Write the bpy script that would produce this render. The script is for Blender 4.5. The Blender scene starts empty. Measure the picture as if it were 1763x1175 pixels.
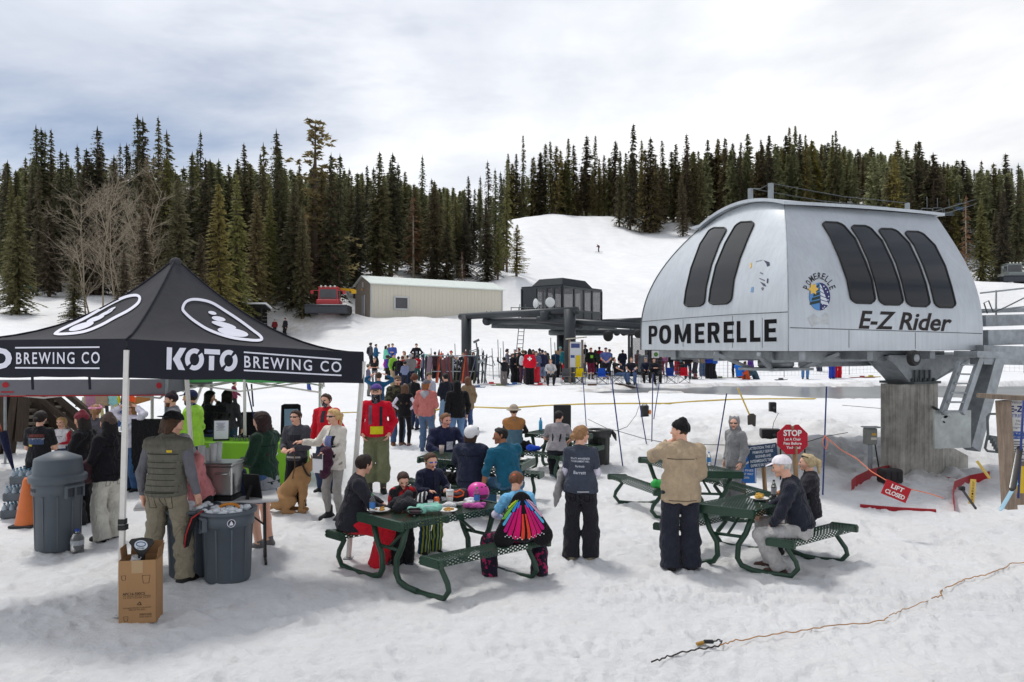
import bpy,math,random
import numpy as np
from mathutils import Vector,Matrix
from mathutils.bvhtree import BVHTree
SC=bpy.context.scene
COL=SC.collection
R=math.radians
CAMZ,FPX,HX,HY=2.65,1300.0,881.5,596.0
cam=bpy.data.cameras.new('camera');cam_ob=bpy.data.objects.new('camera',cam);COL.objects.link(cam_ob)
cam_ob.location=(0,0,CAMZ);cam_ob.rotation_euler=(R(90),0,0)
cam.sensor_width=36;cam.lens=36*FPX/1763;cam.shift_y=(HY-587.5)/1763
cam.clip_start=.1;cam.clip_end=5000
SC.camera=cam_ob
SUN_ELEV,SUN_AZ=63,-30
w=bpy.data.worlds.new('World');SC.world=w;w.use_nodes=True
def world_nodes():
 nt=w.node_tree;N=nt.nodes;L=nt.links;N.clear()
 out=N.new('ShaderNodeOutputWorld');bg=N.new('ShaderNodeBackground');L.new(bg.outputs[0],out.inputs[0])
 sky=N.new('ShaderNodeTexSky');sky.sky_type='NISHITA';sky.sun_disc=False
 sky.sun_elevation=R(SUN_ELEV);sky.sun_rotation=R(SUN_AZ);sky.altitude=2400;sky.air_density=1.0;sky.dust_density=.6
 tc=N.new('ShaderNodeTexCoord')
 sep=N.new('ShaderNodeSeparateXYZ');L.new(tc.outputs['Generated'],sep.inputs[0])
 mz=N.new('ShaderNodeMath');mz.operation='MAXIMUM';L.new(sep.outputs[2],mz.inputs[0]);mz.inputs[1].default_value=0
 az=N.new('ShaderNodeMath');az.operation='ADD';L.new(mz.outputs[0],az.inputs[0]);az.inputs[1].default_value=.16
 dx=N.new('ShaderNodeMath');dx.operation='DIVIDE';L.new(sep.outputs[0],dx.inputs[0]);L.new(az.outputs[0],dx.inputs[1])
 dy=N.new('ShaderNodeMath');dy.operation='DIVIDE';L.new(sep.outputs[1],dy.inputs[0]);L.new(az.outputs[0],dy.inputs[1])
 cmb=N.new('ShaderNodeCombineXYZ');L.new(dx.outputs[0],cmb.inputs[0]);L.new(dy.outputs[0],cmb.inputs[1])
 def noise(sc,det,rough,off,dist=.4):
  mp=N.new('ShaderNodeMapping');mp.inputs['Location'].default_value=off;L.new(cmb.outputs[0],mp.inputs[0])
  n=N.new('ShaderNodeTexNoise');n.inputs['Scale'].default_value=sc;n.inputs['Detail'].default_value=det
  n.inputs['Roughness'].default_value=rough;n.inputs['Distortion'].default_value=dist;L.new(mp.outputs[0],n.inputs[0]);return n
 def ramp(src,stops):
  r=N.new('ShaderNodeValToRGB');cr=r.color_ramp
  cr.elements[0].position,cr.elements[0].color=stops[0][0],(*stops[0][1],1)
  cr.elements[1].position,cr.elements[1].color=stops[-1][0],(*stops[-1][1],1)
  for p,c in stops[1:-1]:
   e=cr.elements.new(p);e.color=(*c,1)
  L.new(src,r.inputs[0]);return r
 n1=noise(.42,7,.56,SKY_OFF);n2=noise(.8,6,.55,(3.1,7.7,0))
 cover=ramp(n1 .outputs[0],[(.33,(.22,)*3),(.44,(.72,)*3),(.56,(1,)*3)])
 cl=ramp(n2 .outputs[0],[(.32,(7.4,7.8,8.6)),(.45,(9.6,9.8,10.2)),(.60,(11.8,11.8,11.8))])
 sd=(math.sin(R(SUN_AZ))*math.cos(R(SUN_ELEV)),math.cos(R(SUN_AZ))*math.cos(R(SUN_ELEV)),math.sin(R(SUN_ELEV)))
 dot=N.new('ShaderNodeVectorMath');dot.operation='DOT_PRODUCT';dot.inputs[1].default_value=sd;L.new(tc.outputs['Generated'],dot.inputs[0])
 mr=N.new('ShaderNodeMapRange');L.new(dot.outputs['Value'],mr.inputs[0]);mr.inputs[1].default_value=.2;mr.inputs[2].default_value=1
 mr.inputs[3].default_value=.92;mr.inputs[4].default_value=1.5
 mul=N.new('ShaderNodeVectorMath');mul.operation='SCALE';L.new(cl.outputs[0],mul.inputs[0]);L.new(mr.outputs[0],mul.inputs['Scale'])
 mix=N.new('ShaderNodeMix');mix.data_type='RGBA';L.new(cover.outputs[0],mix.inputs[0])
 L.new(sky.outputs[0],mix.inputs[6]);L.new(mul.outputs[0],mix.inputs[7])
 L.new(mix.outputs[2],bg.inputs[0]);bg.inputs[1].default_value=.064
SKY_OFF=(12.7,8.8,0)
world_nodes()
sl=bpy.data.lights.new('sun','SUN');sl.energy=1.5;sl.angle=R(10);sl.color=(1,.965,.91)
sun=bpy.data.objects.new('sun',sl);COL.objects.link(sun)
sun.rotation_euler=(Vector((-math.sin(R(SUN_AZ))*math.cos(R(SUN_ELEV)),-math.cos(R(SUN_AZ))*math.cos(R(SUN_ELEV)),-math.sin(R(SUN_ELEV))))).to_track_quat('-Z','Y').to_euler()
SC.view_settings.view_transform='Standard';SC.view_settings.look='None';SC.view_settings.exposure=.41;SC.view_settings.gamma=1
SC.view_settings.use_curve_mapping=False
SC.render.engine='CYCLES';SC.cycles.use_denoising=True;SC.cycles.max_bounces=6;SC.cycles.diffuse_bounces=3
SC.cycles.transparent_max_bounces=8;SC.cycles.caustics_reflective=False;SC.cycles.caustics_refractive=False
def P(px,py,Y):return Vector(((px-HX)/FPX*Y,Y,CAMZ-(py-HY)/FPX*Y))
def V(*a):return Vector(a)
def lin(c):
 return tuple(((v/255)/12.92 if v/255<=.04045 else((v/255+.055)/1.055)**2.4)for v in c)
def link(o,parent=None):
 COL.objects.link(o)
 if parent is not None:o.parent=parent
 return o
def tag(o,label=None,cat=None,group=None,kind=None):
 if label:o['label']=label
 if cat:o['category']=cat
 if group:o['group']=group
 if kind:o['kind']=kind
 return o
def empty(name,label,cat,loc=(0,0,0),rz=0,group=None):
 o=bpy.data.objects.new(name,None);o.empty_display_size=.1;link(o);o.location=loc;o.rotation_euler=(0,0,rz)
 return tag(o,label,cat,group)
def copy_tree(o,parent=None):
 c=o.copy();COL.objects.link(c)
 if parent is not None:c.parent=parent
 for ch in o.children:copy_tree(ch,c)
 return c
_M={}
def mat(key,col=(.5,.5,.5),rough=.7,metal=0,var=.12,vs=6,bump=.15,bs=40,kind=None,col2=None,spec=.3,trans=0,alpha=1,emis=None,ps=20,coat=0,sheen=0):
 k=(key,tuple(col),rough,kind)
 if k in _M:return _M[k]
 m=bpy.data.materials.new(key);m.use_nodes=True;_M[k]=m
 nt=m.node_tree;N=nt.nodes;L=nt.links;b=N['Principled BSDF']
 b.inputs['Roughness'].default_value=rough;b.inputs['Metallic'].default_value=metal
 b.inputs['Specular IOR Level'].default_value=spec
 if coat:b.inputs['Coat Weight'].default_value=coat;b.inputs['Coat Roughness'].default_value=.1
 if sheen:b.inputs['Sheen Weight'].default_value=sheen
 if trans:b.inputs['Transmission Weight'].default_value=trans;b.inputs['IOR'].default_value=1.33
 if alpha<1:b.inputs['Alpha'].default_value=alpha
 if emis:b.inputs['Emission Color'].default_value=(*emis[:3],1);b.inputs['Emission Strength'].default_value=emis[3]
 tc=N.new('ShaderNodeTexCoord');co=tc.outputs['Object']
 def noise(sc,det=4,rg=.55):
  n=N.new('ShaderNodeTexNoise');n.inputs['Scale'].default_value=sc;n.inputs['Detail'].default_value=det
  n.inputs['Roughness'].default_value=rg;L.new(co,n.inputs[0]);return n
 def mixc(fac,a,c):
  x=N.new('ShaderNodeMix');x.data_type='RGBA';L.new(fac,x.inputs[0])
  for i,v in((6,a),(7,c)):
   if hasattr(v,'is_output'):L.new(v,x.inputs[i])
   else:x.inputs[i].default_value=(*v[:3],1)
  return x.outputs[2]
 def step(src,lo,hi):
  r=N.new('ShaderNodeMapRange');L.new(src,r.inputs[0]);r.inputs[1].default_value=lo;r.inputs[2].default_value=hi;return r.outputs[0]
 base=tuple(col[:3])
 if kind=='camo':
  n=noise(ps,2,.4);base=mixc(step(n.outputs[0],.46,.52),col,col2)
  n=noise(ps*1.7,2,.4);base=mixc(step(n.outputs[0],.55,.6),base,tuple(v*.35 for v in col))
 elif kind in('stripe','vstripe','plaid'):
  def wave(ax):
   wv=N.new('ShaderNodeTexWave');wv.bands_direction=ax;wv.inputs['Scale'].default_value=ps;L.new(co,wv.inputs[0]);return wv.outputs['Fac']
  if kind=='plaid':
   base=mixc(step(wave('Z'),.55,.65),col,col2);base=mixc(step(wave('X'),.6,.7),base,tuple((a+2*c)/3 for a,c in zip(col,col2)))
  else:base=mixc(step(wave('Z' if kind=='stripe' else 'X'),.6,.7),col,col2)
 elif kind=='spots':
  vo=N.new('ShaderNodeTexVoronoi');vo.inputs['Scale'].default_value=ps;L.new(co,vo.inputs[0]);base=mixc(step(vo.outputs['Distance'],.28,.36),col2,col)
 elif kind=='floral':
  n=noise(ps,3,.6);base=mixc(step(n.outputs[0],.56,.62),col,col2);n=noise(ps*1.3,3,.6)
  base=mixc(step(n.outputs['Color'],.62,.68),base,lin((40,110,150)))
 elif kind=='wood':
  mp=N.new('ShaderNodeMapping');mp.inputs['Scale'].default_value=(9,9,1);L.new(co,mp.inputs[0])
  n=noise(ps,5,.65);L.new(mp.outputs[0],n.inputs[0]);base=mixc(step(n.outputs[0],.3,.7),col,col2 or tuple(v*.55 for v in col))
 elif kind=='streak':
  mp=N.new('ShaderNodeMapping');mp.inputs['Scale'].default_value=(5,5,.25);L.new(co,mp.inputs[0])
  n=noise(3,6,.6);L.new(mp.outputs[0],n.inputs[0]);base=mixc(step(n.outputs[0],.42,.72),col,tuple(v*.9 for v in col))
 elif kind=='concrete':
  mp=N.new('ShaderNodeMapping');mp.inputs['Scale'].default_value=(7,7,.35);L.new(co,mp.inputs[0])
  n=noise(2.2,6,.6);L.new(mp.outputs[0],n.inputs[0]);base=mixc(step(n.outputs[0],.32,.66),tuple(v*.5 for v in col),col)
  n2=noise(2.5,5,.6);base=mixc(step(n2 .outputs[0],.4,.75),base,tuple(v*1.25 for v in col))
 if var:
  n=noise(vs,5,.6)
  hs=N.new('ShaderNodeHueSaturation');L.new(step(n.outputs[0],.25,.75),(mr:=N.new('ShaderNodeMapRange')).inputs[0])
  mr.inputs[3].default_value=1-var;mr.inputs[4].default_value=1+var;L.new(mr.outputs[0],hs.inputs['Value'])
  if hasattr(base,'is_output'):L.new(base,hs.inputs['Color'])
  else:hs.inputs['Color'].default_value=(*base,1)
  base=hs.outputs[0]
 if hasattr(base,'is_output'):L.new(base,b.inputs['Base Color'])
 else:b.inputs['Base Color'].default_value=(*base,1)
 if bump:
  n=noise(bs,4,.6);bp=N.new('ShaderNodeBump');bp.inputs['Strength'].default_value=bump;bp.inputs['Distance'].default_value=.02
  L.new(n.outputs[0],bp.inputs['Height'])
  if key=='cloth':
   mp=N.new('ShaderNodeMapping');mp.inputs['Scale'].default_value=(1.5,1.5,.8);mp.inputs['Rotation'].default_value=(.4,.5,.3);L.new(co,mp.inputs[0])
   n2=noise(6.5,3,.55);n2 .inputs['Distortion'].default_value=1.6;L.new(mp.outputs[0],n2 .inputs[0]);b2=N.new('ShaderNodeBump');b2 .inputs['Strength'].default_value=.8;b2 .inputs['Distance'].default_value=.05;L.new(n2 .outputs[0],b2 .inputs['Height']);L.new(b2 .outputs[0],bp.inputs['Normal'])
  L.new(bp.outputs[0],b.inputs['Normal'])
 return m
def cloth(rgb,**k):return mat('cloth',lin(rgb),rough=.9,spec=.15,var=k.pop('var',.18),vs=k.pop('vs',9),bump=k.pop('bump',.35),bs=k.pop('bs',26),sheen=.1,**k)
def metal(rgb,rough=.45,**k):return mat('painted_metal',lin(rgb),rough=rough,metal=k.pop('metal',0),spec=.5,var=k.pop('var',.1),bump=k.pop('bump',.04),**k)
def plastic(rgb,rough=.45,**k):return mat('plastic',lin(rgb),rough=rough,spec=.45,var=k.pop('var',.08),bump=k.pop('bump',.05),**k)
def paint(rgb,**k):return mat('paint',lin(rgb),rough=k.pop('rough',.6),spec=.3,var=k.pop('var',.06),bump=0,**k)
def wood(rgb,**k):return mat('wood',lin(rgb),rough=.85,spec=.15,kind='wood',var=.15,ps=k.pop('ps',3),bump=.4,bs=30,**k)
GLASS=mat('clear_glass',(.95,.97,.97),rough=.06,spec=.5,trans=.92,var=0,bump=0)
class MB:
 def __init__(s):s.v=[];s.f=[];s.m=[];s.sm=[]
 def add(s,verts,faces,mi=0,smooth=False):
  n=len(s.v);s.v+=[tuple(v)for v in verts]
  s.f+=[tuple(i+n for i in f)for f in faces];s.m+=[mi]*len(faces);s.sm+=[smooth]*len(faces);return s
 def box(s,c,size,rot=None,mi=0,bevel=0):
  hx,hy,hz=(d/2 for d in size);M=rot or Matrix.Identity(3);c=Vector(c)
  if bevel:
   bv=min(bevel,hx*.9,hy*.9,hz*.9);vs=[]
   for sx in(-1,1):
    for sy in(-1,1):
     for sz in(-1,1):
      vs+=[(sx*hx,sy*(hy-bv),sz*(hz-bv)),(sx*(hx-bv),sy*hy,sz*(hz-bv)),(sx*(hx-bv),sy*(hy-bv),sz*hz)]
   def i(sx,sy,sz,k):return((sx>0)*4+(sy>0)*2+(sz>0))*3+k
   fs=[]
   for a in(-1,1):
    fs+=[[i(a,-1,-1,0),i(a,1,-1,0),i(a,1,1,0),i(a,-1,1,0)],[i(-1,a,-1,1),i(1,a,-1,1),i(1,a,1,1),i(-1,a,1,1)],[i(-1,-1,a,2),i(1,-1,a,2),i(1,1,a,2),i(-1,1,a,2)]]
    for b in(-1,1):
     fs+=[[i(a,b,-1,0),i(a,b,-1,1),i(a,b,1,1),i(a,b,1,0)],[i(a,-1,b,0),i(a,-1,b,2),i(a,1,b,2),i(a,1,b,0)],[i(-1,a,b,1),i(-1,a,b,2),i(1,a,b,2),i(1,a,b,1)]]
     for d in(-1,1):fs.append([i(a,b,d,0),i(a,b,d,1),i(a,b,d,2)])
   return s.add([c+M@Vector(v)for v in vs],fs,mi)
  vs=[c+M@Vector((x*hx,y*hy,z*hz))for x in(-1,1)for y in(-1,1)for z in(-1,1)]
  return s.add(vs,[(0,1,3,2),(4,6,7,5),(0,4,5,1),(2,3,7,6),(0,2,6,4),(1,5,7,3)],mi)
 def bar(s,a,b,w,h=None,mi=0,up=(0,0,1),bevel=0):
  a,b=Vector(a),Vector(b);d=b-a;y=d.normalized();x=y.cross(Vector(up))
  x=x.normalized()if x.length>1e-5 else y.orthogonal().normalized();z=x.cross(y)
  return s.box((a+b)/2,(w,d.length,h or w),Matrix((x,y,z)).transposed(),mi,bevel)
 def tube(s,pts,r,n=8,mi=0,cap=True,closed=False,smooth=True,flat=None):
  pts=[Vector(p)for p in pts];m=len(pts);rs=r if isinstance(r,(list,tuple))else[r]*m
  vs=[];ref=None
  for k,p in enumerate(pts):
   t=(pts[(k+1)%m]-pts[k-1])if closed else(pts[min(k+1,m-1)]-pts[max(k-1,0)])
   t=t.normalized()if t.length>1e-9 else Vector((0,0,1))
   if ref is None:ref=t.cross(Vector((0,0,1)))if abs(t.z)<.95 else t.cross(Vector((0,1,0)))
   ref=ref-t*ref.dot(t);ref=ref.normalized()if ref.length>1e-6 else t.orthogonal().normalized();q=t.cross(ref)
   for j in range(n):
    a=2*math.pi*j/n;vs.append(p+(ref*math.cos(a)+q*math.sin(a)*(flat or 1))*rs[k])
  fs=[(k*n+j,k*n+(j+1)%n,(k+1)%m*n+(j+1)%n,(k+1)%m*n+j)for k in range(m if closed else m-1)for j in range(n)]
  if cap and not closed:fs+=[tuple(range(n-1,-1,-1)),tuple(range((m-1)*n,m*n))]
  return s.add(vs,fs,mi,smooth)
 def lathe(s,prof,c=(0,0,0),n=24,mi=0,axis=None,smooth=True,sx=1,sy=1,a0=0,a1=2*math.pi):
  c=Vector(c);full=abs(a1-a0-2*math.pi)<1e-6;nn=n if full else n+1;vs=[]
  M=Matrix.Identity(3)if axis is None else Vector((0,0,1)).rotation_difference(Vector(axis)).to_matrix()
  for r,z in prof:
   for j in range(nn):
    a=a0+(a1-a0)*j/n;vs.append(c+M@Vector((r*math.cos(a)*sx,r*math.sin(a)*sy,z)))
  fs=[(k*nn+j,k*nn+(j+1)%nn,(k+1)*nn+(j+1)%nn,(k+1)*nn+j)for k in range(len(prof)-1)for j in range(n)]
  return s.add(vs,fs,mi,smooth)
 def prism(s,poly,depth,origin,ex,ey,mi=0,ez=None,smooth=False):
  o,ex,ey=Vector(origin),Vector(ex),Vector(ey);ez=Vector(ez)if ez is not None else ex.cross(ey).normalized();n=len(poly)
  vs=[o+ex*p[0]+ey*p[1]for p in poly]+[o+ex*p[0]+ey*p[1]+ez*depth for p in poly]
  fs=[tuple(range(n-1,-1,-1)),tuple(range(n,2*n))]+[(i,(i+1)%n,n+(i+1)%n,n+i)for i in range(n)]
  return s.add(vs,fs,mi,smooth)
 def quad(s,a,b,c,d,mi=0):return s.add([a,b,c,d],[(0,1,2,3)],mi)
 def ball(s,c,r,n=10,mi=0,sc=(1,1,1)):
  c=Vector(c);m=max(4,n//2);vs=[];fs=[]
  for i in range(m+1):
   t=math.pi*i/m
   for j in range(n):
    a=2*math.pi*j/n;vs.append(c+Vector((math.sin(t)*math.cos(a)*r*sc[0],math.sin(t)*math.sin(a)*r*sc[1],math.cos(t)*r*sc[2])))
  for i in range(m):
   for j in range(n):fs.append((i*n+j,(i+1)*n+j,(i+1)*n+(j+1)%n,i*n+(j+1)%n))
  return s.add(vs,fs,mi,True)
 def build(s,name,mats,parent=None,loc=None,rz=None):
  me=bpy.data.meshes.new(name);me.from_pydata(s.v,[],s.f)
  for m in(mats if isinstance(mats,(list,tuple))else[mats]):me.materials.append(m)
  me.polygons.foreach_set('material_index',s.m);me.polygons.foreach_set('use_smooth',s.sm);me.update()
  o=bpy.data.objects.new(name,me);link(o,parent)
  if loc is not None:o.location=loc
  if rz is not None:o.rotation_euler=(0,0,rz)
  return o
def np_mesh(name,v,f,mats,parent=None,mi=None,smooth=True):
 me=bpy.data.meshes.new(name);nf,k=f.shape
 me.vertices.add(len(v));me.vertices.foreach_set('co',np.ascontiguousarray(v,np.float32).ravel())
 me.loops.add(nf*k);me.loops.foreach_set('vertex_index',np.ascontiguousarray(f,np.int32).ravel())
 me.polygons.add(nf);me.polygons.foreach_set('loop_start',np.arange(0,nf*k,k,dtype=np.int32))
 for m in(mats if isinstance(mats,(list,tuple))else[mats]):me.materials.append(m)
 if mi is not None:me.polygons.foreach_set('material_index',np.ascontiguousarray(mi,np.int32))
 me.polygons.foreach_set('use_smooth',np.full(nf,smooth));me.update(calc_edges=True)
 o=bpy.data.objects.new(name,me);return link(o,parent)
def text_mesh(txt,size=1,bold=0,shear=0,xs=1,align='CENTER',spacing=1.0,line=1.0,res=3):
 """flat lettering: (verts 2D, faces), centred on the origin"""
 cu=bpy.data.curves.new('lettering','FONT');cu.body=txt;cu.size=size;cu.offset=bold;cu.shear=shear;cu.align_x=align;cu.align_y='CENTER'
 cu.space_character=spacing;cu.space_line=line;cu.resolution_u=res;cu.fill_mode='FRONT'
 o=bpy.data.objects.new('lettering',cu);COL.objects.link(o)
 me=bpy.data.meshes.new_from_object(o.evaluated_get(bpy.context.evaluated_depsgraph_get()))
 vs=[(v.co.x*xs,v.co.y)for v in me.vertices];fs=[tuple(p.vertices)for p in me.polygons]
 bpy.data.objects.remove(o);bpy.data.curves.remove(cu);bpy.data.meshes.remove(me)
 return vs,fs
def fit(tv,w=None,h=None):
 """scale lettering into a box w x h, centred"""
 vs,fs=tv;x0=min(v[0]for v in vs);x1=max(v[0]for v in vs);y0=min(v[1]for v in vs);y1=max(v[1]for v in vs)
 sx=w/(x1-x0)if w else None;sy=h/(y1-y0)if h else sx
 sx=sx if sx is not None else sy
 return[((x-(x0+x1)/2)*sx,(y-(y0+y1)/2)*sy)for x,y in vs],fs
def put_text(name,tv,o,ex,ey,m,parent=None,off=.004):
 """lettering in the plane through o with axes ex, ey (unit vectors)"""
 ex,ey=Vector(ex).normalized(),Vector(ey).normalized();n=ex.cross(ey);o=Vector(o)+n*off
 b=MB();b.add([o+ex*x+ey*y for x,y in tv[0]],tv[1]);return b.build(name,m,parent)
def bvh_of(objs):
 vs=[];fs=[]
 for o in objs:
  M=o.matrix_world if o.parent is None else o.matrix_basis;n=len(vs)
  vs+=[M@v.co if o.parent is None else v.co.copy()for v in o.data.vertices];fs+=[tuple(i+n for i in p.vertices)for p in o.data.polygons]
 return BVHTree.FromPolygons(vs,fs)
def subdiv2(tv,n=1):
 """split triangles/ngons so that flat print can follow a curved surface"""
 vs,fs=list(tv[0]),[]
 for f in tv[1]:
  for k in range(1,len(f)-1):fs.append((f[0],f[k],f[k+1]))
 for _ in range(n):
  nf=[];cache={}
  def mid(a,b):
   k=(min(a,b),max(a,b))
   if k not in cache:vs.append(((vs[a][0]+vs[b][0])/2,(vs[a][1]+vs[b][1])/2));cache[k]=len(vs)-1
   return cache[k]
  for a,b,c in fs:
   x,y,z=mid(a,b),mid(b,c),mid(c,a);nf+=[(a,x,z),(x,b,y),(z,y,c),(x,y,z)]
  fs=nf
 return vs,fs
def decal(name,tv,bvh,o,ex,ey,d,m,parent=None,off=.004):
 """print projected along d onto a curved surface"""
 ex,ey,d,o=(Vector(x)for x in(ex,ey,d,o));ex.normalize();ey.normalize();d.normalize();vs=[]
 last=None;hit=[]
 for x,y in tv[0]:
  q=o+ex*x+ey*y;h=bvh.ray_cast(q-d*.8,d)
  hit.append(h[0]is not None);vs.append((h[0]if h[0]is not None else q)-d*off)
 b=MB();b.add(vs,[f for f in tv[1]if all(hit[i]for i in f)]);return b.build(name,m,parent)
RNG=np.random.default_rng(7)
_PERM=RNG.permutation(512);_PERM=np.concatenate([_PERM,_PERM]);_GR=RNG.uniform(-1,1,1024)
def vnoise(x,y):
 xi=np.floor(x).astype(int);yi=np.floor(y).astype(int);fx=x-xi;fy=y-yi
 fx=fx*fx*fx*(fx*(fx*6-15)+10);fy=fy*fy*fy*(fy*(fy*6-15)+10)
 def g(a,b):return _GR[_PERM[(_PERM[a&511]+b)&511]]
 return(g(xi,yi)*(1-fx)+g(xi+1,yi)*fx)*(1-fy)+(g(xi,yi+1)*(1-fx)+g(xi+1,yi+1)*fx)*fy
def fbm(x,y,o=4,s=1):
 r=0;a=1
 for k in range(o):r=r+a*vnoise(x*s+17.3*k,y*s+9.1*k);a*=.5;s*=2.03
 return r
_CT=[]
def ct(*a):_CT.extend(a)
for x in(-30,-14,-7,0,7,14,30):
 for y in(-20,0,5,9):ct((x,y,0))
for x in(-8,-3,0,3,8):ct((x,12.6,.08))
ct((-8,18,.2),(-3,18,.2),(0,18,.2),(4,18,.18),(-8,25,.32),(0,25,.3),(-20,25,.5),(1,37,.72),(-10,37,.75),(-5,46,1.12),(10,43,.85),(18,43,.92),(-22,40,1.6),(4,28,.57),(10,27.5,.58),(18,27.5,.58),(28,27,.6),(5,20,.3),(9,21,.38),(14,22,.3),(22,20,.3),(8.5,16.3,.03),(12,14,0),(13,17.5,.1),(18,14,.15),(27,40,.9),(3,40,.8),(-23.8,77,3.7),(-15.5,83,5.9),(-17,88,6),(-1.3,91.4,6),(-8,82,5.6),(-10,70,3.4),(3,70,3.4),(5,60,2.3),(-12,58,2.2),(-25,62,3.0),(-34,55,3.6),(-45,65,5.5),(-40,85,7.8),(-40,95,9.6),(-57,90,9.5),(-27,78,5.4),(-22,80,6.2),(-16,104,12),(-8,104,12),(0,105,12),(-25,106,12.5),(18.6,162,23),(11,120,13.4),(15,90,6.7),(25,70,4.4),(9,200,37.4),(-3,190,33.5),(31,185,32.7),(38,170,27.5),(45,140,19),(30,130,16.5),(39,60,4.3),(58,90,9.3),(76,115,12.6),(65,115,13.2),(85,120,14.6),(45,110,12.5),(60,150,24),(90,150,23),(70,180,36),(110,190,40),(-60,200,27),(-120,200,26),(-20,200,28),(-60,130,16),(-100,110,13),(-70,65,7),(-160,150,20),(60,220,40),(20,240,40),(-20,250,31),(110,260,56),(150,200,44),(150,120,18),(100,70,6),(60,40,2),(-60,30,2),(220,350,80),(190,420,92),(260,260,62),(100,380,58),(0,350,38),(-100,350,30),(-250,300,30),(300,500,98),(100,600,50),(-200,600,40),(400,350,90),(350,120,30),(-350,100,25),(300,0,5),(-300,0,5),(0,-150,-4))
_CT=np.array(_CT,float);_c2=9.0
def _phi(d2):return np.sqrt(d2+_c2)
_A=_phi(((_CT[:,None,:2]-_CT[None,:,:2])**2).sum(2));_n=len(_CT)
_B=np.zeros((_n+1,_n+1));_B[:_n,:_n]=_A+0*np.eye(_n);_B[:_n,_n]=_B[_n,:_n]=1
_Wt=np.linalg.solve(_B,np.append(_CT[:,2],0))
def base_z(x,y):
 x=np.atleast_1d(np.asarray(x,float)).ravel();y=np.atleast_1d(np.asarray(y,float)).ravel();z=np.empty_like(x)
 for i in range(0,len(x),20000):
  d=(x[i:i+20000,None]-_CT[:,0])**2+(y[i:i+20000,None]-_CT[:,1])**2;z[i:i+20000]=_phi(d)@_Wt[:_n]+_Wt[_n]
 near=np.exp(-((y-6)/9)**2);z=z*(1-near)+near*np.clip(z,-.03,.05)
 z=z+2.3*np.exp(-(((x-.6)/3.4)**2+((y-99)/4)**2))+.55*np.exp(-(((x+4)/4.5)**2+((y-88)/1.6)**2))
 return z
POND_Z=.57
def pond_mask(x,y):
 e=((x-19)/15.3)**2+((y-34.4)/5.0)**2+.12*np.sin(x*.9)*.6+.30*vnoise(x*.45,y*.7)+.22*vnoise(x*1.1+9,y*1.6)
 return np.clip((1.0-e)/.12,-2,1)
def churn_mask(x,y):return np.exp(-((x-8.5)/7)**2)*np.clip((y-13.2)/2,0,1)*np.clip((26-y)/4,0,1)
def hgt(x,y):
 shp=np.shape(x);z=base_z(x,y);x=np.atleast_1d(np.asarray(x,float)).ravel();y=np.atleast_1d(np.asarray(y,float)).ravel()
 pm=pond_mask(x,y);rim=np.exp(-((pm+.9)/.7)**2)*.03
 z=np.where(pm>-1,np.minimum(z,POND_Z+.04-.3*np.clip(pm,-1,1)),z)+rim
 fade=np.clip(1-y/60,0,1)
 z=z+fade*.035*fbm(x,y,2,.55)+churn_mask(x,y)*.17*fbm(x+40,y,4,.8)+np.clip((y-60)/60,0,1)*.35*fbm(x,y,3,.06)
 return z.reshape(shp)if shp else float(z[0])
def gz(x,y):return float(hgt(np.array([x]),np.array([y]))[0])
def gpos(px,py,y0=4.0,y1=420.0):
 """the ground point seen at pixel (px, py) of the photograph"""
 ys=y0*(y1/y0)**np.linspace(0,1,900);xs=(px-HX)/FPX*ys;zr=CAMZ-(py-HY)/FPX*ys
 h=hgt(xs,ys);k=np.nonzero(h>=zr)[0]
 if len(k)==0:return Vector((xs[-1],ys[-1],h[-1]))
 k=k[0]
 if k:a=(zr[k-1]-h[k-1])/max(1e-9,(zr[k-1]-h[k-1])+(h[k]-zr[k]));y=ys[k-1]+a*(ys[k]-ys[k-1])
 else:y=ys[0]
 return Vector(((px-HX)/FPX*y,y,CAMZ-(py-HY)/FPX*y))
def at(px,Y):x=(px-HX)/FPX*Y;return Vector((x,Y,gz(x,Y)))
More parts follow.
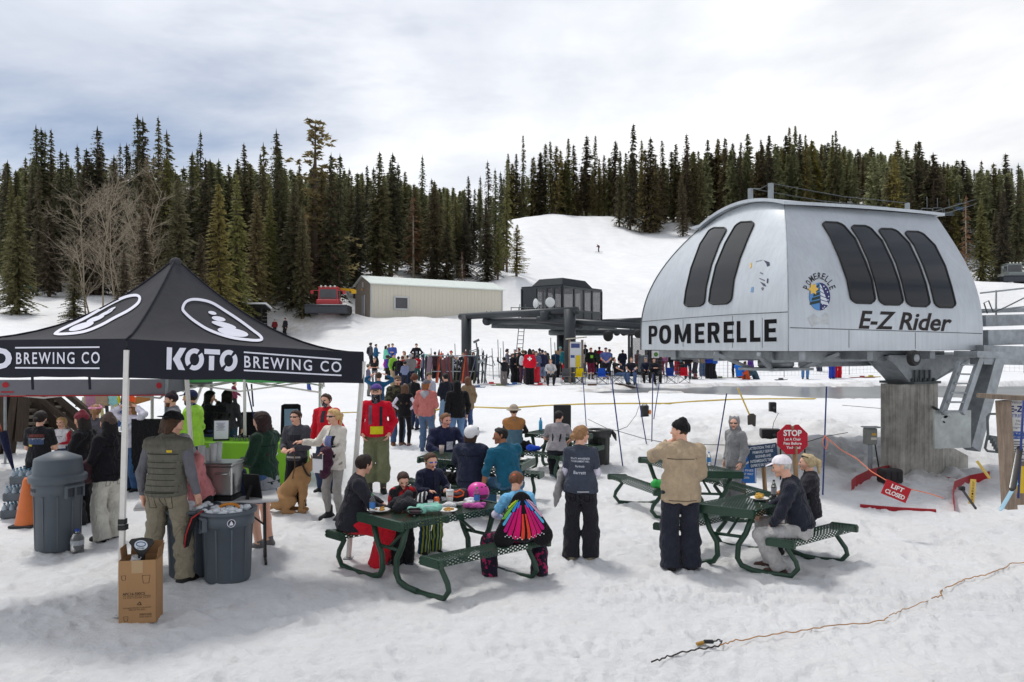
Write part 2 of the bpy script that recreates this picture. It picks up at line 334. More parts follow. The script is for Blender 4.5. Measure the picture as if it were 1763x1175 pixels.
def snow_material():
 m=bpy.data.materials.new('trampled_snow');m.use_nodes=True;nt=m.node_tree;N=nt.nodes;L=nt.links;b=N['Principled BSDF']
 b.inputs['Roughness'].default_value=.62;b.inputs['Specular IOR Level'].default_value=.25
 at_=N.new('ShaderNodeAttribute');at_.attribute_name='dirt'
 tc=N.new('ShaderNodeTexCoord');co=tc.outputs['Object']
 def noise(sc,det,rg=.6):
  n=N.new('ShaderNodeTexNoise');n.inputs['Scale'].default_value=sc;n.inputs['Detail'].default_value=det;n.inputs['Roughness'].default_value=rg;L.new(co,n.inputs[0]);return n.outputs[0]
 def mr(s,a,c,d=0,e=1):
  r=N.new('ShaderNodeMapRange');L.new(s,r.inputs[0]);r.inputs[1].default_value=a;r.inputs[2].default_value=c;r.inputs[3].default_value=d;r.inputs[4].default_value=e;return r.outputs[0]
 def mix(f,a,c):
  x=N.new('ShaderNodeMix');x.data_type='RGBA';L.new(f,x.inputs[0])
  for i,v in((6,a),(7,c)):
   if hasattr(v,'is_output'):L.new(v,x.inputs[i])
   else:x.inputs[i].default_value=(*v,1)
  return x.outputs[2]
 c=mix(mr(noise(.5,6),.35,.7),(.81,.825,.85),(.88,.885,.895))
 c=mix(mr(noise(7,5,.7),.50,.74,0,.3),c,(.62,.62,.615))
 d=N.new('ShaderNodeMath');d.operation='MULTIPLY';L.new(at_.outputs['Fac'],d.inputs[0]);L.new(mr(noise(1.6,6,.68),.3,.62),d.inputs[1])
 c=mix(d.outputs[0],c,(.47,.39,.30))
 L.new(c,b.inputs['Base Color'])
 bp=N.new('ShaderNodeBump');bp.inputs['Strength'].default_value=1;bp.inputs['Distance'].default_value=.04;L.new(noise(13,8,.78),bp.inputs['Height'])
 bp2=N.new('ShaderNodeBump');bp2 .inputs['Strength'].default_value=.3;bp2 .inputs['Distance'].default_value=.12;L.new(noise(3.2,3,.6),bp2 .inputs['Height']);L.new(bp2 .outputs[0],bp.inputs['Normal'])
 L.new(bp.outputs[0],b.inputs['Normal']);return m
SNOW=snow_material()
def build_snow():
 r0,ratio,nr=3.2,1.0064,830;na=560;a0,a1=R(-50),R(50)
 rr=r0*ratio**np.arange(nr);aa=np.linspace(a0,a1,na);rg,ag=np.meshgrid(rr,aa,indexing='ij')
 x=rg*np.sin(ag);y=rg*np.cos(ag);z=hgt(x,y)
 near=np.clip((26-y)/10,0,1)
 z=z+near*(.010*fbm(x+5,y,4,3.1)+.008*np.abs(fbm(x,y+9,3,6.5))+.014*np.clip(fbm(x+2,y,3,1.7),-.6,.6))
 z=z+churn_mask(x,y)*.09*np.abs(fbm(x,y,4,2.6))+np.clip((y-26)/20,0,1)*np.clip((70-y)/20,0,1)*.02*fbm(x,y,3,1.2)
 sl_=np.clip((y-60)/20,0,1)*np.clip((260-y)/20,0,1);z=z+sl_*.16*fbm(x*.5+y*.08,y*.10+x*.02,4,.55)
 def stamp(px,py,ln,wd,ang,dep):
  r=math.hypot(px,py);a=math.atan2(px,py);i=math.log(r/r0)/math.log(ratio);j=(a-a0)/(a1-a0)*(na-1);sz=ln*1.8
  di=int(sz/r/math.log(ratio))+2;dj=int(sz/r/((a1-a0)/(na-1)))+2;i,j=int(i),int(j)
  s=np.s_[max(i-di,0):min(i+di,nr),max(j-dj,0):min(j+dj,na)]
  if z[s].size==0:return
  u=(x[s]-px)*math.cos(ang)+(y[s]-py)*math.sin(ang);v=-(x[s]-px)*math.sin(ang)+(y[s]-py)*math.cos(ang)
  q=(u/ln)**2+(v/wd)**2;z[s]+=-dep*np.exp(-q**2*1.5)+dep*.45*np.exp(-((np.sqrt(q)-1.45)/.3)**2)
 g=np.random.default_rng(3)
 for _ in range(5200):
  Y=5+22*g.random()**1.25;X=g.uniform(-.72,.72)*Y
  if g.random()<.55*np.clip(vnoise(np.array([X*.35]),np.array([Y*.35]))[0]+.25,0,1):continue
  stamp(X,Y,g.uniform(.10,.17),g.uniform(.05,.075),g.uniform(0,3.14),g.uniform(.010,.036)*(.55+.45*min(1,max(0,(Y-6.5)/3))))
 for t in np.linspace(0,1,210):
  for k,off in enumerate((0,.38)):
   X=0.9+9.5*t;Y=8.1-.15*t-off+.1*math.sin(t*9);stamp(X,Y+g.normal(0,.03),.11,.05,g.uniform(1.2,1.9),.022)
 for _ in range(500):
  Y=5.5+12*g.random();X=g.uniform(-.7,.7)*Y;stamp(X,Y,g.uniform(.02,.05),g.uniform(.02,.05),g.uniform(0,3.1),-g.uniform(.012,.035))
 d=np.zeros_like(z)
 def blob(cx,cy,sx,sy,k):d[:]=np.maximum(d,k*np.exp(-((x-cx)/sx)**2-((y-cy)/sy)**2))
 blob(-22,78,4,2.2,.62);blob(-18.5,81.5,2.5,2,.6);blob(-27,74,6,2.5,.75);blob(8.2,16.2,2.3,1.6,.4);blob(5.8,17.2,1.6,1.3,.8);blob(6.5,15.4,2.6,1,.3);blob(9,13.2,3,1.2,.28)
 d=np.maximum(d,churn_mask(x,y)*.22);d=np.maximum(d,.5*np.exp(-((pond_mask(x,y)+.3)/.6)**2));d=np.maximum(d,.34*np.exp(-((x-9)/9)**2-((y-60)/9)**2))
 d=np.maximum(d,.5*np.exp(-((x+9.4)/3.2)**2-((y-17)/5)**2));d=np.maximum(d,.24*np.clip((y-50)/30,0,1)*np.exp(-((y-72)/25)**2))
 d=np.maximum(d,.13*np.exp(-((y-11)/8)**2))
 v=np.stack([x,y,z],2).reshape(-1,3);idx=np.arange(nr*na).reshape(nr,na)
 f=np.stack([idx[:-1,:-1],idx[:-1,1:],idx[1:,1:],idx[1:,:-1]],2).reshape(-1,4)[:,::-1]
 o=np_mesh('snow_ground',v,f,SNOW);a=o.data.attributes.new('dirt','FLOAT','POINT');a.data.foreach_set('value',d.ravel().astype(np.float32));tag(o,kind='structure')
 gx=np.concatenate([-np.geomspace(1500,45,26),np.linspace(-40,40,41),np.geomspace(45,1500,26)]);gy=np.concatenate([-np.geomspace(800,12,14),np.linspace(-10,3,8),np.geomspace(4,1500,90)])
 X,Y=np.meshgrid(gx,gy,indexing='ij');Z=hgt(X,Y);ang=np.abs(np.arctan2(X,Y));rad=np.hypot(X,Y);inside=(ang<R(48.5))&(rad>3.6)&(rad<610);Z=Z-np.where(inside,4+rad*.06,.12)
 ins=(ang<R(49.7))&(rad>3.3)&(rad<630);Z=np.where(ins&~inside,Z-.5,Z)
 idx=np.arange(X.size).reshape(X.shape);f=np.stack([idx[:-1,:-1],idx[1:,:-1],idx[1:,1:],idx[:-1,1:]],2).reshape(-1,4)
 tag(np_mesh('snowfield',np.stack([X,Y,Z],2).reshape(-1,3),f,SNOW),kind='structure')
 b=MB();t=np.linspace(0,2*math.pi,64,endpoint=False);b.add([(19+17*math.cos(a),34.4+5.3*math.sin(a),POND_Z)for a in t],[tuple(range(64))])
 m=mat('pond_water',(.15,.16,.165),rough=.3,spec=.4,var=.4,vs=.5,bump=.5,bs=3)
 tag(b.build('pond_water',m),kind='structure')
build_snow()
tr=random.Random(11)
def needle_mat(rgb,key):
 m=mat(key,lin(rgb),rough=.75,spec=.15,var=.5,vs=.8,bump=0);nt=m.node_tree;b=nt.nodes['Principled BSDF'];l=b.inputs['Base Color'].links[0].from_socket
 oi=nt.nodes.new('ShaderNodeObjectInfo');hs=nt.nodes.new('ShaderNodeHueSaturation');nt.links.new(l,hs.inputs['Color'])
 for o_,a,c in(('Hue',.455,.497),('Value',.65,1.6),('Saturation',.7,1.15)):
  r=nt.nodes.new('ShaderNodeMapRange');nt.links.new(oi.outputs['Random'],r.inputs[0]);r.inputs[3].default_value=a;r.inputs[4].default_value=c;nt.links.new(r.outputs[0],hs.inputs[o_])
 nt.links.new(hs.outputs[0],b.inputs['Base Color']);tl=nt.nodes.new('ShaderNodeBsdfTranslucent');nt.links.new(hs.outputs[0],tl.inputs[0]);mx=nt.nodes.new('ShaderNodeMixShader');mx.inputs[0].default_value=.45
 nt.links.new(b.outputs[0],mx.inputs[1]);nt.links.new(tl.outputs[0],mx.inputs[2]);nt.links.new(mx.outputs[0],nt.nodes['Material Output'].inputs[0]);return m
NEED=[needle_mat((108,108,74),'fir_needles'),needle_mat((90,94,68),'dark_fir_needles'),needle_mat((122,116,76),'pine_needles'),needle_mat((124,100,78),'dry_needles')]
BARK=mat('bark',lin((86,74,64)),rough=.95,spec=.1,var=.3,vs=3,bump=.4,bs=12)
BARKG=mat('pale_bark',lin((150,142,126)),rough=.95,spec=.1,var=.25,vs=3,bump=.3,bs=12)
ASPEN=mat('aspen_bark',lin((158,147,130)),rough=.95,spec=.1,var=.2,vs=3,bump=.2,bs=12)
def tri_mesh(name,tris,m):
 v=np.array(tris,np.float32).reshape(-1,3);f=np.arange(len(v),dtype=np.int32).reshape(-1,3)
 me=bpy.data.meshes.new(name);me.vertices.add(len(v));me.vertices.foreach_set('co',v.ravel());me.loops.add(len(v));me.loops.foreach_set('vertex_index',f.ravel())
 me.polygons.add(len(f));me.polygons.foreach_set('loop_start',np.arange(0,len(v),3,dtype=np.int32));me.materials.append(m);me.update(calc_edges=True);return me
def bb_mesh(b,name,m):
 me=bpy.data.meshes.new(name);me.from_pydata(b.v,[],b.f);me.materials.append(m);me.polygons.foreach_set('use_smooth',b.sm);me.update();return me
def conifer(seed,Hh,wid,lo,shape,dens,droop,gap=.08,sub=1.0,lean=0):
 """crown triangles of one fir: whorls of drooping boughs carrying flat sprays of needles"""
 g=random.Random(seed);T=[]
 z=lo*Hh;lev=0
 while z<Hh*.985:
  t=(z/Hh-lo)/(1-lo);prof=((1-t)**shape)*(.55+.45*min(1,t*6+.25));rad=wid*prof*g.uniform(.72,1.16)+.10
  nb=max(3,int(dens*(5+4*(1-t))));a0=g.random()*6.28
  for k in range(nb):
   if g.random()<gap:continue
   a=a0+6.283*(k+g.uniform(-.35,.35))/nb;L=rad*g.uniform(.62,1.12);ca,sa=math.cos(a),math.sin(a)
   up=g.uniform(.1,.3)*(t*1.6-.35);dr=droop*g.uniform(.6,1.3);ns=max(2,int(L/(.30*sub))+1);zz=z+g.uniform(-.12,.12)
   for s in range(ns):
    u=(s+g.uniform(.25,1))/ns;x=L*u;h=zz+x*up-dr*u*u*L*.55
    q=max(.16,(.34+.22*(1-u))*min(1,.45+L*.45))*sub*g.uniform(.75,1.25)
    for sd in(-1,1):
     b_=a+sd*g.uniform(.45,1.0);cb,sb=math.cos(b_),math.sin(b_);wq=q*.36;hz=h-q*g.uniform(.1,.45)
     p0=(ca*x*.94-sb*-wq,sa*x*.94+cb*-wq,h+.05);p1=(ca*x*.94-sb*wq,sa*x*.94+cb*wq,h-.07);p2=(ca*x+cb*q,sa*x+sb*q,hz)
     T.append((p0,p1,p2))
    if g.random()<.6:
     p=(ca*x,sa*x,h);T.append(((p[0]-sa*.13*sub,p[1]+ca*.13*sub,h+.04),(p[0]+sa*.13*sub,p[1]-ca*.13*sub,h+.02),(p[0],p[1],h-q*.85)))
  z+=(.26+.24*(1-t))*(1.15 if sub>1 else 1)*g.uniform(.8,1.2);lev+=1
 for k in range(5):a=g.random()*6.28;T.append(((0,0,Hh*1.012),(.12*math.cos(a),.12*math.sin(a),Hh*.955),(.12*math.cos(a+2),.12*math.sin(a+2),Hh*.955)))
 return T
def pine(seed,Hh,wid,lo,sub=1):
 """ragged crown: clumps of needles at the ends of uneven limbs"""
 g=random.Random(seed);T=[];n=int(46*Hh/10)
 for i in range(n):
  t=g.random()**.8;z=Hh*(lo+(1-lo)*t);L=wid*(1-t*.75)*g.uniform(.25,1.1)*(.7+.5*math.sin(t*9+seed));a=g.random()*6.28
  for c in range(int(3+L*2.2)):
   u=g.uniform(.35,1.05);cx,cy,cz=math.cos(a)*L*u+g.gauss(0,.18),math.sin(a)*L*u+g.gauss(0,.18),z+L*u*g.uniform(-.25,.3)+g.gauss(0,.14)
   for k in range(6):
    d=Vector((g.gauss(0,1),g.gauss(0,1),g.gauss(0,.8))).normalized();e=d.orthogonal().normalized();r=g.uniform(.2,.42)*sub;p=Vector((cx,cy,cz))
    T.append((p-e*.09*sub,p+e*.09*sub,p+d*r))
 return T
def trunk_mb(Hh,r,limbs=0,seed=0,ln=1.0,lo=.15):
 g=random.Random(seed);b=MB();b.tube([(0,0,-.6),(0,0,Hh*.3),(g.gauss(0,.04),0,Hh*.7),(0,0,Hh*.99)],[r*1.15,r*.85,r*.45,r*.06],7)
 for k in range(limbs):
  t=g.uniform(lo,.9);a=g.random()*6.28;L=ln*(1-t*.7)*g.uniform(.5,1.1);z=Hh*t
  b.tube([(0,0,z),(math.cos(a)*L*.5,math.sin(a)*L*.5,z+L*.06),(math.cos(a)*L,math.sin(a)*L,z-L*.12)],[r*.16,r*.1,.008],4,cap=False)
 return b
def aspen_mb(seed,Hh,r):
 g=random.Random(seed);b=MB()
 def grow(p,d,L,rad,lev):
  pts=[p];rs=[rad];q=p.copy();dd=d.copy()
  for k in range(4):
   dd=(dd+Vector((g.gauss(0,.09),g.gauss(0,.09),.05 if lev else .02))).normalized();q=q+dd*L/4;pts.append(q.copy());rs.append(rad*(1-.2*(k+1))if k<3 else rad*.22)
  b.tube(pts,rs,6 if lev==0 else 4 if lev==1 else 3,cap=False)
  if lev>=3:return
  n=(22,7,5)[lev]
  for k in range(n):
   t=g.uniform(.22 if lev==0 else .15,1);i=min(3,int(t*4));f=t*4-i;s=pts[i].lerp(pts[i+1],f);ax=dd.orthogonal();ax.rotate(Matrix.Rotation(g.random()*6.28,3,dd))
   nd=(dd*g.uniform(.7,1.1)+ax*g.uniform(.45,.9)).normalized();grow(s,nd,L*(.42 if lev==0 else .5)*(1.15-t*.5)*g.uniform(.6,1.1),max(.008,rad*.33*(1.1-t*.5)),lev+1)
 grow(Vector((0,0,-.3)),Vector((g.gauss(0,.06),g.gauss(0,.06),1)).normalized(),Hh,r,0);return b
KIND={}
def mk(key,tris,tb,nm,bm=BARK):KIND[key]=(tri_mesh('crown',tris,nm),bb_mesh(tb,'trunk',bm))
mk('spire1',conifer(1,18,2.3,.06,.82,1.0,.8),trunk_mb(18,.26),NEED[1]);mk('spire2',conifer(2,18,1.9,.10,.7,1.0,.9,.12),trunk_mb(18,.24),NEED[1])
mk('spire3',conifer(3,18,2.7,.04,.9,1.1,.7),trunk_mb(18,.28),NEED[0]);mk('spire4',conifer(4,18,1.6,.16,.62,.9,1.0,.16),trunk_mb(18,.22),NEED[0])
mk('bare_foot',conifer(5,18,1.8,.34,.75,.9,.7,.15),trunk_mb(18,.22,26,5,1.1,.1),NEED[1]);mk('fir_big',conifer(6,18,3.2,.03,.88,1.2,.8,.05),trunk_mb(18,.3),NEED[0])
mk('fir_olive',conifer(7,18,2.9,.05,.8,1.2,.55,.08),trunk_mb(18,.28),NEED[2]);mk('pine',pine(8,18,3.0,.12),trunk_mb(18,.3,18,8,2.2),NEED[2])
mk('young',conifer(9,18,4.6,.04,.95,1.1,.3,.1,1.5),trunk_mb(18,.4),NEED[0]);mk('open_pine',conifer(10,18,5.6,.1,.85,.9,.05,.2,1.5),trunk_mb(18,.42,24,3,3),NEED[2])
mk('snag',conifer(12,18,2.2,.12,.8,.45,.9,.45),trunk_mb(18,.22,80,2,2.0,.08),NEED[3],BARKG);mk('moss_pine',pine(13,18,3.6,.16,1.15),trunk_mb(18,.32,16,8,2.6),needle_mat((120,112,84),'mossy_needles'))
FARM={}
for k,(sd,wd,lo,sh,de,nm)in enumerate([(21,2.5,.06,.8,.7,NEED[0]),(22,3.0,.04,.85,.75,NEED[2]),(23,2.2,.08,.7,.75,NEED[0]),(24,2.6,.14,.75,.7,NEED[2])]):
 FARM['far%d'%k]=(tri_mesh('crown',conifer(sd,18,wd,lo,sh,de,.8,.1,1.75),nm),bb_mesh(trunk_mb(18,.25),'trunk',BARK))
def plant(kind,loc,h,label,group=None,rz=None,wide=1,name='fir_tree',cat='tree'):
 cm,tm=(KIND.get(kind)or FARM[kind]);o=empty(name,label,cat,loc,tr.random()*6.28 if rz is None else rz,group);s=h/18;o.scale=(s*wide,s*wide,s)
 o.rotation_euler[0]=tr.gauss(0,.012);o.rotation_euler[1]=tr.gauss(0,.012)
 link(bpy.data.objects.new('trunk',tm),o);link(bpy.data.objects.new('crown',cm),o);return o
def tree_px(kind,px,Y,top,label,**k):
 p=at(px,Y);return plant(kind,p,CAMZ-(top-HY)/FPX*Y-p.z,label,**k)
T_=tree_px
for kind,px,Y,top,lab,nm in[('spire1',66,92,218,'tall twin-topped dark fir at the left, first of the close pair','fir_tree'),('spire2',74,93,222,'slimmer dark fir close against the tall twin-topped one at the left','fir_tree'),('spire2',241,84,198,'tallest fir above the bare aspens with a sparse ragged tip','fir_tree'),('spire4',249,85,204,'thin dark fir touching the tallest one above the aspens','fir_tree'),('spire4',292,86,226,'slender fir standing free just left of the tent peak','fir_tree'),('spire4',477,88,226,'thin needle-like spire rising alone left of the ragged pine','fir_tree'),('moss_pine',541,90,208,'tall ragged mossy pine with a bushy top above the red snowcat','pine_tree'),('pine',572,92,300,'grey green pine with hanging boughs right of the ragged mossy pine','pine_tree'),('fir_big',305,60,306,'broad dark green fir directly behind the tent peak','fir_tree'),('fir_olive',250,58,360,'olive brown bushy fir at the left slope of the tent roof','fir_tree'),('fir_olive',212,56,430,'low olive fir among the aspen stems left of the tent','fir_tree'),('fir_big',30,66,335,'large dark fir at the left edge above the picnickers','fir_tree'),('fir_olive',378,66,315,'olive fir with a pointed top right of the tent peak','fir_tree'),('spire3',408,72,300,'dark fir in front of the black shed','fir_tree'),('fir_big',503,81,310,'dark wide fir whose boughs reach the snow beside the two strollers','fir_tree'),('spire3',462,82,322,'dark fir left of the wide fir by the two strollers','fir_tree'),('spire3',521,79,352,'short dense fir left of the red snowcat','fir_tree'),('fir_olive',440,78,330,'olive fir behind the black shed','fir_tree'),('fir_olive',345,62,400,'bushy fir low against the right slope of the tent roof','fir_tree'),('spire3',652,101,262,'tall dark fir rising behind the left end of the tan shed','fir_tree'),('bare_foot',672,104,262,'fir with a bare lower trunk behind the shed window','fir_tree'),('snag',712,103,338,'grey dying fir with bare twigs behind the middle of the shed roof','dead_tree'),('fir_olive',745,104,312,'olive fir left of the low evergreens behind the shed','fir_tree'),('young',770,101,388,'low bushy evergreen behind the shed roof','fir_tree'),('fir_big',800,106,360,'dark dense fir behind the right half of the shed roof','fir_tree'),('fir_big',838,103,352,'dark fir just left of the small lone pine','fir_tree'),('spire4',857,101,380,'thin fir tight beside the dark fir left of the lone pine','fir_tree'),('open_pine',889,100,386,'small lone pine with open branches on the snow heap','pine_tree'),('snag',796,99,432,'little rust brown dead sapling behind the shed roof','dead_tree'),('fir_olive',1176,168,300,'bushy olive fir at the right end of the piste, above the lift cabin','fir_tree'),('fir_big',1690,113,345,'broad fir above the right end of the lift cabin','fir_tree'),('snag',1664,114,335,'reddish dead fir left of the broad one at the right','dead_tree'),('spire3',1728,114,318,'dark fir behind the grey snowcat','fir_tree'),('spire1',1752,121,282,'tall fir at the far right edge','fir_tree'),('fir_big',1715,118,360,'dense fir left of the grey snowcat','fir_tree')]:
 T_(kind,px,Y,top,lab,name=nm,wide=1.35 if kind=='moss_pine' or(600<px<880 and Y>98)else 1.2 if kind=='fir_big' else 1)
T_('fir_big',210,66,470,'small fir at the foot of the aspens',name='fir_tree',wide=1.7);T_('young',128,62,452,'low dark fir whose boughs touch the snow left of the aspens',name='fir_tree',wide=1.1)
T_('young',20,74,400,'dark bushy fir low at the left edge of the snow',name='fir_tree')
T_('young',742,100,425,'young green fir standing in front of the low bushy evergreen',name='fir_tree');T_('young',560,92,440,'small dark fir on the snow behind the red snowcat',name='fir_tree')
for i,(px,top,lean)in enumerate([(148,318,-.16),(178,258,.02),(196,300,-.06),(212,330,.05),(160,400,-.2),(262,330,.04),(228,290,0),(285,345,.05)]):
 p=at(px,64-i%3);b=aspen_mb(30+i,(CAMZ-(top-HY)/FPX*p.y-p.z)/1.1,.085);o=b.build('aspen_tree',ASPEN,None,p);o.rotation_euler=(0,lean,0)
 tag(o,['bare aspen leaning left at the left of the aspen clump','tallest bare aspen of the clump behind the tent','bare aspen with pale stem inside the clump','bare aspen at the right foot of the clump','short leaning aspen low at the left','bare aspen in front of the tall fir','bare aspen in the middle of the clump','bare aspen close to the tent peak'][i],'tree')
def tip_row(px):
 return float(np.interp(px,[-200,0,60,120,200,300,370,440,520,600,660,720,770,830,870,900,960,1040,1100,1180,1250,1330,1450,1560,1650,1763,2000],[270,275,268,272,268,275,268,272,285,288,290,305,318,318,282,268,262,262,258,262,246,240,245,265,282,286,280]))
n_ind=0
def wood_tree(px,Y,jit,far,label,group,lowfac=0):
 p=at(px,Y);top=tip_row(px)+jit;h=CAMZ-(top-HY)/FPX*Y-p.z
 if h<5 or h>30:return False
 k=tr.choice(list(FARM)if far else['spire1','spire2','spire3','spire4','spire2','spire4','bare_foot','fir_olive','snag']if tr.random()<.4 else['spire1','spire2','spire3','spire4'])
 label={'bare_foot':label.replace('dark fir','bare footed fir'),'fir_olive':label.replace('dark fir','olive green fir'),'snag':label.replace('dark fir','dead brown fir'),'spire3':label.replace('dark fir','broad dark fir'),'far1':label.replace('dark fir','broad olive fir'),'far3':label.replace('dark fir','bare footed fir')}.get(k,label)
 label+=(' left of the bare aspens' if px<100 else ' behind the bare aspens' if px<290 else ' right of the tent peak' if px<480 else ' above the red snowcat')if px<600 and not far else '' if px<860 else ' at its left end' if px<960 else ' above the lone rider' if px<1110 else ' over the silver cabin' if px<1500 else ''
 if h<11:label='short '+label
 elif h>20:label='tall '+label
 plant(k,p,h,label,group,wide=tr.uniform(.75,1.5)*(1 if h<17 else 17/h));return True
for i in range(92):
 px=5+610*(i+tr.random()*.9)/92;Y=tr.uniform(82,108)
 if Y<90 and 590<px:Y=100
 wood_tree(px,Y,tr.gauss(14,30)+(12 if px>600 else 0),False,'dark fir in the woods behind the tent','firs in the woods behind the tent')
for i in range(34):
 px=600+280*(i+tr.random())/34;Y=tr.uniform(106,142);wood_tree(px,Y,tr.gauss(14,26),False,'dark fir in the woods above the tan shed','firs in the woods above the shed')
for i in range(84):
 px=862+640*(i+tr.random())/84;Y=tr.uniform(172,196)if px>1060 else tr.uniform(200,214)
 if px<940:Y=205
 wood_tree(px,Y,tr.gauss(2,22),True,'dark fir along the top edge of the piste','firs along the top of the piste')
for i in range(50):
 px=1500+290*(i+tr.random())/50;Y=tr.uniform(125,170);wood_tree(px,Y,tr.gauss(24,30),True,'dark fir in the woods behind the lift cabin','firs behind the lift cabin')
def forest_mass():
 """the deep forest: thousands of firs that read as one dark mass"""
 g=np.random.default_rng(5);pts=[]
 while len(pts)<3300:
  px=g.uniform(-420,2200);Y=110+330*g.random()**1.4;X=(px-HX)/FPX*Y
  z=gz(X,Y)
  if px<880 and Y<112:continue
  if 560<px<880 and Y<140:continue
  if 800<px<1190 and Y<208:continue
  if 1040<px<1330 and Y<176:continue
  if 880<=px<=1500 and Y<174:continue
  if px>=1500 and Y<132:continue
  if 1655<px<1720 and Y>270:continue
  lim=CAMZ-(tip_row(px)+3+abs(g.normal(0,15))-HY)/FPX*Y;h=g.uniform(12,19)
  if z+h>lim:h=lim-z
  if h<6:continue
  pts.append((X,Y,z,h,g.random()*6.28,g.integers(0,4)))
 base=[]
 for k in range(4):
  t=np.array(conifer(50+k,18,2.1+.2*k,.08+.06*k,.8,.42,.8,.1,2.9),np.float32).reshape(-1,3);base.append(t)
 out=[]
 for X,Y,z,h,a,k in pts:
  s=h/18;c,si=math.cos(a),math.sin(a);v=base[k]*s;out.append(np.stack([v[:,0]*c-v[:,1]*si+X,v[:,0]*si+v[:,1]*c+Y,v[:,2]+z],1))
 v=np.concatenate(out);o=bpy.data.objects.new('forest',tri_mesh('forest',v,needle_mat((122,124,98),'forest_needles')));link(o)  # needle colour lightened to carry the haze of distance
 tag(o,'deep dark fir forest covering the far hillsides','forest',kind='stuff')
forest_mass()
def surfnet(D,o,h):
 """naive surface nets: grid of signed distances -> (verts, quads)"""
 s=D<0
 if not s.any():return np.zeros((0,3)),np.zeros((0,4),int)
 nx,ny,nz=D.shape
 c=[s[i:nx-1+i,j:ny-1+j,k:nz-1+k]for i in(0,1)for j in(0,1)for k in(0,1)]
 n=sum(x.astype(np.int8)for x in c);act=(n>0)&(n<8);I=np.argwhere(act)
 if len(I)==0:return np.zeros((0,3)),np.zeros((0,4),int)
 idx=np.full(act.shape,-1,np.int64);idx[act]=np.arange(len(I));acc=np.zeros((len(I),3));cnt=np.zeros(len(I))
 val={}
 for i in(0,1):
  for j in(0,1):
   for k in(0,1):val[i,j,k]=D[I[:,0]+i,I[:,1]+j,I[:,2]+k]
 for ax in range(3):
  for p in(0,1):
   for q in(0,1):
    a=[p,q];a.insert(ax,0);b=[p,q];b.insert(ax,1);va,vb=val[tuple(a)],val[tuple(b)];m=(va<0)!=(vb<0)
    t=np.where(m,va/np.where(m,va-vb,1),0);pt=np.tile(np.array(a,float),(len(I),1));pt[:,ax]=t;acc+=pt*m[:,None];cnt+=m
 V_=(I+acc/cnt[:,None])*h+o;Q=[]
 for ax in range(3):
  sl=[slice(1,-1)]*3;sl[ax]=slice(0,-1);sl2=list(sl);sl2[ax]=slice(1,None)
  a,b=s[tuple(sl)],s[tuple(sl2)];E=np.argwhere(a!=b)
  if len(E)==0:continue
  fl=a[E[:,0],E[:,1],E[:,2]];E=E+1;E[:,ax]-=1;u,v_=[(1,2),(2,0),(0,1)][ax]
  du=np.zeros(3,int);du[u]=1;dv=np.zeros(3,int);dv[v_]=1
  q=np.stack([idx[tuple((E-a_*du-b_*dv).T)]for a_,b_ in((1,1),(0,1),(0,0),(1,0))],1);q[~fl]=q[~fl][:,::-1];Q.append(q)
 return V_,np.concatenate(Q)
class Field:
 """smooth union of tapered capsules, each possibly flattened along one axis and cut by planes"""
 def __init__(s):s.p=[]
 def cap(s,a,b,ra,rb=None,fl=1,fd=None,cut=(),k=.03):s.p.append((np.array(a,float),np.array(b,float),ra,ra if rb is None else rb,fl,None if fd is None else np.array(fd,float)/np.linalg.norm(fd),cut,k));return s
 def mesh(s,h,fold=None,cut=(),pad=.03,hollow=None):
  lo=np.min([np.minimum(p[0],p[1])-max(p[2],p[3])for p in s.p],0)-pad-h*2;hi=np.max([np.maximum(p[0],p[1])+max(p[2],p[3])for p in s.p],0)+pad+h*2
  n=np.ceil((hi-lo)/h).astype(int)+1;ax=[lo[i]+h*np.arange(n[i])for i in range(3)];D=np.full(n,.5)
  for a,b,ra,rb,fl,fd,ct_,k in s.p:
   rm=max(ra,rb)+.06+k;l=np.maximum(((np.minimum(a,b)-rm-lo)/h).astype(int),0);u=np.minimum(((np.maximum(a,b)+rm-lo)/h).astype(int)+2,n)
   sl=tuple(slice(l[i],u[i])for i in range(3));X,Y,Z=np.meshgrid(ax[0][sl[0]],ax[1][sl[1]],ax[2][sl[2]],indexing='ij',sparse=True)
   ab=b-a;L2=max(1e-9,ab@ab);px,py,pz=X-a[0],Y-a[1],Z-a[2];t=np.clip((px*ab[0]+py*ab[1]+pz*ab[2])/L2,0,1)
   qx,qy,qz=px-t*ab[0],py-t*ab[1],pz-t*ab[2];q2=qx*qx+qy*qy+qz*qz
   if fd is not None:q2=q2+(qx*fd[0]+qy*fd[1]+qz*fd[2])**2*(1/fl**2-1)
   d=np.sqrt(q2)-(ra+(rb-ra)*t)
   if fd is not None and fl<1:d=np.where(d>0,d*(.5+.5*fl),d)
   for pt,nn in ct_:d=np.maximum(d,(X-pt[0])*nn[0]+(Y-pt[1])*nn[1]+(Z-pt[2])*nn[2])
   g=D[sl]
   if k>0:hh=np.clip(.5+.5*(g-d)/k,0,1);D[sl]=g*(1-hh)+d*hh-k*hh*(1-hh)
   else:D[sl]=np.minimum(g,d)
  if fold is not None or cut:
   X,Y,Z=np.meshgrid(*ax,indexing='ij',sparse=True)
   if fold is not None:D=D+fold(X,Y,Z)
   for pt,nn in cut:D=np.maximum(D,(X-pt[0])*nn[0]+(Y-pt[1])*nn[1]+(Z-pt[2])*nn[2])
  return surfnet(D,lo,h)
def wrinkle(amp,ph,fz=30,fx=20):
 return lambda x,y,z:amp*(np.sin(fx*x+3*np.sin(7*z+ph)+6*y)*np.sin(fz*.7*z+3.2*np.sin(6*z+ph*3)+2.4*np.sin(11*x+ph*2)+9*y)+.5*np.sin(41*x+23*z+4*np.sin(17*z+ph))*np.sin(37*y+5*z+ph))
